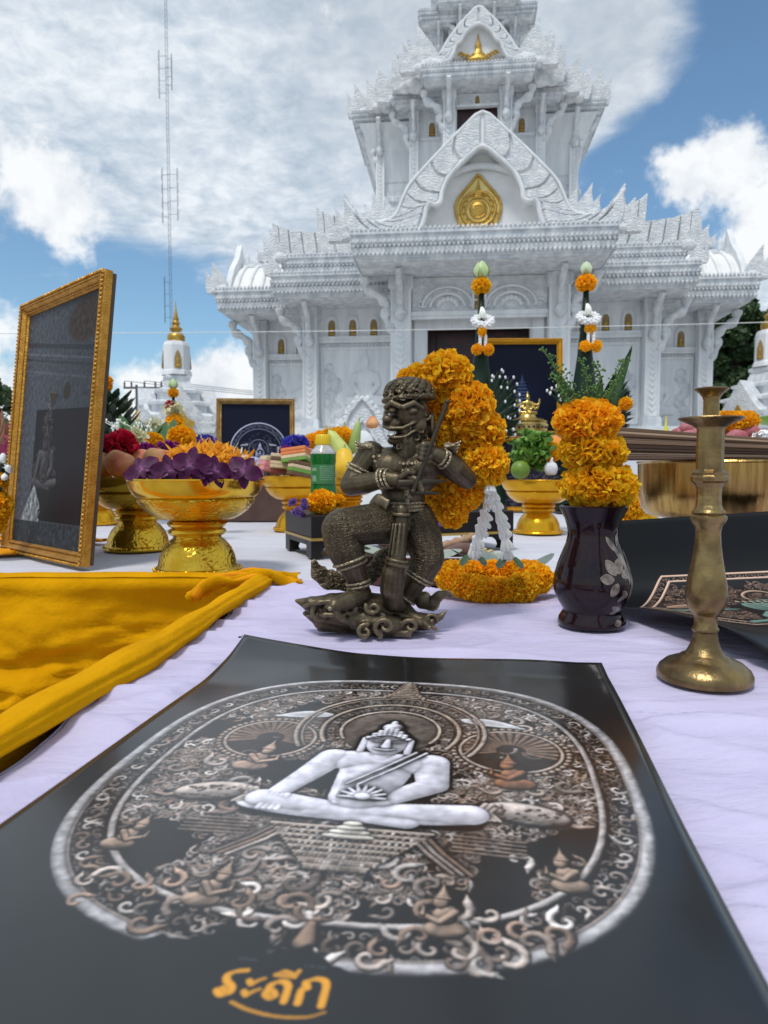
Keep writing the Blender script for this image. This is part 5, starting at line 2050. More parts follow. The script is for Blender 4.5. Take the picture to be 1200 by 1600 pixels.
def print_arch():
    r = Relief(560, 620, (.075, .095, .165))
    rr = random.Random(6)
    cx, cy = .54, .70
    for i in range(44):
        t = lerp(math.pi * .95, math.pi * 2.05, i / 43)
        r.scroll(cx + .37 * math.cos(t), cy + .37 * math.sin(t), .022, rr.uniform(0, 6), 1 if i % 2 else -1, (.34, .35, .42))
    for i in range(420):
        a_, q = rr.uniform(math.pi, 2 * math.pi), rr.uniform(.05, .33)
        r.scroll(cx + q * math.cos(a_), cy + q * math.sin(a_) + rr.uniform(0, .4), rr.uniform(.012, .024), rr.uniform(0, 6), rr.choice((-1, 1)), (.24, .25, .32))
    r.chain([(cx + .415 * math.cos(t), cy + .415 * math.sin(t)) for t in [lerp(math.pi * .9, math.pi * 2.1, k / 50) for k in range(51)]], .012, .012, (.62, .64, .72))
    r.chain([(cx + .33 * math.cos(t), cy + .33 * math.sin(t)) for t in [lerp(math.pi * .9, math.pi * 2.1, k / 50) for k in range(51)]], .007, .007, (.42, .44, .52))
    r.chain([(cx + .14 * math.cos(t), cy - .03 + .14 * math.sin(t)) for t in [lerp(math.pi * .9, math.pi * 2.1, k / 30) for k in range(31)]], .007, .007, (.42, .44, .52))
    for q in (-1, 1):
        for k in range(8):
            r.cap(cx + q * (.16 + .012 * k), .60 + .002 * k, cx + q * (.17 + .013 * k), .62, .012, .007, (.60, .61, .66), .01)
    p_buddha(r, cx + .02, cy + .40, .48, (.66, .68, .80), .02)
    return r.lit(.3, .85)


def print_navy():
    H, W = 500, 420
    r = Relief(W, H, (.050, .068, .135))
    c = (.16, .20, .30)
    for k in range(6):
        r.ell(.50, .52 + .045 * k, .05 + .016 * k, .02, 0, c)
    for k in range(5):
        r.ell(.5, .80 + .03 * k, .16 + .02 * k, .02, 0, (.17, .21, .33))
    r.cap(.5, .42, .5, .53, .006, .03, c)
    a = r.lit(.5, .55)
    Y, X = np.mgrid[0:H, 0:W] / W
    a *= (1 + .5 * np.exp(-((X - .5) / .3) ** 2 - ((Y - .8) / .35) ** 2))[..., None]
    return a


def print_stone():
    r = Relief(640, 520, (.13, .13, .17))
    rr = random.Random(2)
    for i in range(240):
        r.scroll(rr.uniform(.02, .98), rr.uniform(.30, .80), rr.uniform(.015, .045), rr.uniform(0, 6), rr.choice((-1, 1)), tint(rr.uniform(.6, 1.2), (.30, .28, .33)))
    return r.lit(.3, .8)


# the big leaning frame at the left
pR, pL_ = on(140, 889), on(14, 861)
dv_ = pR - pL_
frame('tall gilt frame leaning at the left with a dark picture of a temple doorway', dv_.length, .775, save_img('doorway_print', print_doorway()),
      ((pR + pL_) / 2) + Vector((0, 0, .004)), math.atan2(dv_.y, dv_.x), R(6), .034)
pm_ = at(399, 738, 3.55)
m = MB()
m.box(-.26, .26, -.10, .12, 0, .19)
tag(m.build('wooden_box', mat('brown_box', (.10, .055, .04), .7, col2=(.07, .035, .028), vscale=9), None, loc=(pm_.x + .03, 3.62, TT), bevel=.004), 'dark brown box under the arch picture', 'box')
frame('gilt frame left of centre showing a pale Buddha under an arch', .40, .44, save_img('arch_print', print_arch()), (pm_.x, 3.56, TT + .192), R(5), R(8), .026, M_FRAMEL, prop=False)

# raised step at the back and what stands on it
M_STEPC = mat('step_cloth', (0.70, 0.70, 0.74), 0.9)
sp0 = at(840, 738, 4.75)
m = MB()
m.box(-.75, .75, -.25, .25, 0, .475)
m.box(-.77, .77, -.27, .27, .475, .49)
st_ = m.build('altar_step', M_STEPC, None, loc=(sp0.x, 4.78, TT))
tag(st_, 'white altar step behind the low wide frame in the centre', 'step')
m = MB()
m.box(-1.0, 1.0, -.3, .45, 0, TT - .002)
tag(m.build('altar_stand', M_STEPC, None, loc=(sp0.x, 4.83, 0)), 'white cloth covered stand carrying the altar step', 'stand')
pc_ = at(819, 738, 4.62)
frame('upright yellow gilt frame with a dark blue picture in the centre', .535, .66, save_img('navy_print', print_navy()), (pc_.x, 4.70, TT + .492), R(-2), R(4), .036, M_FRAMEY, prop=False)
pc_ = at(828, 738, 4.38)
frame('low wide yellow gilt frame with a grey carving below the gold statuette', .70, .475, save_img('stone_print', print_stone()), (pc_.x, 4.36, TT + .002), R(-1), R(8), .030, M_FRAMEY, prop=False)
# ================================================================== marigolds
def petal_mat(name, trans=.32, rough=.6):
    m = bpy.data.materials.new(name)
    m.use_nodes = True
    t = NT(m.node_tree)
    b = t.n['Principled BSDF']
    a = t.new('ShaderNodeAttribute', attribute_name='col')
    oi = t.new('ShaderNodeObjectInfo')                  # each head a little different, some past their best
    hs = t.new('ShaderNodeHueSaturation')
    t.put(hs.inputs['Hue'], t.math('ADD', t.math('MULTIPLY', oi.outputs['Random'], .016), .487))
    t.put(hs.inputs['Value'], t.math('ADD', t.math('MULTIPLY', t.math('FRACT', t.math('MULTIPLY', oi.outputs['Random'], 7.3)), .20), .92))
    t.l.new(a.outputs['Color'], hs.inputs['Color'])
    a = hs
    t.l.new(a.outputs['Color'], b.inputs['Base Color'])
    b.inputs['Roughness'].default_value = rough
    b.inputs['Specular IOR Level'].default_value = .25
    tr = t.new('ShaderNodeBsdfTranslucent')
    t.l.new(a.outputs['Color'], tr.inputs['Color'])
    mx = t.new('ShaderNodeMixShader')
    mx.inputs[0].default_value = trans
    t.l.new(b.outputs[0], mx.inputs[1])
    t.l.new(tr.outputs[0], mx.inputs[2])
    t.l.new(mx.outputs[0], t.n['Material Output'].inputs['Surface'])
    return m


M_PETAL = petal_mat('flower_petal', .42)


def pompon(n, radii, plen, c0, c1, core, seed, wid=.62, up=0.0):
    """a ruffled flower head: petals all over an ellipsoid"""
    g = np.random.default_rng(seed)
    i = np.arange(n) + .5
    ph = np.arccos(1 - 2 * i / n)
    th = math.pi * (1 + 5 ** .5) * i
    N = np.stack([np.cos(th) * np.sin(ph), np.sin(th) * np.sin(ph), np.cos(ph)], 1)
    N += g.normal(size=(n, 3)) * .10
    N /= np.linalg.norm(N, axis=1)[:, None]
    rad = np.array(radii)
    base = N * rad * g.uniform(.62, .80, (n, 1))
    T = np.cross(N, g.normal(size=(n, 3)))
    T /= np.linalg.norm(T, axis=1)[:, None] + 1e-9
    B = np.cross(N, T)
    lean = g.normal(size=(n, 1)) * .55
    D = N + B * lean
    D /= np.linalg.norm(D, axis=1)[:, None]
    L = plen * g.uniform(.75, 1.2, (n, 1))
    W = L * wid * g.uniform(.7, 1.25, (n, 1))
    C = np.cross(D, T)
    w = lambda k: g.normal(size=(n, 1)) * L * k
    V = [base,
         base + D * L * .55 - T * W * .55 + C * w(.10), base + D * L * .62 + C * (L * .14 + w(.08)), base + D * L * .55 + T * W * .55 + C * w(.10),
         base + D * L * .95 - T * W * .62 + C * w(.22), base + D * L * 1.08 - T * W * .12 + C * w(.20), base + D * L * .97 + T * W * .60 + C * w(.22)]
    V = np.stack(V, 1)
    F = []
    for k in range(n):
        o = 7 * k
        F += [(o, o + 1, o + 2), (o, o + 2, o + 3), (o + 1, o + 4, o + 5, o + 2), (o + 2, o + 5, o + 6, o + 3)]
    t = g.uniform(0, 1, (n, 1))
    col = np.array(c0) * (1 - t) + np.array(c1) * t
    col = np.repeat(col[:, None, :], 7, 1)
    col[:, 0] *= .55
    mb = MB()
    mb.v = [tuple(p) for p in V.reshape(-1, 3).tolist()]
    mb.f = F
    mb.c = [tuple(p) for p in col.reshape(-1, 3).tolist()]
    mb.ball((0, 0, 0), tuple(rad * .70), 12, 8, None, core)
    me = mb.mesh('marigold', 180)
    me.materials.append(M_PETAL)
    return me


OR0, OR1, ORC = (.97, .45, .004), (1.0, .72, .028), (.88, .40, .003)
YE0, YE1, YEC = (.95, .42, .003), (1.0, .62, .012), (.75, .32, .003)
# unit flowers, scaled when they are placed
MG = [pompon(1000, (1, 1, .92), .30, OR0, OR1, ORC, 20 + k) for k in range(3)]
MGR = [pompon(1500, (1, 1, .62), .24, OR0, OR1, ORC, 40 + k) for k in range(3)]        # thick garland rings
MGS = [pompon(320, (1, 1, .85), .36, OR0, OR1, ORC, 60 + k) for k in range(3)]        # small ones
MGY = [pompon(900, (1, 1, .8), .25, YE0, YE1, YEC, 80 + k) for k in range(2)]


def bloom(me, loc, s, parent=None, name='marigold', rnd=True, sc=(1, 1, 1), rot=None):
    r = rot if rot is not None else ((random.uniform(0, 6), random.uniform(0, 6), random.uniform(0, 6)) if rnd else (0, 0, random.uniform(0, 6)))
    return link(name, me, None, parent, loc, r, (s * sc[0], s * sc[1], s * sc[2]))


# ================================================================== bronze statue
def bronze(name, carve=0.0, scale=260):
    m = bpy.data.materials.new(name)
    m.use_nodes = True
    t = NT(m.node_tree)
    b = t.n['Principled BSDF']
    g = t.new('ShaderNodeNewGeometry')
    tc = t.new('ShaderNodeTexCoord')
    vec = tc.outputs['Object']
    n = t.noise(vec, 38, 6, .65)
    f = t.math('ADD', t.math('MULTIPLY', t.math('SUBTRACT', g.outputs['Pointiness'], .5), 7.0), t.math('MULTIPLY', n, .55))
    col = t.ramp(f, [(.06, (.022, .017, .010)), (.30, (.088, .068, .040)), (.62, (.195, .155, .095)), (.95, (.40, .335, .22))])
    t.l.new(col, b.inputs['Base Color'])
    b.inputs['Metallic'].default_value = .72
    t.put(b.inputs['Roughness'], t.math('ADD', t.math('MULTIPLY', t.noise(vec, 90, 4), .3), .30))
    h = t.math('MULTIPLY', t.noise(vec, 130, 4, .6), .35)
    if carve:
        v = t.new('ShaderNodeTexVoronoi', feature='DISTANCE_TO_EDGE')
        t.put(v.inputs['Vector'], vec)
        v.inputs['Scale'].default_value = scale
        wv = t.new('ShaderNodeTexWave', wave_type='RINGS')
        t.put(wv.inputs['Vector'], vec)
        wv.inputs['Scale'].default_value = scale * .35
        wv.inputs['Distortion'].default_value = 9.0
        wv.inputs['Detail Scale'].default_value = 1.5
        h = t.math('ADD', h, t.math('ADD', t.math('MULTIPLY', t.sstep(v.outputs[0], 0.0, .14), carve), t.math('MULTIPLY', wv.outputs[1], carve * .6)))
    bp = t.new('ShaderNodeBump')
    bp.inputs['Strength'].default_value = .9
    bp.inputs['Distance'].default_value = .0022
    t.put(bp.inputs['Height'], h)
    t.l.new(bp.outputs[0], b.inputs['Normal'])
    return m


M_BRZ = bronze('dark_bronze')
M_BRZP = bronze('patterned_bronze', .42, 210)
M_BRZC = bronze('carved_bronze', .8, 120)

sb_ = on(580, 984)
KS = sb_.y / FOC
statue = thing('bronze_statue', 'dark bronze warrior statue with a monkey face stepping up on a curling cloud base', 'statue', sb_)


def S(px, py, d=0.0):
    return Vector(((px - 580) * KS, d, (984 - py) * KS))


def limb(m, pts, n=14):
    """pts: (px, py, depth m, radius px)"""
    P = [S(a, b_, c) for a, b_, c, r in pts]
    m.tube(P, [r * KS for *_, r in pts], n)
    for p_, q in zip(P, pts):
        m.ball(p_, q[3] * KS * .995, 14, 10)


def blob_(m, px, py, d, rx, rz, ry, rot=0.0):
    m.ball(S(px, py, d), (rx * KS, ry * KS, rz * KS), 18, 12, Matrix.Rotation(rot, 3, 'Y'))


bm_ = MB()
# trunk
blob_(bm_, 632, 800, .004, 36, 28, 30)
blob_(bm_, 630, 775, 0, 35, 32, 29)
blob_(bm_, 634, 742, -.002, 52, 34, 34)
blob_(bm_, 612, 728, -.014, 31, 24, 24, .3)
blob_(bm_, 660, 730, -.014, 33, 24, 24, -.3)
blob_(bm_, 636, 714, .004, 60, 17, 26, .12)
limb(bm_, [(637, 712, 0, 24), (638, 690, -.004, 22)])
# far-side arm: bent back across the chest
limb(bm_, [(580, 708, .002, 22), (564, 730, -.002, 19), (549, 755, -.010, 17.5)])
limb(bm_, [(549, 755, -.010, 17.5), (574, 752, -.026, 16), (604, 745, -.044, 12.5), (618, 746, -.050, 11)])
blob_(bm_, 630, 750, -.052, 17, 12, 9, .25)
# near arm with the staff
limb(bm_, [(692, 718, .006, 22), (712, 731, .002, 20), (728, 746, -.012, 16)])
limb(bm_, [(727, 745, -.014, 16), (706, 730, -.038, 15), (684, 713, -.052, 11.5), (674, 708, -.055, 10.5)])
blob_(bm_, 664, 704, -.056, 15, 12, 10, .2)
# fingers
for k in range(4):
    limb(bm_, [(672 - 2 * k, 694 + 7 * k, -.060, 5.0), (658 - k, 695 + 6.5 * k, -.068, 4.6), (650 + k, 699 + 6 * k, -.062, 4.0)], 8)
    limb(bm_, [(636 + 3 * k, 742 + 5 * k, -.058, 5.0), (650 + 2 * k, 746 + 5 * k, -.064, 4.5), (656, 753 + 4 * k, -.062, 3.8)], 8)
limb(bm_, [(668, 712, -.062, 5), (656, 716, -.066, 4.5), (648, 712, -.064, 4)], 8)
limb(bm_, [(626, 742, -.058, 5), (636, 734, -.064, 4.5), (644, 736, -.062, 4)], 8)
# raised leg, standing leg
limb(bm_, [(624, 814, -.004, 31), (580, 814, -.034, 29), (538, 818, -.056, 27)])
limb(bm_, [(536, 820, -.056, 27), (541, 846, -.052, 27), (551, 872, -.046, 22), (561, 898, -.040, 16.5), (564, 916, -.038, 15)])
limb(bm_, [(648, 812, .004, 31), (661, 838, -.008, 28), (668, 866, -.014, 24)])
limb(bm_, [(668, 868, -.014, 24), (656, 896, -.006, 20), (638, 925, .0, 15), (627, 944, .0, 13.5)])
# feet
limb(bm_, [(565, 920, -.038, 17), (548, 926, -.058, 14), (528, 930, -.074, 10)])
for k in range(5):
    limb(bm_, [(534 - k * 1.5, 928 + 1 * k, -.060 - .004 * k, 6), (518 - k * 2 + 3 * k, 933, -.068 - .005 * k, 4)], 8)
limb(bm_, [(626, 948, -.002, 16), (642, 958, -.024, 12), (662, 964, -.040, 9)])
for k in range(5):
    limb(bm_, [(656 + k, 962, -.030 - .004 * k, 5.5), (672 - k, 967, -.036 - .006 * k, 4)], 8)
# head: skull, brow, muzzle, jaw, cheeks
blob_(bm_, 640, 644, .0, 32, 36, 33)
blob_(bm_, 645, 672, .002, 27, 24, 29)
blob_(bm_, 614, 661, -.014, 17, 12, 18)
blob_(bm_, 621, 685, -.010, 16, 9, 17, -.15)
blob_(bm_, 605, 655, -.028, 8, 6, 8)
limb(bm_, [(603, 637, -.026, 4), (612, 631, -.033, 5), (624, 637, -.037, 4.5)], 8)
limb(bm_, [(630, 638, -.038, 4.5), (645, 631, -.034, 5), (658, 638, -.024, 4.5)], 8)
blob_(bm_, 613, 642, -.028, 6, 4.5, 6)
blob_(bm_, 644, 643, -.031, 7, 5, 6)
limb(bm_, [(599, 666, -.022, 2.4), (610, 669, -.033, 2.8), (628, 669, -.036, 2.8), (645, 661, -.030, 2.4), (652, 655, -.026, 1.8)], 8)
limb(bm_, [(606, 680, -.022, 2.2), (616, 683, -.030, 2.6), (632, 682, -.031, 2.6), (646, 673, -.028, 2.2)], 8)
for _x, _y in ((608, 674), (616, 676), (632, 676), (640, 672)):
    limb(bm_, [(_x, _y - 5, -.031, 1.8), (_x, _y + 3, -.030, .8)], 6)
for _x, _y, _r, _a, _d in ((656, 668, 8, 1, -.024), (650, 684, 8, 3, -.022), (636, 694, 7, 4, -.022), (622, 696, 6, 5, -.020), (664, 650, 7, 0, -.020), (664, 684, 7, 2, -.014), (604, 646, 5, 2, -.026), (628, 622, 6, 1, -.034), (612, 622, 5, 3, -.030), (646, 622, 6, 5, -.032)):
    limb(bm_, [(_x + _r * (1 - .075 * i) * math.cos(_a + i * .6), _y + _r * (1 - .075 * i) * math.sin(_a + i * .6), _d - .002, 1.9 - .09 * i) for i in range(11)], 6)
blob_(bm_, 654, 664, -.020, 12, 13, 9)
blob_(bm_, 674, 660, .0, 6, 18, 12)
limb(bm_, [(676, 672, .0, 5), (677, 690, .0, 4), (672, 700, -.004, 3)], 8)
me = remesh(bm_, .00165, 2, .5)
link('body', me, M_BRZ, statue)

# cap: band, swirling hair locks
hb_ = MB()
cpts = []
for k in range(33):
    a = 2 * math.pi * k / 32
    cpts.append(S(639 + 39 * math.cos(a), 622 - 3 * math.cos(a), .001 + .038 * math.sin(a)))
hb_.tube(cpts, .0042, 8)
for k in range(15):
    a = 2 * math.pi * k / 15
    P = [S(639 + 34 * math.cos(a), 617, .033 * math.sin(a)), S(639 + 30 * math.cos(a + .35), 604, .029 * math.sin(a + .35)), S(639 + 18 * math.cos(a + .8), 596, .018 * math.sin(a + .8)), S(639 + 5 * math.cos(a + 1.2), 592, .005 * math.sin(a + 1.2))]
    P = smoothpath(P, 4)
    hb_.tube(P, [lerp(.0085, .004, i / len(P)) for i in range(len(P))], 8)
blob_(hb_, 639, 614, 0, 34, 19, 33)
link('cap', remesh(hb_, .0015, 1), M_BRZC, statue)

# patterned trousers over the legs
tr_ = MB()
limb(tr_, [(624, 814, -.004, 33), (580, 814, -.034, 31.5), (538, 818, -.056, 29.5)])
limb(tr_, [(536, 820, -.056, 29.5), (541, 846, -.052, 29), (548, 864, -.047, 26)])
limb(tr_, [(648, 810, .004, 33), (661, 838, -.008, 30.5), (668, 866, -.014, 26.5)])
limb(tr_, [(668, 868, -.014, 26), (658, 893, -.007, 23)])
blob_(tr_, 634, 804, .004, 39, 20, 32)
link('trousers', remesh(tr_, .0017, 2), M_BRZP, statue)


def ringlet(m, c, ax, r, w, n=26, k=1.0):
    ax = Vector(ax).normalized()
    a = ax.orthogonal().normalized()
    b_ = ax.cross(a)
    m.tube([c + a * (r * math.cos(2 * math.pi * i / n)) + b_ * (r * k * math.sin(2 * math.pi * i / n)) for i in range(n + 1)], w, 6)


jw = MB()                                       # anklets, armlets, bracelets, belt, necklace
for (px, py, d, r, ax) in ((549, 868, -.047, 26, (10, 0, -28)), (552, 875, -.045, 23.5, (10, 0, -28)), (561, 902, -.040, 18, (6, 0, -28)), (562, 908, -.040, 17, (6, 0, -28)),
                           (656, 897, -.006, 22.5, (-17, 0, -28)), (653, 902, -.005, 21.5, (-17, 0, -28)), (634, 932, 0, 17.5, (-18, 0, -22)),
                           (564, 730, -.002, 21, (-12, 0, -24)), (561, 735, -.003, 20.5, (-12, 0, -24)), (597, 746, -.041, 15, (30, -18, 8)), (602, 745, -.043, 14.5, (30, -18, 8)), (608, 745, -.046, 14, (30, -18, 8)),
                           (690, 717, -.049, 13.5, (22, 14, -12)), (685, 713, -.051, 13, (22, 14, -12))):
    jq = MB()
    ringlet(jq, S(px, py, d), ax, r * KS, .0021)
    jq.build('bangle', M_BRZC, statue, smooth=60)
for k in range(3):
    jq = MB()
    ringlet(jq, S(631, 783 + 5 * k, 0), (0, 0, 1), (36 + 1.5 * k) * KS, .0025, 30, .84)
    jq.build('belt', M_BRZC, statue, smooth=60)
for row in range(3):
    for k in range(17):
        a = lerp(.15, math.pi - .15, k / 16)
        jw.ball(S(636 + (34 + 9 * row) * math.cos(a), 707 + (16 + 11 * row) * math.sin(a), -.021 - .012 * math.sin(a)), .0032, 8, 6)
for k in range(9):
    jw.ball(S(636 + 3 * math.sin(k * 2), 738 + 5 * k, -.036 + .0005 * k), .0045, 8, 6)
tag(jw.build('necklace', M_BRZC, statue, smooth=60), kind='stuff')
for q, cx_ in ((-1, 575), (1, 698)):
    jw = MB()
    for k in range(7):
        P = smoothpath([S(cx_ + q * (k - 3) * 2, 690 + 2 * abs(k - 3), -.02 + .006 * k), S(cx_ + q * (8 + k), 694 + 3 * k, -.02 + .006 * k), S(cx_ + q * (20 - k), 688 + 5 * k, -.02 + .006 * k)], 4)
        jw.tube(P, [lerp(.005, .0014, i / (len(P) - 1)) for i in range(len(P))], 6)
    tag(jw.build('shoulder_ornament', M_BRZC, statue, smooth=60), kind='stuff')

w_ = MB()                                       # the slanting staff
w_.tube([S(692, 636, -.060), S(668, 698, -.066), S(643, 764, -.066)], [.0034, .0034, .0032], 12)
w_.ball(S(693, 633, -.060), .0040, 10, 8)
w_.ball(S(643, 764, -.066), .0048, 10, 8)
w_.build('staff', mat('blackened_bronze', (.05, .04, .026), .5, .6), statue, smooth=60)
w_ = MB()                                       # the crosswise dagger in the other hand
w_.tube([S(622, 752, -.062), S(660, 750, -.064), S(692, 748, -.05)], [.0055, .005, .0015], 10, flat=.5)
w_.tube([S(640, 766, -.062), S(662, 765, -.062), S(682, 767, -.055)], [.004, .0035, .0015], 8)
w_.build('dagger', mat('blackened_bronze', (.05, .04, .026), .5, .6), statue, smooth=60)
w_ = MB()                                       # long hanging club
limb(w_, [(627, 792, -.046, 10), (624, 830, -.050, 11.5), (620, 862, -.052, 13.5), (614, 885, -.052, 17), (612, 912, -.046, 18.5), (614, 932, -.036, 15), (626, 944, -.02, 10)])
ringlet(w_, S(620, 866, -.058), (-6, 0, -30), 15 * KS, .003)
ringlet(w_, S(620, 872, -.058), (-6, 0, -30), 16 * KS, .003)
ringlet(w_, S(626, 798, -.051), (-1, 0, -30), 11.5 * KS, .003)
for k in range(5):
    a = math.pi * (k + .5) / 5
    w_.tube([S(624 + 10.5 * math.cos(a), 812, -.050 - .010 * math.sin(a)), S(619 + 12.5 * math.cos(a), 858, -.052 - .012 * math.sin(a))], .0018, 5)
    w_.tube([S(616 + 15 * math.cos(a), 878, -.052 - .014 * math.sin(a)), S(612 + 18 * math.cos(a), 905, -.047 - .017 * math.sin(a)), S(616 + 12 * math.cos(a), 934, -.034 - .012 * math.sin(a))], .002, 5)
link('club', remesh(w_, .0016, 1), M_BRZ, statue)
# fluttering sashes
for pts, fl in (([(606, 868, .012, 16), (580, 895, .010, 15), (550, 908, .008, 15), (515, 905, .004, 16), (497, 892, .0, 13), (489, 872, -.004, 3)], .32),
                ([(640, 925, .018, 10), (660, 938, .016, 14), (676, 944, .014, 13), (688, 932, .010, 8), (702, 928, .008, 5), (709, 934, .006, 2)], .34),
                ([(560, 880, .02, 10), (590, 880, .03, 16), (620, 862, .03, 16), (640, 840, .02, 10)], .3),
                ([(580, 790, -.03, 6), (590, 778, -.04, 10), (606, 784, -.05, 8)], .4)):
    w_ = MB()
    P = smoothpath([S(a, b_, c) for a, b_, c, r in pts], 6)
    rr_ = [pts[0][3]]
    rad_ = []
    for i in range(len(P)):
        t = i / (len(P) - 1) * (len(pts) - 1)
        k = min(len(pts) - 2, int(t))
        rad_.append(lerp(pts[k][3], pts[k + 1][3], t - k) * KS * (1 + .1 * math.sin(i * 1.1)))
    w_.tube(P, rad_, 14, flat=fl, up=(0, 0, 1))
    w_.build('sash', M_BRZC if fl < .33 else M_BRZ, statue, smooth=180)

# base of curling cloud
bs = MB()


def cone(pts):
    limb(bs, pts, 14)


cone([(610, 962, .0, 25), (560, 953, -.01, 34), (520, 950, -.012, 27), (488, 942, -.012, 14), (463, 936, -.008, 3)])
cone([(600, 968, .0, 18), (540, 966, -.01, 22), (505, 966, -.01, 17), (476, 957, -.004, 4)])
cone([(560, 942, -.02, 24), (590, 945, -.015, 22), (612, 962, -.01, 18)])
cone([(590, 968, .01, 18), (640, 970, .0, 17), (670, 969, -.004, 12), (690, 962, -.004, 5), (698, 953, -.004, 2)])
cone([(560, 958, .04, 22), (600, 962, .05, 20), (640, 970, .03, 14)])
cone([(560, 958, -.04, 18), (600, 966, -.045, 16), (640, 972, -.03, 12)])
for (cx_, cy_, d, r0, w0, dr, a0) in ((548, 942, -.046, 22, 6.5, 1, 1.2), (505, 950, -.034, 16, 5, -1, 4.6), (602, 964, -.062, 17, 5, 1, 2.0), (572, 972, -.060, 12, 4.5, -1, 5.0), (640, 968, -.044, 14, 4.5, 1, 2.6), (672, 962, -.022, 11, 3.6, -1, .5), (584, 938, -.050, 12, 4.5, -1, 3.4)):
    pts_ = []
    for i in range(18):
        t = i / 17
        a = a0 + dr * t * 7.5
        q = r0 * (1 - .82 * t)
        pts_.append((cx_ + q * math.cos(a), cy_ + q * math.sin(a) * .85, d - .006 * math.sin(t * 3), lerp(w0, w0 * .55, t)))
    limb(bs, pts_, 8)
for (a0, b0, a1, b1) in ((476, 942, 530, 928), (482, 958, 540, 950), (520, 930, 600, 950), (560, 980, 640, 978), (610, 950, 680, 972)):
    limb(bs, [(a0, b0, -.022, 3), ((a0 + a1) / 2, (b0 + b1) / 2 - 3, -.045, 5), (a1, b1, -.05, 3)], 8)
me = remesh(bs, .0019, 2, .5)
zmin = min(v.co.z for v in me.vertices)
for v in me.vertices:
    if v.co.z < .004:
        v.co.z = .001
link('cloud_base', me, M_BRZC if False else M_BRZ, statue)

# ================================================================== garland hung over the statue
gl = thing('marigold_garland', 'thick orange marigold garland hung over the shoulder of the bronze statue', 'garland', sb_)
for i, (px, py, r, d) in enumerate(((636, 584, 15, .045), (656, 580, 21, .05), (699, 583, 42, .045), (690, 622, 32, .060), (735, 634, 42, .035), (722, 660, 34, .07), (758, 672, 38, .045), (764, 722, 35, .03),
                                    (738, 712, 28, .06), (684, 672, 24, .045), (696, 688, 14, .05), (668, 650, 22, .06), (694, 768, 37, .055), (732, 766, 32, .055), (712, 800, 26, .045), (672, 752, 24, .06))):
    bloom(MG[i % 3], S(px, py, d), r * KS * 1.02, gl)
# jasmine strands
M_JAS = mat('jasmine_white', (0.93, 0.93, 0.88), 0.55, col2=(0.88, 0.89, 0.80), vscale=120, sss=.15)
M_GLEAF = mat('waxy_green_leaf', (0.022, 0.060, 0.018), 0.35, col2=(0.035, 0.085, 0.022), vscale=40)
bell = MB()
for k in range(8):
    a = 2 * math.pi * k / 8
    P = [(.22 * math.cos(a), .22 * math.sin(a), 0), (.34 * math.cos(a), .34 * math.sin(a), -.5), (.56 * math.cos(a), .56 * math.sin(a), -1.0), (.70 * math.cos(a), .70 * math.sin(a), -1.22)]
    bell.tube(P, [.13, .19, .24, .10], 6)
ME_BELL = bell.mesh('jasmine_bell', 60)
ME_BELL.materials.append(M_JAS)


def leafmesh(L, W, fold=.25, curl=.15, n=8):
    m = MB()
    v, f = [], []
    for i in range(n + 1):
        t = i / n
        w = W * math.sin(math.pi * min(1, t * .92 + .04)) ** .8 * .5
        z = curl * L * t * t
        v += [(-w, L * t, z + fold * w), (0, L * t, z), (w, L * t, z + fold * w)]
    for i in range(n):
        o = 3 * i
        f += [(o, o + 1, o + 4, o + 3), (o + 1, o + 2, o + 5, o + 4)]
    m.add(v, f)
    return m


ME_GLEAF = leafmesh(.05, .03).mesh('leaf', 180)
ME_GLEAF.materials.append(M_GLEAF)
for path in ([(764, 752, 1.11), (755, 790, 1.18), (745, 826, 1.27), (738, 862, 1.36)], [(766, 752, 1.11), (775, 790, 1.18), (785, 826, 1.26), (794, 866, 1.33)]):
    P = smoothpath([at(*q) - sb_ for q in path], 6)
    for k in range(8):
        t = k / 7.6
        p_ = P[min(len(P) - 1, int(t * (len(P) - 1)))]
        link('jasmine_bell', ME_BELL, None, gl, p_, (R(-25), 0, k * .4), (.0115 + .0009 * k,) * 2 + (.0165 + .001 * k,))
    e_ = P[-1]
    for q in range(2):
        link('leaf', ME_GLEAF, None, gl, e_ + Vector((-.012 + .024 * q, -.01, -.004)), (R(-40), R(20 - 40 * q), R(150 + 50 * q)), .75)
# the ring of marigolds it ends in, lying on the cloth
rc = on(770, 931)
rg = thing('marigold_ring', 'orange marigold ring lying on the cloth beside the bronze statue', 'garland', rc)
for k in range(26):
    a = 2 * math.pi * k / 26
    jx = random.uniform(-.004, .004)
    bloom(MG[k % 3], (.090 * math.cos(a) + jx, .050 * math.sin(a), .030 + .010 * math.sin(a) + .010 * abs(math.cos(a)) ** 3), random.uniform(.024, .030), rg)
M_GREY = mat('greygreen_leaf', (0.20, 0.24, 0.22), 0.6, col2=(0.14, 0.18, 0.16), vscale=30)
ME_WLEAF = leafmesh(.11, .06, .2, .2).mesh('leaf', 180)
ME_WLEAF.materials.append(M_GREY)
for k, (x, y, z, rz_) in enumerate(((.02, .05, .045, 20), (.075, .05, .04, -60), (.115, -.01, .02, -110), (.0, .07, .05, 75))):
    link('wilted_leaf', ME_WLEAF, None, rg, (x, y, z), (R(12), R(-15 + 9 * k), R(rz_)), .8)

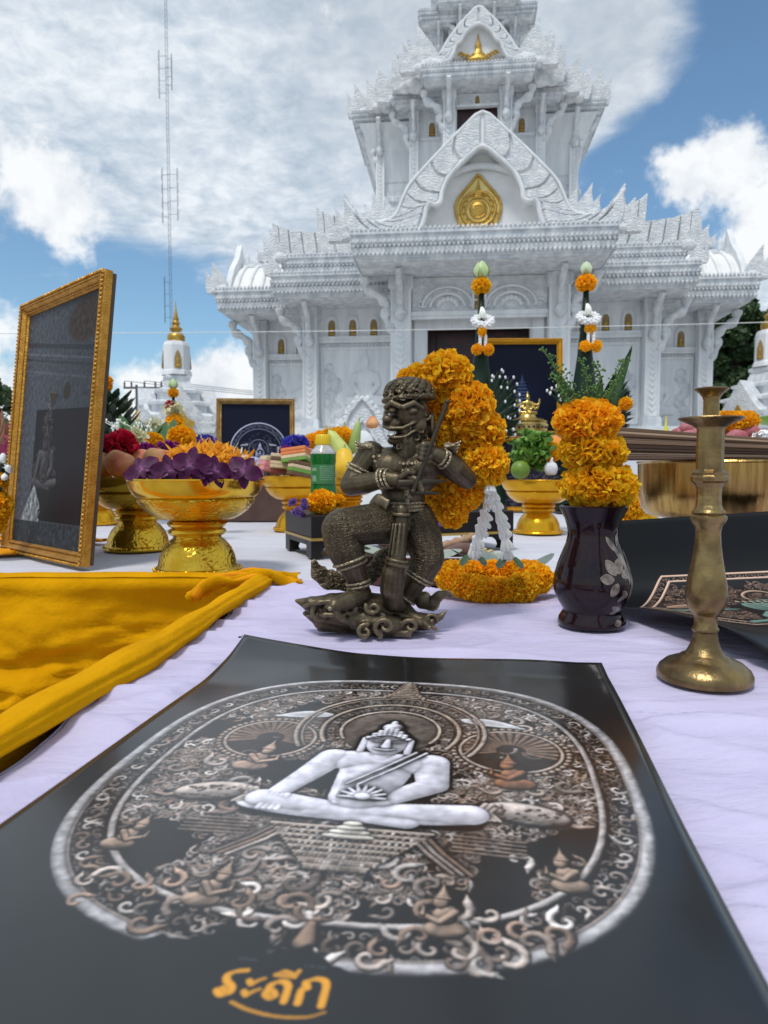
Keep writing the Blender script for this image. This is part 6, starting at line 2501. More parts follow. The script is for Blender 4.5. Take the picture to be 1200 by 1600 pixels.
# ================================================================== vase with three marigold rings and greenery
M_VASE = mat('black_glaze', (0.008, 0.004, 0.006), 0.10, col2=(0.018, 0.006, 0.008), vscale=20, spec=.35)
M_INLAY = mat('shell_inlay', (0.26, 0.215, 0.175), 0.3, col2=(0.075, 0.05, 0.04), vscale=70, coat=.4)
vb = on(924, 976)
KV = vb.y / FOC
vase = thing('flower_vase', 'black glazed vase with pale leaf pattern topped by three marigold rings', 'vase', vb)
VP = [(0, .001), (48, 0), (51.5, 2), (52.5, 6), (50.5, 13), (46, 20), (44, 25), (46.5, 29), (53, 40), (58.5, 54), (60, 66), (58.5, 80), (54, 96), (47.5, 114), (41, 130), (38.5, 143), (39.5, 155), (43.5, 168), (49, 179), (52.5, 187), (50.5, 189), (46, 180), (40, 166), (35.5, 150), (34, 140)]
m = MB()
m.lathe([(r * KV, z * KV) for r, z in VP], 56, cap=False)
m.build('body', M_VASE, vase, smooth=60)


def vr(z):
    pr = VP[1:20]
    for (r0, z0), (r1, z1) in zip(pr[:-1], pr[1:]):
        if z0 <= z <= z1:
            return lerp(r0, r1, (z - z0) / max(1e-6, z1 - z0))
    return 50


def inlay(a0, z0, L, W, rot):
    """leaf of shell set in the glaze; sizes in px"""
    v, f = [], []
    n = 8
    for i in range(n + 1):
        t = i / n
        w = W * math.sin(math.pi * (t * .94 + .03)) ** .7 * .5
        for q in (-1, 0, 1):
            x, z = q * w, L * t
            xr, zr = x * math.cos(rot) - z * math.sin(rot), x * math.sin(rot) + z * math.cos(rot)
            Z = max(6, min(184, z0 + zr))
            rr_ = vr(Z) + .7
            a = a0 + xr / max(20, rr_)
            v.append((rr_ * KV * math.cos(a), rr_ * KV * math.sin(a), Z * KV))
    for i in range(n):
        o = 3 * i
        f += [(o, o + 1, o + 4, o + 3), (o + 1, o + 2, o + 5, o + 4)]
    q = MB()
    q.add(v, f)
    q.build('inlay_petal', M_INLAY, vase, smooth=180)


for (a, z, L, W, r_) in ((-70, 86, 26, 17, .5), (-66, 88, 25, 18, -.4), (-60, 84, 22, 15, -1.3), (-74, 80, 22, 16, 1.5), (-68, 74, 22, 15, 2.6), (-60, 62, 20, 10, -2.2), (-46, 96, 44, 9, .35), (-40, 70, 48, 10, .15), (-32, 60, 46, 10, .0), (-24, 72, 50, 10, .1),
                         (-38, 44, 30, 10, -.2), (-20, 46, 34, 10, .2), (-60, 120, 26, 9, .5), (-52, 128, 24, 8, -.3), (-72, 26, 18, 9, -1.2), (-66, 46, 20, 9, -1.0), (-50, 30, 22, 8, 1.2), (-12, 96, 40, 9, .1), (-66, 10, 16, 10, -1.4)):
    inlay(R(a), z, L, W, r_)
for k, (dx, z, r) in enumerate(((8, 219, 60), (-3, 272, 53), (-12, 320, 53))):
    bloom(MGR[k], (dx * KV, .0, z * KV), r * KV * 1.0, vase, rot=(R((-3, 5, -8)[k]), R((3, 2, -4)[k]), k * 1.3), sc=(1, 1, .95))
bloom(MGS[1], (44 * KV, -.01, 346 * KV), 10 * KV, vase)
M_SPRIG = mat('sprig_green', (0.10, 0.20, 0.035), 0.5, col2=(0.06, 0.14, 0.025), vscale=60)
M_BLADE = mat('blade_green', (0.030, 0.085, 0.022), 0.4, col2=(0.05, 0.12, 0.03), vscale=40)
bud = MB()
bud.ball((0, 0, 0), (1, 1, 1.3), 6, 5)
for si, (pts, n_) in enumerate((([(-20, 340), (-36, 365), (-60, 400), (-84, 432)], 46), ([(-8, 340), (-12, 362), (-14, 390), (-26, 414)], 36), ([(4, 340), (2, 362), (6, 388), (-2, 406)], 36), ([(14, 340), (22, 362), (36, 392), (44, 414)], 34), ([(-30, 338), (-44, 354), (-56, 374), (-62, 392)], 34))):
    m = MB()
    P = smoothpath([Vector((a * KV, .004 * math.sin(i + si), b_ * KV)) for i, (a, b_) in enumerate(pts)], 8)
    m.tube(P, .0013, 5)
    for k in range(n_):
        t = .1 + .9 * k / n_
        p_ = P[min(len(P) - 1, int(t * (len(P) - 1)))]
        d = Vector((random.uniform(-1, 1), random.uniform(-1, 1), random.uniform(.2, 1.2))).normalized() * random.uniform(.006, .016) * (1.2 - .6 * t)
        m.tube([p_, p_ + d], .0006, 4)
        m.ball(p_ + d, random.uniform(.0014, .0024), 6, 4)
        if k % 2:
            d2 = Vector((d.x * 1.4, d.y, d.z * .5))
            m.ball(p_ + d2, random.uniform(.0014, .0022), 6, 4)
    m.build('sprig', M_SPRIG, vase, smooth=60)
for k, (x0, x1, z1, ry) in enumerate(((26, 58, 425, .01), (30, 50, 400, .02), (18, 40, 388, .03), (-30, -60, 392, .02), (-24, -44, 376, .03), (10, 16, 380, .03))):
    m = MB()
    N = 10
    v, f = [], []
    for i in range(N + 1):
        t = i / N
        x, z = lerp(x0, x1, t ** 1.2) * KV, lerp(332, z1 + 10, t) * KV
        w = (8.5 * math.sin(math.pi * min(1, .25 + .75 * t)) ** .7 + .1) * KV
        v += [(x - w, ry - .003, z), (x, ry + .004, z), (x + w, ry - .003, z + .003)]
    for i in range(N):
        o = 3 * i
        f += [(o, o + 1, o + 4, o + 3), (o + 1, o + 2, o + 5, o + 4)]
    m.add(v, f)
    m.build('blade_leaf', M_BLADE, vase, smooth=180)

# ================================================================== candlestick
M_BRASS = mat('aged_brass', (0.34, 0.24, 0.10), 0.34, 1.0, col2=(0.17, 0.115, 0.055), vscale=26, bump=.3, bscale=55, rvar=.3)
cb_ = on(1100, 1060)
KC = cb_.y / FOC
cand = thing('candlestick', 'tall aged brass candlestick with a wide drip dish at the right', 'candlestick', cb_, R(8))
T_ = lambda L: [(r * KC, (1060 - y) * KC) for r, y in L]
m = MB()
m.lathe(T_([(69, 1060), (71, 1057), (71, 1050), (67, 1042), (58, 1034), (46, 1029), (38, 1026), (36, 1023), (31, 1021), (27, 1017), (22, 1006), (19.5, 996)]), 48)
m.build('base', M_BRASS, cand, smooth=45)
m = MB()
m.lathe(T_([(20, 997), (18.5, 990), (18, 985), (20, 983), (20, 979), (17.5, 976), (17, 962), (18.5, 957), (23, 953), (28, 944), (31, 934), (31.5, 924), (30, 910), (26.5, 890), (22.5, 868), (19.5, 845), (18.5, 828), (20, 818), (25, 811), (27, 806), (27, 802), (23, 799), (25, 796), (23, 792)]), 40)
m.build('baluster', M_BRASS, cand, smooth=45)
m = MB()
m.lathe(T_([(22, 793), (19, 785), (18, 770), (19, 757), (23, 750), (27, 747), (28, 741), (25, 738), (26, 734), (22, 731), (20, 729), (20, 680), (20, 667), (23, 663)]), 10)
m.build('shaft', M_BRASS, cand)
m = MB()
m.lathe(T_([(22, 664), (28, 660), (46, 652), (48, 650), (47, 648.5), (20, 651), (12, 651)]), 40)
m.build('drip_dish', M_BRASS, cand, smooth=30)
m = MB()
m.lathe(T_([(11.5, 652), (11.5, 622), (13, 617), (17, 612), (24, 606), (25, 604), (23, 603), (10, 604), (9, 606), (9, 640)]), 12, cap=False)
m.build('socket', M_BRASS, cand, smooth=20)

# ================================================================== brass bowl with incense
M_BRASSB = mat('streaked_brass', (0.52, 0.34, 0.11), 0.20, 1.0, col2=(0.30, 0.17, 0.055), vscale=18, rvar=.25, stretch=(3.5, 3.5, .25), bump=.1, bscale=40)
bw = thing('brass_bowl', 'wide brass bowl standing behind the curled poster with incense laid across', 'bowl', (.895, 1.80, TT))
m = MB()
m.lathe([(.15, 0), (.152, .01), (.14, .03), (.11, .06), (.10, .09), (.115, .118), (.16, .130), (.20, .140), (.212, .155), (.220, .20), (.222, .272), (.226, .275), (.224, .279), (.219, .277), (.215, .20), (.20, .160), (.0, .15)], 72, cap=False)
m.build('body', M_BRASSB, bw, smooth=40)
def stick_mat(name, stops):
    m = mat(name, (.2, .13, .09), .85)
    t = NT(m.node_tree)
    oi = t.new('ShaderNodeObjectInfo')
    t.l.new(t.ramp(oi.outputs['Random'], stops), t.n['Principled BSDF'].inputs['Base Color'])
    return m


M_STICK = stick_mat('incense_stick', [(0, (.075, .042, .028)), (.6, (.20, .12, .08)), (1, (.34, .22, .145))])
M_STICK2 = stick_mat('pale_incense_stick', [(0, (.16, .095, .06)), (.5, (.36, .24, .155)), (1, (.52, .38, .26))])
ib = thing('incense_bundle', 'bundle of long brown incense sticks bound with paper lying on the bowl', 'incense', (.98, 1.66, TT + .2775))
stk = MB()
stk.box(-.5, .5, -.5, .5, -.5, .5)
ME_ST = []
for mm in (M_STICK, M_STICK2):
    q = stk.mesh('incense_stick')
    q.materials.append(mm)
    ME_ST.append(q)
rr_ = random.Random(5)
for k in range(170):
    a = rr_.uniform(0, 2 * math.pi)
    q = math.sqrt(rr_.random())
    y1, z1 = .022 * q * math.cos(a), .0215 + .0205 * q * math.sin(a)
    x0 = -.47 + rr_.uniform(0, .06)
    y0, z0 = y1 * 2.2 + rr_.uniform(-.006, .006), .003 + (z1 - .001) * 1.85 + rr_.uniform(-.003, .003)
    A, B = Vector((x0, y0, z0)), Vector((.10, y1, z1))
    d = B - A
    link('incense_stick', ME_ST[0 if rr_.random() < .5 else 1], None, ib, (A + B) / 2, d.to_track_quat('X', 'Z').to_euler(), (d.length, .0024, .0024))
M_PAPER = mat('kraft_paper', (0.42, 0.33, 0.22), 0.9)
m = MB()
m.lathe([(.024, 0), (.0245, .05), (.024, .10)], 24, M=Matrix.Translation((-.01, 0, .0225)) @ Matrix.Rotation(R(90), 4, 'Y'))
m.build('paper_band', M_PAPER, ib, smooth=60)
# ================================================================== gold pedestal trays
def tray_mat(name, col, col2):
    return mat(name, col, 0.20, 0.92, col2=col2, vscale=20, bump=.22, bscale=52, bkind='carve', rvar=.2)


M_TRAYF = tray_mat('chased_gold', (0.72, 0.46, 0.045), (0.58, 0.33, 0.022))
M_TRAY = mat('polished_gold', (0.80, 0.52, 0.06), 0.16, 0.92, col2=(0.70, 0.42, 0.03), vscale=14, bump=.06, bscale=60, rvar=.12)
M_TRAYY = mat('yellow_gold_lacquer', (0.78, 0.42, 0.015), 0.24, 0.75, col2=(0.66, 0.33, 0.01), vscale=14, bump=.15, bscale=60)
KT = 1.733 / FOC


def make_tray(mats):
    root = thing('pedestal_tray', 'x', 'tray', (0, 0, 0), 0, 'gold pedestal trays on the white table')
    T = lambda L: [(r * KT, z * KT) for r, z in L]
    m = MB()
    m.lathe(T([(67, 0), (68, 3), (66, 7), (62, 9), (60, 14), (57.5, 26), (52, 38), (44, 48), (37, 54), (36, 57)]), 56)
    m.build('foot', mats[0], root, smooth=40)
    m = MB()
    m.lathe(T([(36, 56), (42, 59), (45, 63), (43, 67), (38, 69), (43, 72), (46, 76), (43, 80), (40, 82)]), 48)
    m.build('collar', mats[1], root, smooth=35)
    m = MB()
    m.lathe(T([(40, 82), (58, 84), (66, 88), (78, 97), (87, 108), (90, 113), (88, 116)]), 56)
    m.build('bowl', mats[0], root, smooth=35)
    m = MB()
    m.lathe(T([(87, 116), (93, 120), (99, 128), (102, 137), (103.5, 143), (105, 144), (105, 146), (102.5, 146), (98, 136), (90, 126), (0, 122)]), 64, cap=False)
    m.build('dish', mats[1], root, smooth=35)
    # little leaf border round the foot
    m = MB()
    for k in range(40):
        a = 2 * math.pi * k / 40
        m.ball((66.5 * KT * math.cos(a), 66.5 * KT * math.sin(a), 6 * KT), 2.2 * KT, 5, 4)
    tag(m.build('bead_border', mats[1], root, smooth=60), kind='stuff')
    return root


PROTO = {}


def tray(px, Y, label, s=1.0, kind='a', z=TT):
    mats = {'a': (M_TRAYF, M_TRAY), 'b': (M_TRAYY, M_TRAYY)}[kind]
    p = at(px, 738, Y)
    if kind not in PROTO:
        o = make_tray(mats)
        PROTO[kind] = o
    else:
        o = ctree(PROTO[kind])
    o['label'] = label
    o.location = (p.x, Y, z)
    o.scale = (s, s, s)
    return Vector((p.x, Y, z + 128 * KT * s))       # middle of the dish


T1 = tray(307, 1.735, 'chased gold tray in front, heaped with yellow petals and purple orchids')
T2 = tray(214, 2.25, 'chased gold tray carrying peaches, behind the orchid tray')
T3 = tray(150, 3.35, 'gold tray under the dark leaf dome, half hidden by the leaning frame', .95, 'b')
T4 = tray(466, 3.0, 'gold tray of layered cakes behind the green bottle', 1.0, 'b')
T5 = tray(545, 3.55, 'gold tray of gourds and marigolds behind the statue', 1.0, 'b')
T6 = tray(842, 2.86, 'yellow gold tray of lettuce and lime left of the vase', .93, 'b')
T7 = tray(1000, 3.1, 'gold tray behind the vase, mostly hidden by the bowl', .95, 'b')
T8 = tray(-22, 2.9, 'gold tray of dragon fruit at the far left edge', .95, 'b')
T9 = tray(1112, 2.55, 'gold tray of red sweet potatoes behind the bowl', 1.05, 'b')
T10 = tray(300, 3.9, 'gold tray with flowers under the small lotus cone at the left', .95, 'b')
DR = 92 * KT


# ---- flowers and fruit builders
def orchid_meshes():
    def pet(L, W, cup):
        m = MB()
        n = 8
        v, f, c = [], [], []
        for i in range(n + 1):
            t = i / n
            w = W * (math.sin(math.pi * (t * .88 + .10)) ** .75) * .5
            for q in (-1, -.5, 0, .5, 1):
                v.append((q * w, L * t, cup * L * (t * t * .8) + abs(q) * w * .22 + .0012 * math.sin(q * 5 + t * 9)))
                k = t * .85 + .15
                base_ = np.array([.60, .22, .50]) * (1 - k) ** 4.5 + np.array([.075, .0003, .052]) * k
                c.append(tuple(base_ * (1 - .25 * (q == 0))))
        for i in range(n):
            for q in range(4):
                o = 5 * i + q
                f.append((o, o + 1, o + 6, o + 5))
        m.v, m.f, m.c = v, f, c
        me = m.mesh('petal', 180)
        me.materials.append(M_PETALO)
        return me
    return pet(.040, .034, .12), pet(.036, .022, .10), pet(.020, .016, -.4)


M_PETALO = petal_mat('orchid_petal', .06, .55)
OM = orchid_meshes()


def orchid(loc, rot, s, label):
    o = thing('orchid', label, 'orchid', loc, 0, 'purple orchids on the front tray')
    o.rotation_euler = rot
    o.scale = (s, s, s)
    for k, (a, me) in enumerate(((0, OM[1]), (72, OM[0]), (144, OM[1]), (216, OM[1]), (288, OM[0]))):
        link('petal', me, None, o, (0, 0, .0006 * k), (R(-18), 0, R(a)))
    link('lip', OM[2], None, o, (0, 0, .004), (R(20), 0, R(180)))
    return o


def shreds(loc, rx, rz, n, seed, name, label, c0, c1, L=.03, w=.0022, front=False, cat='petals'):
    """heap of loose narrow petals"""
    g = np.random.default_rng(seed)
    mb = MB()
    core = tuple(np.array(c0) * .8)
    mb.ball((0, 0, 0), (rx * .93, rx * .93, rz * .88), 24, 12, None, core)
    for i in range(n):
        a, q = g.uniform(0, 2 * math.pi), math.sqrt(g.uniform(0, 1))
        h = math.sqrt(max(0, 1 - q * q))
        p = Vector((rx * q * math.cos(a), rx * q * math.sin(a), rz * h * .95))
        nrm = Vector((p.x / rx / rx, p.y / rx / rx, p.z / rz / rz + .2)).normalized()
        d = (Vector(g.normal(size=3)) + nrm * .3)
        d = (d - nrm * d.dot(nrm) * .55).normalized()
        s_ = nrm.cross(d).normalized() * w * g.uniform(.6, 1.6)
        l = L * g.uniform(.5, 1.2)
        p0_, p1, p2 = p, p + d * l * .5 + nrm * l * .22, p + d * l + nrm * l * g.uniform(-.1, .35)
        t = g.uniform(0, 1)
        c = tuple(np.array(c0) * (1 - t) + np.array(c1) * t)
        mb.add([p0_ - s_, p0_ + s_, p1 - s_ * 1.3, p1 + s_ * 1.3, p2 - s_ * .5, p2 + s_ * .5], [(0, 1, 3, 2), (2, 3, 5, 4)], c)
    o = mb.build(name, M_PETAL, None, smooth=180, loc=loc)
    return tag(o, label, cat, None, 'stuff')


def fruit(name, label, cat, loc, r, m_, group, stem=True, sc=(1, 1, 1), rot=(0, 0, 0), dimple=.16):
    o = thing(name, label, cat, loc, 0, group)
    o.rotation_euler = rot
    b_ = MB()
    prof = []
    for i in range(17):
        a = math.pi * i / 16
        rr0 = math.sin(a)
        z = -math.cos(a)
        if z > .6:
            z -= dimple * ((z - .6) / .4) ** 2 * 1.4
        prof.append((max(.0005, rr0) * r * sc[0], z * r * sc[2]))
    b_.lathe(prof, 32, cap=False)
    if dimple > .1:                                # the cleft of a stone fruit
        b_.v = [(x * (1 - .09 * math.exp(-(math.atan2(y, x) / .22) ** 2)), y * (1 - .09 * math.exp(-(math.atan2(y, x) / .22) ** 2)), z) for x, y, z in b_.v]
    b_.build('flesh', m_, o, smooth=180)
    if stem:
        q = MB()
        q.tube([(0, 0, r * sc[2] * (1 - dimple * 1.6)), (.002, 0, r * sc[2] * 1.02)], .0018, 6)
        q.build('stem', M_BARK, o)
    return o


# front tray: petals, orchids
shreds(T1 + Vector((.02, .02, .004)), DR * .88, .105, 1500, 1, 'petal_heap', 'heap of shredded yellow petals on the front gold tray', (.86, .36, .006), (.98, .62, .04), .030, .0026)
shreds(T1 + Vector((.08, .02, .040)), DR * .42, .052, 190, 2, 'popped_rice', 'wisps of white shredded flowers over the yellow petals', (.80, .76, .60), (.88, .86, .78), .026, .0014)
rimz = TT + 146 * KT
ORL = ['purple orchid facing outward at the left end of the front tray', 'dark purple orchid second from the left on the front tray', 'large purple orchid in the middle of the front tray', 'purple orchid right of the middle one on the front tray', 'purple orchid at the right end of the front tray', 'purple orchid lying low between two others on the front tray']
for k, (px, py, Y, rx_, ry_, rz_, s_) in enumerate(((222, 735, 1.62, 62, -28, 12, 1.2), (266, 735, 1.60, 78, -12, 30, 1.15), (298, 727, 1.585, 82, 4, -6, 1.3), (336, 736, 1.59, 74, 14, 40, 1.2), (380, 736, 1.62, 70, 30, -8, 1.2), (318, 744, 1.58, 52, 6, 80, .95))):
    p = at(px, py, Y)
    orchid(p, (R(rx_), R(ry_), R(rz_)), s_, ORL[k])

# peach tray
M_PEACH = mat('peach_skin', (0.74, 0.42, 0.18), 0.7, col2=(0.58, 0.15, 0.09), vscale=13, bump=.08, bscale=300)
for k, (px, py, Y, lab) in enumerate(((188, 724, 2.20, 'ripe peach at the left of the peach tray'), (247, 720, 2.18, 'ripe peach at the right of the peach tray'), (158, 724, 2.26, 'peach half hidden by the leaning frame'), (225, 722, 2.30, 'peach at the back of the peach tray'))):
    p = at(px, py, Y)
    fruit('peach', lab, 'peach', p, .047, M_PEACH, 'peaches on the gold tray', rot=(R(-20 + 9 * k), R(10 * k - 10), k * 1.1 - 1.9))
shreds(T2 + Vector((0, 0, -.004)), DR * .95, .03, 420, 3, 'petal_heap', 'bed of pale yellow petals under the peaches', (.90, .62, .06), (.96, .76, .18), .018, .003)
red = pompon(170, (1, 1, .75), .46, (.42, .005, .012), (.66, .015, .03), (.2, .003, .006), 91, .9)
PINK = pompon(120, (1, 1, .7), .5, (.20, .01, .16), (.34, .03, .26), (.1, .005, .08), 92, .7)
CREAM = pompon(90, (1, 1, .8), .55, (.70, .68, .38), (.82, .80, .60), (.4, .4, .2), 93, .6)
PURP = pompon(70, (1, 1, 1), .45, (.22, .12, .42), (.38, .24, .62), (.1, .05, .2), 94, .7)
BLUE = pompon(120, (1, 1, .6), .4, (.06, .04, .36), (.12, .08, .55), (.03, .02, .15), 95, .7)


def flower(me, px, py, Y, r, label, cat, group=None, name='flower'):
    o = bloom(me, at(px, py, Y), r, None, name, False)
    return tag(o, label, cat, group)


flower(red, 189, 694, 2.27, .047, 'deep red rose on top of the peaches', 'rose', name='rose')
flower(PINK, 160, 706, 2.30, .040, 'dark magenta flower beside the red rose', 'flower')
flower(PINK, 262, 704, 2.32, .036, 'magenta flower between peaches and yellow petals', 'flower')
flower(PINK, 225, 706, 2.36, .034, 'small magenta flower behind the peaches', 'flower')
flower(CREAM, 213, 684, 2.42, .032, 'cream flower sprig right of the red rose', 'flower')
flower(MGY[0], 284, 684, 2.5, .052, 'bright marigold behind the yellow petal heap', 'marigold', 'loose marigolds', 'marigold')
flower(MGY[1], 238, 690, 2.7, .045, 'marigold peeping above the peach tray', 'marigold', 'loose marigolds', 'marigold')
flower(BLUE, 318, 694, 2.8, .050, 'blue flower cluster right of the marigold', 'flower')
flower(CREAM, 240, 664, 3.0, .03, 'cream blossom above the flower tray', 'flower')
ME_BIGLEAF = leafmesh(.09, .05, .25, .3).mesh('leaf', 180)
M_LEAFB = mat('broad_leaf_green', (0.045, 0.11, 0.03), 0.4, col2=(0.07, 0.16, 0.05), vscale=25)
ME_BIGLEAF.materials.append(M_LEAFB)
gr_ = thing('leaf_spray', 'spray of broad green leaves and white buds above the peaches', 'leaves', at(235, 690, 2.75))
for k in range(13):
    link('leaf', ME_BIGLEAF, None, gr_, (random.uniform(-.16, .14), random.uniform(-.03, .1), random.uniform(-.03, .03)), (R(random.uniform(25, 75)), R(random.uniform(-30, 30)), R(random.uniform(-90, 90))), random.uniform(.7, 1.15))
for k in range(9):
    m = MB()
    x = random.uniform(-.16, .02)
    P = smoothpath([(x, 0, -.02), (x + random.uniform(-.02, .02), 0, .04), (x + random.uniform(-.05, .03), 0, .08)], 3)
    m.tube(P, .0015, 5)
    for q in range(5):
        m.ball(P[-1 - q] + Vector((random.uniform(-.01, .01), 0, .004)), (.004, .004, .007), 6, 5)
    m.build('bud_stem', M_JAS, gr_, smooth=60)

# dark leaf dome with a marigold on top
dp = at(163, 738, 3.35)
dome = thing('leaf_dome', 'dark green leaf dome with one marigold on top, beside the leaning frame', 'floral dome', (dp.x, 3.35, T3.z))
M_DKLEAF = mat('dark_banana_leaf', (0.012, 0.030, 0.014), 0.42, col2=(0.020, 0.048, 0.018), vscale=20)
ME_DK = leafmesh(.085, .04, .3, .25).mesh('leaf', 180)
ME_DK.materials.append(M_DKLEAF)
for i in range(190):
    t = (i + .5) / 190
    a = i * 2.39996
    z = .40 * t
    r = .17 * math.sqrt(max(0, 1 - t * .9)) + .01
    link('leaf', ME_DK, None, dome, (r * math.cos(a), r * math.sin(a), z), (R(55 - 25 * t), 0, a - math.pi / 2), random.uniform(.8, 1.15))
bloom(MGY[0], (0, 0, .475), .055, dome)

# layered cakes, nuts, little bottles
M_C = [mat('cake_pink', (.72, .28, .30), .6, var=.1, vscale=40), mat('cake_cream', (.72, .56, .34), .65, var=.12, vscale=40), mat('cake_green', (.16, .36, .05), .55, var=.15, vscale=40), mat('cake_orange', (.75, .22, .06), .5, var=.1, vscale=40), mat('cake_brown', (.17, .085, .04), .7, var=.2, vscale=40)]
CK = [((442, 722), 2.93, (1, 1, 4, 1), 10, 'cream layered cake block on the cake tray'), ((463, 712), 2.90, (2, 1, 3, 3), -14, 'orange and green layered cake block on top of the pile'), ((470, 734), 2.86, (4, 2, 1, 4), 24, 'brown and green cake block leaning at the front'),
      ((424, 728), 2.96, (0, 0, 1), 32, 'pink cake block at the left of the cake tray'), ((478, 718), 3.02, (0, 3, 0), -30, 'pink and orange cake block at the back of the cake tray')]
for (pp_, Y, lay, rz_, lab) in CK:
    o = thing('cake_block', lab, 'cake', at(pp_[0], pp_[1], Y) - Vector((0, 0, .03)), R(rz_), 'layered cakes')
    o.rotation_euler = (R(-8 + rz_ * .3), R(rz_ * .5), R(rz_))
    z = 0
    for q in lay:
        h = .062 / len(lay)
        m = MB()
        m.box(-.055, .055, -.035, .035, z, z + h - .0006)
        m.build('layer', M_C[q], o, bevel=.003)
        z += h
M_NUT = mat('roasted_nut', (.32, .19, .07), .6, col2=(.46, .30, .13), vscale=80)
m = MB()
rr_ = random.Random(9)
for k in range(170):
    a, q = rr_.uniform(0, 6.28), math.sqrt(rr_.random())
    m.ball((.13 * q * math.cos(a), .10 * q * math.sin(a), .012 + .022 * (1 - q) + rr_.uniform(-.004, .006)), (rr_.uniform(.006, .010), rr_.uniform(.005, .009), .006), 7, 5)
tag(m.build('nut_heap', M_NUT, None, smooth=180, loc=T4 + Vector((-.01, -.03, .008))), 'heap of roasted nuts round the layered cakes', 'nuts', None, 'stuff')
M_GLASSD = mat('dark_bottle_glass', (.03, .012, .02), .08, spec=.6, coat=.4)
M_CLEAR = mat('clear_glass', (.85, .87, .88), .03, trans=.85, ior=1.4)
for k, (px, py, Y, h, lab) in enumerate(((437, 700, 3.25, .16, 'tall dark little bottle before the arch picture'), (419, 706, 3.2, .12, 'short dark little bottle before the arch picture'))):
    p = at(px, py, Y)
    b0 = thing('perfume_bottle', lab, 'bottle', (p.x, Y, T4.z + .005), 0, 'small dark bottles')
    m = MB()
    m.lathe([(.022, 0), (.024, .006), (.024, h * .5), (.018, h * .6), (.012, h * .66)], 16)
    m.build('glass', M_GLASSD, b0, smooth=40)
    m = MB()
    m.lathe([(.012, h * .66), (.013, h * .7), (.013, h * .97), (.012, h)], 14)
    m.build('stopper', M_CLEAR, b0, smooth=40)
flower(PINK, 448, 706, 3.05, .030, 'magenta flower by the dark little bottles', 'flower')
flower(BLUE, 462, 694, 3.3, .06, 'blue flower cluster behind the cakes', 'flower')

# gourds, yellow fruit and marigold ring
go2 = thing('marigold_ring', 'orange marigold ring resting on the gourd tray behind the green bottle', 'garland', at(510, 693, 3.5))
for k in range(14):
    a = 2 * math.pi * k / 14
    bloom(MG[k % 3], (.10 * math.cos(a), .05 * math.sin(a), .05 * math.cos(a * .5) ** 2 - .02 - .02 * math.sin(a)), .045, go2)
M_GOURD = mat('pale_gourd', (.62, .66, .20), .45, col2=(.50, .58, .14), vscale=18)
M_GOURDG = mat('green_gourd', (.26, .36, .09), .5, col2=(.34, .44, .14), vscale=18)
M_YFR = mat('yellow_fruit', (.86, .56, .03), .45, col2=(.78, .44, .02), vscale=14)
for k, (px, py, Y, rx_, rz_, tilt, m_, lab) in enumerate(((530, 700, 3.38, .045, .10, -30, M_GOURD, 'pale yellow gourd on the gourd tray'), (555, 684, 3.46, .030, .085, 12, M_GOURDG, 'upright green gourd at the right of the gourd tray'), (540, 690, 3.52, .030, .08, -5, M_GOURDG, 'green gourd behind the pale gourd'), (538, 724, 3.34, .062, .075, 0, M_YFR, 'yellow fruit low on the gourd tray'), (582, 660, 3.6, .035, .033, 0, M_PEACH, 'rosy fruit peeping over the statue shoulder'))):
    o = thing('gourd' if k < 3 else 'fruit', lab, 'gourd' if k < 3 else 'fruit', at(px, py, Y), 0, 'fruit on the gourd tray')
    o.rotation_euler = (0, R(tilt), 0)
    m = MB()
    m.lathe([(.001, -rz_), (rx_ * .7, -rz_ * .85), (rx_, -rz_ * .4), (rx_ * .92, 0), (rx_ * .7, rz_ * .45), (rx_ * .5, rz_ * .8), (.003, rz_)], 18, cap=False)
    m.build('flesh', m_, o, smooth=180)
    m = MB()
    m.tube([(0, 0, rz_ * .97), (.004, 0, rz_ * 1.25)], [.005, .003], 6)
    m.build('stem', M_YFR if k == 0 else M_GOURDG, o)

# ---- green drink bottle
M_GREEN = mat('green_drink', (.006, .17, .022), .15, spec=.4, col2=(.006, .14, .022), vscale=8)
M_PET = mat('clear_plastic', (.78, .80, .80), .10, trans=.55, coat=.6, ior=1.3)
M_CAPY = mat('yellow_plastic_cap', (.80, .56, .02), .4)
M_LABEL = mat('printed_label', (.04, .20, .06), .4, col2=(.06, .24, .08), vscale=30)
M_INKW = mat('label_ink', (.26, .42, .28), .5)

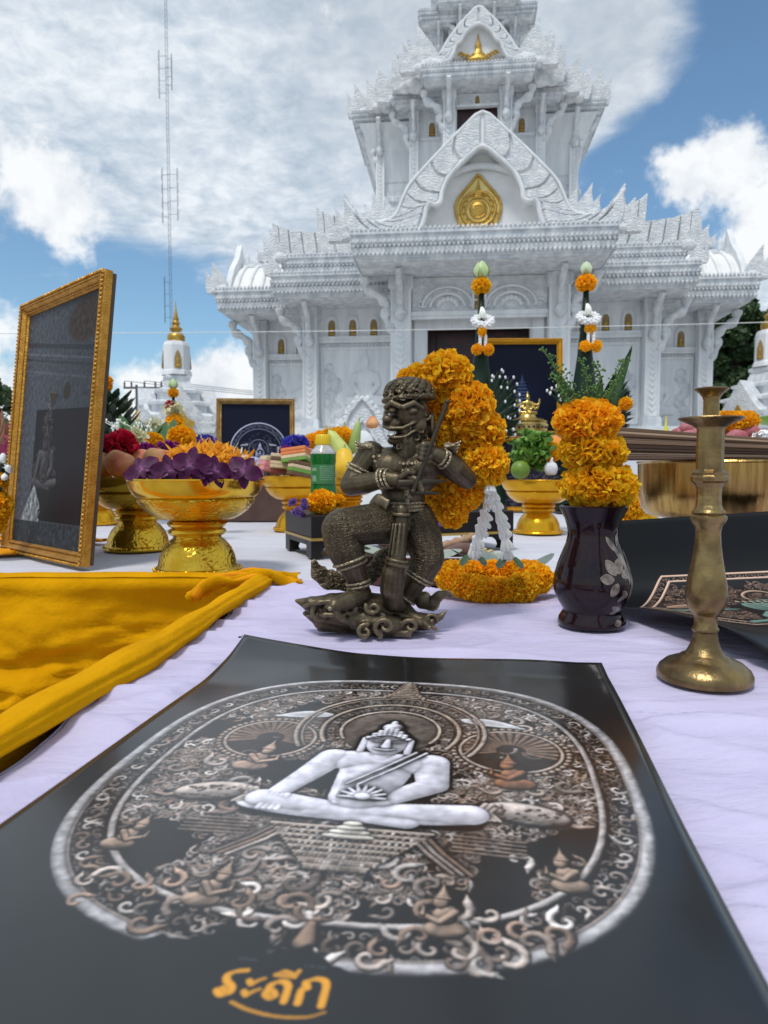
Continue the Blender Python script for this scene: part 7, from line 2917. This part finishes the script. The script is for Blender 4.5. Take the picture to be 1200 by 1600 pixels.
# ---- black lacquer stand
M_LACQ = mat('black_lacquer', (.010, .008, .009), .38, spec=.25, col2=(.016, .013, .013), vscale=6)
M_GLINE = mat('gold_line', (.52, .36, .10), .35, .7)
sl_, sr_ = on(455, 874), on(776, 858)
dd = sr_ - sl_
stand = thing('lacquer_stand', 'black lacquer stand with a gold line behind the bronze statue', 'stand', (sl_ + sr_) / 2 + Vector((0, .15, 0)), math.atan2(dd.y, dd.x))
W_, D_, H_ = dd.length, .30, .125
m = MB()
m.box(-W_ / 2, W_ / 2, -D_ / 2, D_ / 2, H_ - .066, H_)
m.build('top', M_LACQ, stand, bevel=.004)
m = MB()
m.box(-W_ / 2 - .002, W_ / 2 + .002, -D_ / 2 - .002, D_ / 2 + .002, H_ - .074, H_ - .066)
m.build('gold_band', M_GLINE, stand)
for s_ in (-1, 1):
    for q in (-1, 1):
        m = MB()
        pol = [(0, 0), (.036, 0), (.030, .012), (.036, .026), (.050, .036), (.075, .040), (.11, .043), (.11, .052), (0, .052)]
        m.prism([(s_ * (W_ / 2 - x), z) for x, z in pol], q * (D_ / 2 - .03) - .025, q * (D_ / 2 - .03) + .025)
        m.build('leg', M_LACQ, stand)
    m = MB()
    m.box(s_ * W_ / 2 - (.02 if s_ > 0 else 0), s_ * W_ / 2 + (0 if s_ > 0 else .02), -D_ / 2 + .06, D_ / 2 - .06, .036, .0515)
    m.build('rail', M_LACQ, stand)
LZ = TT + H_
bp_ = at(505, 738, 2.24)
bot = thing('drink_bottle', 'bottle of bright green drink with a yellow cap on the lacquer stand', 'bottle', (bp_.x, 2.24, LZ + .001))
kb = 2.24 / FOC
hb0 = (1 - (LZ)) / kb          # px below the horizon of the stand top
Zb = lambda y: (738 - y) * kb + CAMZ - LZ - .001
m = MB()
m.lathe([(.0, 0), (16 * kb, 0), (19 * kb, .004), (20 * kb, .012), (20 * kb, Zb(762)), (19 * kb, Zb(758)), (19.2 * kb, Zb(726)), (20 * kb, Zb(722)), (20 * kb, Zb(710)), (19.5 * kb, Zb(709.6)), (0, Zb(709.5))], 28, cap=False)
m.build('drink', M_GREEN, bot, smooth=40)
m = MB()
m.lathe([(20.1 * kb, Zb(709.4)), (18.5 * kb, Zb(705)), (13 * kb, Zb(699)), (10.5 * kb, Zb(694)), (10.5 * kb, Zb(690))], 28, cap=False)
m.build('shoulder', M_PET, bot, smooth=60)
m = MB()
m.lathe([(11.5 * kb, Zb(696)), (12 * kb, Zb(695)), (11.6 * kb, Zb(681)), (10.5 * kb, Zb(679.5)), (0, Zb(679.5))], 28, cap=False)
for k in range(24):
    a = 2 * math.pi * k / 24
    m.tube([(11.9 * kb * math.cos(a), 11.9 * kb * math.sin(a), Zb(694.5)), (11.7 * kb * math.cos(a), 11.7 * kb * math.sin(a), Zb(681.5))], .0008, 4)
m.build('cap', M_CAPY, bot, smooth=40)
m = MB()
m.grid(lambda u, v: (lambda a: (19.9 * kb * math.cos(a), 19.9 * kb * math.sin(a), lerp(Zb(756), Zb(726), v)))(lerp(R(-158), R(-20), u)), 20, 4)
lb = m.build('label', M_LABEL, bot, smooth=180)
m = MB()
rr_ = random.Random(2)
for row in range(7):
    a = -100
    while a < -40:
        w_ = rr_.uniform(4, 12)
        zz = Zb(730 + 3.3 * row)
        m.grid(lambda u, v: (lambda an: (20.1 * kb * math.cos(an), 20.1 * kb * math.sin(an), zz + v * 1.3 * kb))(R(a) + R(w_) * u), 2, 1)
        a += w_ + 3
m.grid(lambda u, v: (lambda an: (20.1 * kb * math.cos(an), 20.1 * kb * math.sin(an), Zb(752) + v * 9 * kb))(lerp(R(-140), R(-118), u)), 3, 1)
m.grid(lambda u, v: (lambda an: (20.1 * kb * math.cos(an), 20.1 * kb * math.sin(an), Zb(736) + v * 5 * kb))(lerp(R(-142), R(-116), u)), 3, 1)
tag(m.build('label_print', M_INKW, lb), kind='stuff')

# flowers on the lacquer stand
for k, (px, py, Y, r, lab) in enumerate(((502, 784, 2.08, .045, 'large bright marigold on the left of the lacquer stand'), (528, 782, 2.12, .024, 'small bright marigold beside the large one on the lacquer stand'))):
    flower(MGY[k], px, py, Y, r, lab, 'marigold', 'marigolds on the lacquer stand', 'marigold')
for k, (px, lab) in enumerate(((467, 'purple statice sprig at the left end of the lacquer stand'), (697, 'purple statice sprig hanging at the right of the lacquer stand'))):
    o = thing('statice_sprig', lab, 'flower', at(px, 795 if k == 0 else 808, 2.05))
    for q in range(12 if k == 0 else 8):
        bloom(PURP, (random.uniform(-.026, .026), random.uniform(-.02, .02), random.uniform(-.022, .026)), random.uniform(.008, .011), o, 'floret')
o = thing('orchid', 'magenta orchid spray on the lacquer stand behind the statue', 'orchid', at(668, 803, 2.06))
for k in range(7):
    link('petal', OM[0], None, o, (-.03 + .010 * k, 0, .004 * math.sin(k)), (R(60), R(-50 + 15 * k), R(40 * k)), .95)

# ---- shallow wooden tray with roots, palm strips and leaves, behind the statue
M_RWOOD = mat('red_brown_wood', (.11, .030, .016), .4, col2=(.07, .018, .010), vscale=6, stretch=(.3, 2, 2), coat=.2)
wt_l, wt_r = on(560, 917), on(792, 919)
wt_ = thing('wooden_tray', 'shallow red-brown wooden tray behind the statue feet', 'tray', ((wt_l + wt_r) / 2) + Vector((-.0, .13, .0)), R(-3))
ww, wd = .30, .22
m = MB()
m.box(-ww / 2, ww / 2, -wd / 2, wd / 2, .004, .014)
m.build('board', M_RWOOD, wt_)
for a0, a1, b0, b1 in ((-ww / 2 - .010, ww / 2 + .010, -wd / 2 - .010, -wd / 2), (-ww / 2 - .010, ww / 2 + .010, wd / 2, wd / 2 + .010), (-ww / 2 - .010, -ww / 2, -wd / 2, wd / 2), (ww / 2, ww / 2 + .010, -wd / 2, wd / 2)):
    m = MB()
    m.box(a0, a1, b0, b1, .002, .034)
    m.build('side', M_RWOOD, wt_, bevel=.002)
wc = wt_.location
M_ROOT = mat('tan_root', (.46, .30, .18), .7, col2=(.34, .20, .12), vscale=60, bump=.4, bscale=180)
M_POD = mat('mauve_pod', (.20, .10, .09), .6, col2=(.13, .07, .06), vscale=30)
M_PALM = mat('palm_strip', (.66, .54, .26), .6, col2=(.54, .42, .18), vscale=50)
M_BETEL = mat('dry_betel_leaf', (.36, .40, .33), .6, col2=(.26, .30, .25), vscale=30)
pc0 = Vector((wc.x, wc.y, TT + .03))
o = thing('root', 'knobbly tan root lying on the wooden tray', 'root', pc0 + Vector((.065, .02, .05)), R(16))
m = MB()
P = smoothpath([(-.045, 0, -.01), (-.01, .004, .0), (.025, 0, .010), (.05, -.004, .018)], 6)
m.tube(P, [.010 + .0024 * math.sin(i * 1.7) for i in range(len(P))], 10)
m.build('flesh', M_ROOT, o, smooth=180)
for k, (x, y, z, a, L, lab) in enumerate(((.085, .0, .028, 20, .14, 'long mauve pod under the tan root'), (-.06, .02, .045, -28, .13, 'dark pod behind the statue leg'), (-.03, .05, .05, 30, .12, 'mauve pod lying crosswise behind the club'))):
    o = thing('seed_pod', lab, 'pod', pc0 + Vector((x, y, z)), R(a), 'pods on the wooden tray')
    m = MB()
    P = [(-L / 2 + L * i / 10, 0, .010 * math.sin(i * .35)) for i in range(11)]
    m.tube(P, [.004 + .013 * math.sin(math.pi * (i + .4) / 10.8) for i in range(11)], 12, flat=.6)
    m.build('husk', M_POD, o, smooth=180)
ps = thing('palm_strips', 'fan of pale palm leaf strips on the wooden tray', 'leaf strips', pc0 + Vector((.10, -.03, .02)), R(38))
for k in range(14):
    m = MB()
    m.box(-.06, .05, -.0015, .0015, -.006, .006)
    m.build('strip', M_PALM, ps, loc=(0, -.018 + .0028 * k, .004 * math.sin(k)), rot=(R(20 * math.sin(k * 2)), R(-12 - k * .6), R(-3 + k * .5)))
ME_BET = leafmesh(.10, .075, .15, .12, 10).mesh('leaf', 180)
ME_BET.materials.append(M_BETEL)
for k, (x, y, z, rz_, s_, lab) in enumerate(((-.10, -.06, .03, 60, .9, 'dry grey leaf left of the statue shin'), (-.02, -.075, .02, -80, .95, 'dry grey leaf between the statue legs'), (.09, -.085, .012, -75, .9, 'dry grey leaf under the statue knee'), (-.13, -.01, .035, 100, .85, 'dry grey leaf by the lacquer stand leg'))):
    o = link('dry_leaf', ME_BET, None, None, pc0 + Vector((x, y, z)), (R(8), R(6 * k), R(rz_)), s_)
    tag(o, lab, 'leaf', 'dry leaves on the wooden tray')
o = thing('porcelain_cup', 'small white cup lying behind the lacquer stand leg', 'cup', on(486, 868) + Vector((0, .03, .012)), 0)
m = MB()
m.lathe([(.004, 0), (.018, .002), (.020, .010), (.018, .026), (.014, .030)], 18, M=Matrix.Rotation(R(70), 4, 'Y') @ Matrix.Translation((0, 0, -.01)))
m.build('body', mat('white_porcelain', (.80, .80, .80), .25), o, smooth=60)

# ---- lettuce tray
M_LETT = mat('lettuce', (.12, .28, .03), .5, col2=(.20, .38, .06), vscale=30)
lt = thing('lettuce', 'curly green lettuce heaped on the tray left of the vase', 'lettuce', at(826, 722, 2.80))
for k in range(20):
    m = MB()
    ph_ = random.uniform(0, 6)

    def lf(u, v, ph_=ph_):
        x = (u - .5) * .075 * (.35 + v)
        e = abs(u - .5) * 2
        rf_ = (v * v + e * e * .5) * .012
        return (x + rf_ * math.sin(v * 20 + ph_), .075 * v + rf_ * math.sin(u * 22 + ph_), .02 * v * v + rf_ * math.sin(u * 30 + v * 9 + ph_) * 1.2)
    m.grid(lf, 16, 9)
    a = 2 * math.pi * k / 20 * 2.4
    m.build('leaf', M_LETT, lt, smooth=180, loc=(.035 * math.cos(a) + .01, .03 * math.sin(a), -.035 + .0045 * k), rot=(R(25 + 2.2 * k), 0, a))
M_LIME = mat('lime_skin', (.11, .21, .015), .45, col2=(.17, .26, .03), vscale=20, bump=.15, bscale=260)
fruit('lime', 'green lime at the left of the lettuce tray', 'lime', at(813, 734, 2.72), .037, M_LIME, None, dimple=.02)
M_ORG = mat('orange_skin', (.80, .27, .02), .45, col2=(.74, .22, .03), vscale=12, bump=.2, bscale=220)
fruit('orange', 'orange fruit behind the lettuce, next to the vase marigolds', 'orange', at(862, 700, 3.0), .058, M_ORG, None, dimple=.05)
flower(MG[0], 862, 706, 2.84, .042, 'marigold tucked between lettuce and vase', 'marigold', 'loose marigolds', 'marigold')
o = thing('garlic_bulb', 'white papery garlic bulb on the lettuce tray', 'garlic', at(861, 731, 2.74))
m = MB()
for k in range(7):
    a = 2 * math.pi * k / 7
    m.ball((.011 * math.cos(a), .011 * math.sin(a), -.004), (.016, .016, .026), 10, 8)
m.tube([(0, 0, .012), (.002, 0, .030), (.006, 0, .042)], [.012, .006, .003], 8)
link('bulb', remesh(m, .0022, 2), mat('garlic_skin', (.74, .74, .74), .5, col2=(.62, .60, .62), vscale=60), o)

# ---- gold statuette on the altar step
sz0 = TT + .49
sp_ = at(826, 738, 4.50)
so = thing('gold_statuette', 'small gold seated figure on a pierced gold base in the centre', 'statuette', (sp_.x, 4.56, sz0))
ks = 4.55 / FOC
m = MB()
m.lathe([(25 * ks, 0), (28 * ks, 3 * ks), (31 * ks, 10 * ks), (32 * ks, 17 * ks), (29 * ks, 20 * ks), (31 * ks, 22 * ks), (24 * ks, 25 * ks), (14 * ks, 28 * ks), (12 * ks, 32 * ks), (0, 32 * ks)], 32, cap=False)
M_GLD = mat('bright_gold', (.74, .55, .17), .25, .95, col2=(.55, .36, .08), vscale=30, bump=.2, bscale=60)
M_GLDP = mat('pale_gold', (.60, .48, .20), .35, .85, col2=(.46, .34, .11), vscale=30)
pb_ = m.build('pierced_base', M_GLDP, so, smooth=40)
for k in range(26):
    a = 2 * math.pi * k / 26
    m = MB()
    m.ball((31.2 * ks * math.cos(a), 31.2 * ks * math.sin(a), 12 * ks), (1.9 * ks,) * 3, 6, 5)
    m.build('hole_shade', M_DARK, pb_)  # solid dark beads; the shade inside the piercings is put in as colour
link('figure', ME_SEAT_GOLD.copy(), None, so, (0, 0, 31 * ks), None, (36 * ks, 30 * ks, 38 * ks)).data.materials[0] = M_GLD
for s_ in (-1, 1):
    for k in range(2):
        m = MB()
        m.tube(smoothpath([(s_ * 6 * ks, 0, (46 + 4 * k) * ks), (s_ * (14 + 2 * k) * ks, -.01, (42 + 6 * k) * ks), (s_ * (17 + k) * ks, -.01, (50 + 7 * k) * ks)], 4), [.010 * (1 - .06 * i) for i in range(9)], 8)
        m.build('arm', M_GLD, so, smooth=60)


# ---- tall lotus cones of banana leaf
M_CONE = mat('banana_leaf_cone', (.007, .020, .012), .45, col2=(.012, .030, .016), vscale=12, stretch=(2, 2, .4), spec=.2)
M_LOTUS = mat('lotus_green', (.42, .55, .22), .5, col2=(.52, .62, .34), vscale=14)
M_LOTUSW = mat('lotus_pale', (.60, .66, .48), .5, col2=(.50, .60, .38), vscale=14)
M_PIN = mat('white_bud', (.80, .80, .80), .5)
ME_FAN = MB()
n_ = 8
for i in range(n_ + 1):
    t = i / n_
    w = .5 * math.sin(math.pi * min(1, .25 + .75 * t)) ** .6 * .42 * (1 - t * .3) + .002
    ME_FAN.v += [(-w * .6, 0, t), (0, -.05, t), (w * .6, 0, t)]
for i in range(n_):
    o_ = 3 * i
    ME_FAN.f += [(o_, o_ + 1, o_ + 4, o_ + 3), (o_ + 1, o_ + 2, o_ + 5, o_ + 4)]
ME_FAN = ME_FAN.mesh('fan_blade', 180)
ME_FAN.materials.append(M_CONE)
pin = MB()
pin.ball((0, 0, 0), (1, 1, 1.5), 8, 6)
ME_PIN = pin.mesh('white_bud', 60)
ME_PIN.materials.append(M_PIN)


def lotus_cone(px, Y, ys, label, lm, fans, base_z, full=True):
    """ys: rows in px for lotus top, lotus base, flower, ring, tassel, cone foot"""
    p = at(px, 738, Y)
    k = Y / FOC
    o = thing('lotus_cone', label, 'offering cone', (p.x, Y, base_z), 0, 'lotus topped leaf cones')
    Z = lambda y: (738 - y) * k + CAMZ - base_z
    lot, lob, fl1, ring, ts1, foot = ys
    h = (lob - lot) * k
    m = MB()
    m.lathe([(h * .20, 0), (h * .40, h * .16), (h * .47, h * .38), (h * .40, h * .60), (h * .22, h * .82), (h * .06, h * .96), (.0008, h * 1.02)], 16, (0, 0, Z(lob)))
    lo = m.build('lotus_bud', lm, o, smooth=180)
    for q in range(5):
        a = 2 * math.pi * q / 5
        m = MB()
        v, f = [], []
        for i in range(7):
            t = i / 6
            rr0 = h * (.20 + .30 * math.sin(math.pi * min(1, .15 + t * .8)) ** .8 * (1 - .45 * t * t)) + .002
            for j in (-1, 0, 1):
                an = a + j * .52 * math.sin(math.pi * (t * .9 + .06))
                v.append((rr0 * math.cos(an), rr0 * math.sin(an), Z(lob) + h * .90 * t))
        for i in range(6):
            e_ = 3 * i
            f += [(e_, e_ + 1, e_ + 4, e_ + 3), (e_ + 1, e_ + 2, e_ + 5, e_ + 4)]
        m.add(v, f)
        m.build('lotus_petal', lm, lo, smooth=180)
    r1 = (fl1 - lob) * k * .52
    bloom(MG[0], (0, 0, Z((lob + fl1) / 2)), r1 * 1.12, o, sc=(1, 1, .92), rot=(0, 0, 1))
    m = MB()
    ch = Z(fl1 - 4)
    if full:
        m.lathe([(.17, 0), (.16, .05), (.12, ch * .30), (.085, ch * .48), (.046, ch * .70), (.026, ch * .86), (.016, ch)], 24)
    else:
        m.lathe([(.012, 0), (.010, ch * .5), (.008, ch)], 10)
    cn = m.build('leaf_cone' if full else 'stem', M_CONE, o, smooth=180)
    if not full:
        for q, (yy_, rr0) in enumerate(((ring, .045), (ts1, .05))):
            bloom((CREAM, MG[1])[q], (.004 * q, 0, Z(yy_)), rr0, o, 'blossom')
        bloom(red, (-.02, -.01, Z(ring - 8)), .022, o, 'blossom')
        return o
    # ring of white buds, slipped over the cone
    rz0 = Z(ring)
    tl = Matrix.Translation((.004, -.045, rz0)) @ Matrix.Rotation(R(38), 4, 'X')
    for q in range(24):
        a = 2 * math.pi * q / 24
        for w_ in range(4):
            b_ = w_ * math.pi / 2 + (q % 2) * .7
            rr0 = .052 + .013 * math.cos(b_)
            link('white_bud', ME_PIN, None, o, tl @ Vector((rr0 * math.cos(a), rr0 * math.sin(a), .013 * math.sin(b_))), (random.uniform(0, 3), random.uniform(0, 3), 0), .0105)
    for q in range(4):
        P = smoothpath([(.012 * (q - 1.5), -.05, rz0 + .02), (.008 * (q - 1.5), -.055, rz0 + .055), (.002 * (q - 1.5), -.03, rz0 + .085)], 3)
        m = MB()
        m.tube(P, .006, 6)
        m.build('jasmine_loop', M_JAS, o, smooth=60)
    dx = .0 if px < 800 else .012
    bloom(MGS[0], (dx - .004, -.075, rz0 - .068), .034, o, 'tassel_flower', sc=(1, 1, .8))
    for s_ in (-1, 1):
        for q in range(4):
            link('white_bud', ME_PIN, None, o, (dx + s_ * .016, -.078, rz0 - .10 - .018 * q), None, .011)
        bloom(MGS[1], (dx + s_ * .034, -.08, Z(ts1)), .034, o, 'tassel_flower')
    for (fx, fz, L, a0, a1, n, dots, yo) in fans:
        c = Vector((fx * k, yo, Z(fz)))
        for q in range(n * 2):
            t = q / (2 * n - 1)
            a = lerp(R(a0), R(a1), t) + random.uniform(-.05, .05)
            l = L * k * (.66 + .30 * math.sin(math.pi * t)) * random.uniform(.85, 1.08)
            st0 = c + Vector((random.uniform(-.01, .01), .006 * (q % 4), -q * .006 + random.uniform(-.015, .015)))
            link('fan_blade', ME_FAN, None, o, st0, (0, a, 0), (l * .75, l, l))
            if dots and q % 2 == 0:
                tip = st0 + Vector((math.sin(a) * l, -.006, math.cos(a) * l))
                link('white_bud', ME_PIN, None, o, tip, None, .0072)
                if q % 4 == 0:
                    link('white_bud', ME_PIN, None, o, st0.lerp(tip, random.uniform(.6, .85)) + Vector((0, -.016, 0)), None, .0065)
    return o


lotus_cone(750, 4.3, (414, 440, 465, 508, 552, 640), 'tall leaf cone with green lotus bud and white ring before the doorway', M_LOTUS,
           [(6, 640, 78, 8, 62, 13, True, -.10), (4, 664, 62, 40, 86, 8, True, -.08), (-6, 645, 70, -60, -12, 8, True, -.02)], TT + .02)
lotus_cone(911, 4.25, (415, 435, 461, 503, 547, 640), 'tall leaf cone with pale lotus bud above the vase greenery', M_LOTUSW,
           [(-8, 640, 68, -64, -24, 10, True, -.06), (22, 638, 66, 20, 78, 12, False, -.06), (20, 655, 58, 50, 96, 7, False, -.04)], TT + .02)
lotus_cone(273, 3.9, (593, 608, 622, 642, 660, 700), 'small lotus cone with marigolds above the left flower tray', M_LOTUS, [], T10.z, False)
flower(MGY[1], 262, 690, 3.8, .07, 'marigold at the foot of the small lotus cone', 'marigold', 'loose marigolds', 'marigold')

# ---- right background: sweet potatoes, marigold ring, green plate, foil
M_SWP = mat('sweet_potato_skin', (.34, .075, .095), .6, col2=(.44, .15, .16), vscale=22, bump=.2, bscale=120)
SPL = ['red sweet potato on top of the heap behind the candlestick', 'sweet potato at the front left of the heap', 'sweet potato at the left end of the heap', 'small sweet potato right of the candlestick', 'sweet potato at the right end of the heap', 'sweet potato low at the back of the heap', 'sweet potato beneath the marigold ring']
for k, (px, py, Y, L, r, rz_, ry_) in enumerate(((1088, 668, 2.5, .12, .034, 10, -12), (1088, 683, 2.42, .13, .036, -8, -8), (1062, 683, 2.52, .10, .036, 30, -20), (1150, 684, 2.48, .09, .026, 12, 5), (1170, 678, 2.52, .10, .03, -20, -14), (1120, 680, 2.62, .12, .036, 60, 0), (1140, 672, 2.60, .12, .036, -40, 0))):
    o = thing('sweet_potato', SPL[k], 'sweet potato', at(px, py, Y), 0, 'sweet potatoes on the tray')
    o.rotation_euler = (0, R(ry_), R(rz_))
    m = MB()
    P = [(-L / 2 + L * i / 12, .006 * math.sin(i * .5), .006 * math.sin(i * .7 + k)) for i in range(13)]
    m.tube(P, [max(.002, r * math.sin(math.pi * (i + .15) / 12.3) ** .6 * (1 + .06 * math.sin(i * 2 + k))) for i in range(13)], 16)
    m.build('flesh', M_SWP, o, smooth=180)
o = thing('marigold_ring', 'orange marigold ring on the sweet potato heap at the right', 'garland', at(1150, 657, 2.56))
for k in range(14):
    a = 2 * math.pi * k / 14
    bloom(MG[k % 3], (.045 * math.cos(a), .04 * math.sin(a), .004 * math.sin(a)), .034, o)
o = thing('green_plate', 'bright green plate at the right picture edge', 'plate', at(1235, 662, 2.7))
m = MB()
m.lathe([(.06, -.01), (.10, 0), (.125, .022), (.128, .026), (.122, .024), (.09, .004), (0, .0)], 36, cap=False)
m.build('dish', mat('green_plastic', (.22, .55, .03), .35), o, smooth=50)
tray(1240, 2.7, 'gold tray under the green plate at the right edge', 1.0, 'b')
M_FOIL = mat('crumpled_foil', (.62, .62, .64), .25, .95, bump=1.0, bscale=55, col2=(.52, .50, .50), vscale=30)
o = thing('foil_packet', 'crumpled silver foil packet under the green plate', 'packet', at(1196, 688, 2.46))
m = MB()
m.ball((0, 0, 0), (.055, .045, .040), 20, 14)
m.v = [tuple(Vector(p_) * (1 + .22 * noise.noise(Vector(p_) * 45) + .1 * noise.noise(Vector(p_) * 110))) for p_ in m.v]
m.build('foil', M_FOIL, o)
M_YPL = mat('yellow_green_bloom', (.72, .66, .06), .5, col2=(.60, .58, .05), vscale=30)
o = thing('yellow_flower_bud', 'slim yellow bud rising from the trays right of the vase', 'flower', at(1040, 690, 2.7))
m = MB()
m.lathe([(.002, -.03), (.024, -.01), (.028, .01), (.014, .035), (.005, .06), (.002, .10)], 12, cap=False)
m.build('bud', M_YPL, o, smooth=180)
flower(MG[1], 987, 792, 2.5, .05, 'orange marigold low behind the vase beside the bowl', 'marigold', 'loose marigolds', 'marigold')
flower(MG[2], 975, 815, 2.52, .05, 'orange marigold at table level behind the vase', 'marigold', 'loose marigolds', 'marigold')
shreds(T7 + Vector((0, 0, -.01)), DR * .85, .03, 200, 5, 'petal_heap', 'pale yellow petals on the tray behind the vase', (.90, .66, .10), (.96, .80, .2), .02, .003)

# ---- far left: dragon fruit, garland hanging from the tray
M_DRAG = mat('dragon_fruit_skin', (.42, .04, .13), .5, col2=(.30, .03, .09), vscale=16)
M_DRTIP = mat('dragon_fruit_scale', (.22, .20, .05), .5, col2=(.36, .10, .10), vscale=20)
DL = [('dragon fruit standing beside the leaning frame', 17, 690, 2.80, .052), ('dragon fruit half cut off by the left picture edge', -8, 700, 2.72, .05)]
for lab, px, py, Y, r in DL:
    o = thing('dragon_fruit', lab, 'dragon fruit', at(px, py, Y), random.uniform(0, 3), 'dragon fruit')
    m = MB()
    m.lathe([(.002, -r * 1.3), (r * .6, -r * 1.1), (r, -r * .3), (r * .95, r * .4), (r * .5, r * 1.1), (.004, r * 1.3)], 18, cap=False)
    m.build('flesh', M_DRAG, o, smooth=180)
    for k in range(22):
        t = (k + .5) / 22
        a = k * 2.4
        z = lerp(-r * .9, r * 1.15, t)
        rr0 = r * math.sqrt(max(.05, 1 - (z / (r * 1.35)) ** 2))
        m = MB()
        L = r * (.6 + .8 * t)
        m.prism([(-r * .22, 0), (r * .22, 0), (r * .10, L * .6), (0, L)], -.002, .002)
        m.build('scale', M_DRTIP if t > .4 else M_DRAG, o, loc=(rr0 * .92 * math.cos(a), rr0 * .92 * math.sin(a), z), rot=(R(-38 + 30 * t), 0, a - math.pi / 2))
gh = thing('marigold_garland', 'orange garland with white crown flowers at the far left edge', 'garland', at(0, 790, 1.98))
for k, (px, py, r, Y) in enumerate(((-4, 790, .042, 1.98), (-2, 752, .026, 1.98), (-12, 815, .04, 1.98))):
    bloom(MG[k % 3], at(px, py, Y) - gh.location, r, gh)
for k, (px, py) in enumerate(((5, 716), (14, 733), (-3, 722), (8, 745))):
    link('white_bud', ME_PIN, None, gh, at(px, py, 1.97) - gh.location, (R(40 * k), 0, 0), .010)
    m = MB()
    m.tube([at(px, py, 1.97) - gh.location, at(px - 8, py + 22, 1.975) - gh.location], .0055, 6)
    m.build('flower_stem', M_DKLEAF, gh)
m = MB()
m.box(-.25, .25, -.06, .06, 0, .16)
gb_ = at(-30, 738, 2.06)
tag(m.build('flower_box', M_STEPC, None, loc=(gb_.x - .34, 2.06, TT)), 'white box beside the garland beyond the far left edge', 'box')

# small things on the cloth
m = MB()
m.ball((0, 0, 0), (.0028, .0018, .0014), 8, 6)
m.tube([(.002, 0, 0), (.004, .001, .003)], .0005, 4)
tag(m.build('petal_crumb', M_DARK, None, loc=on(375, 1005) + Vector((0, 0, .009))), 'tiny dark crumb on the lavender cloth beside the poster', 'crumb')
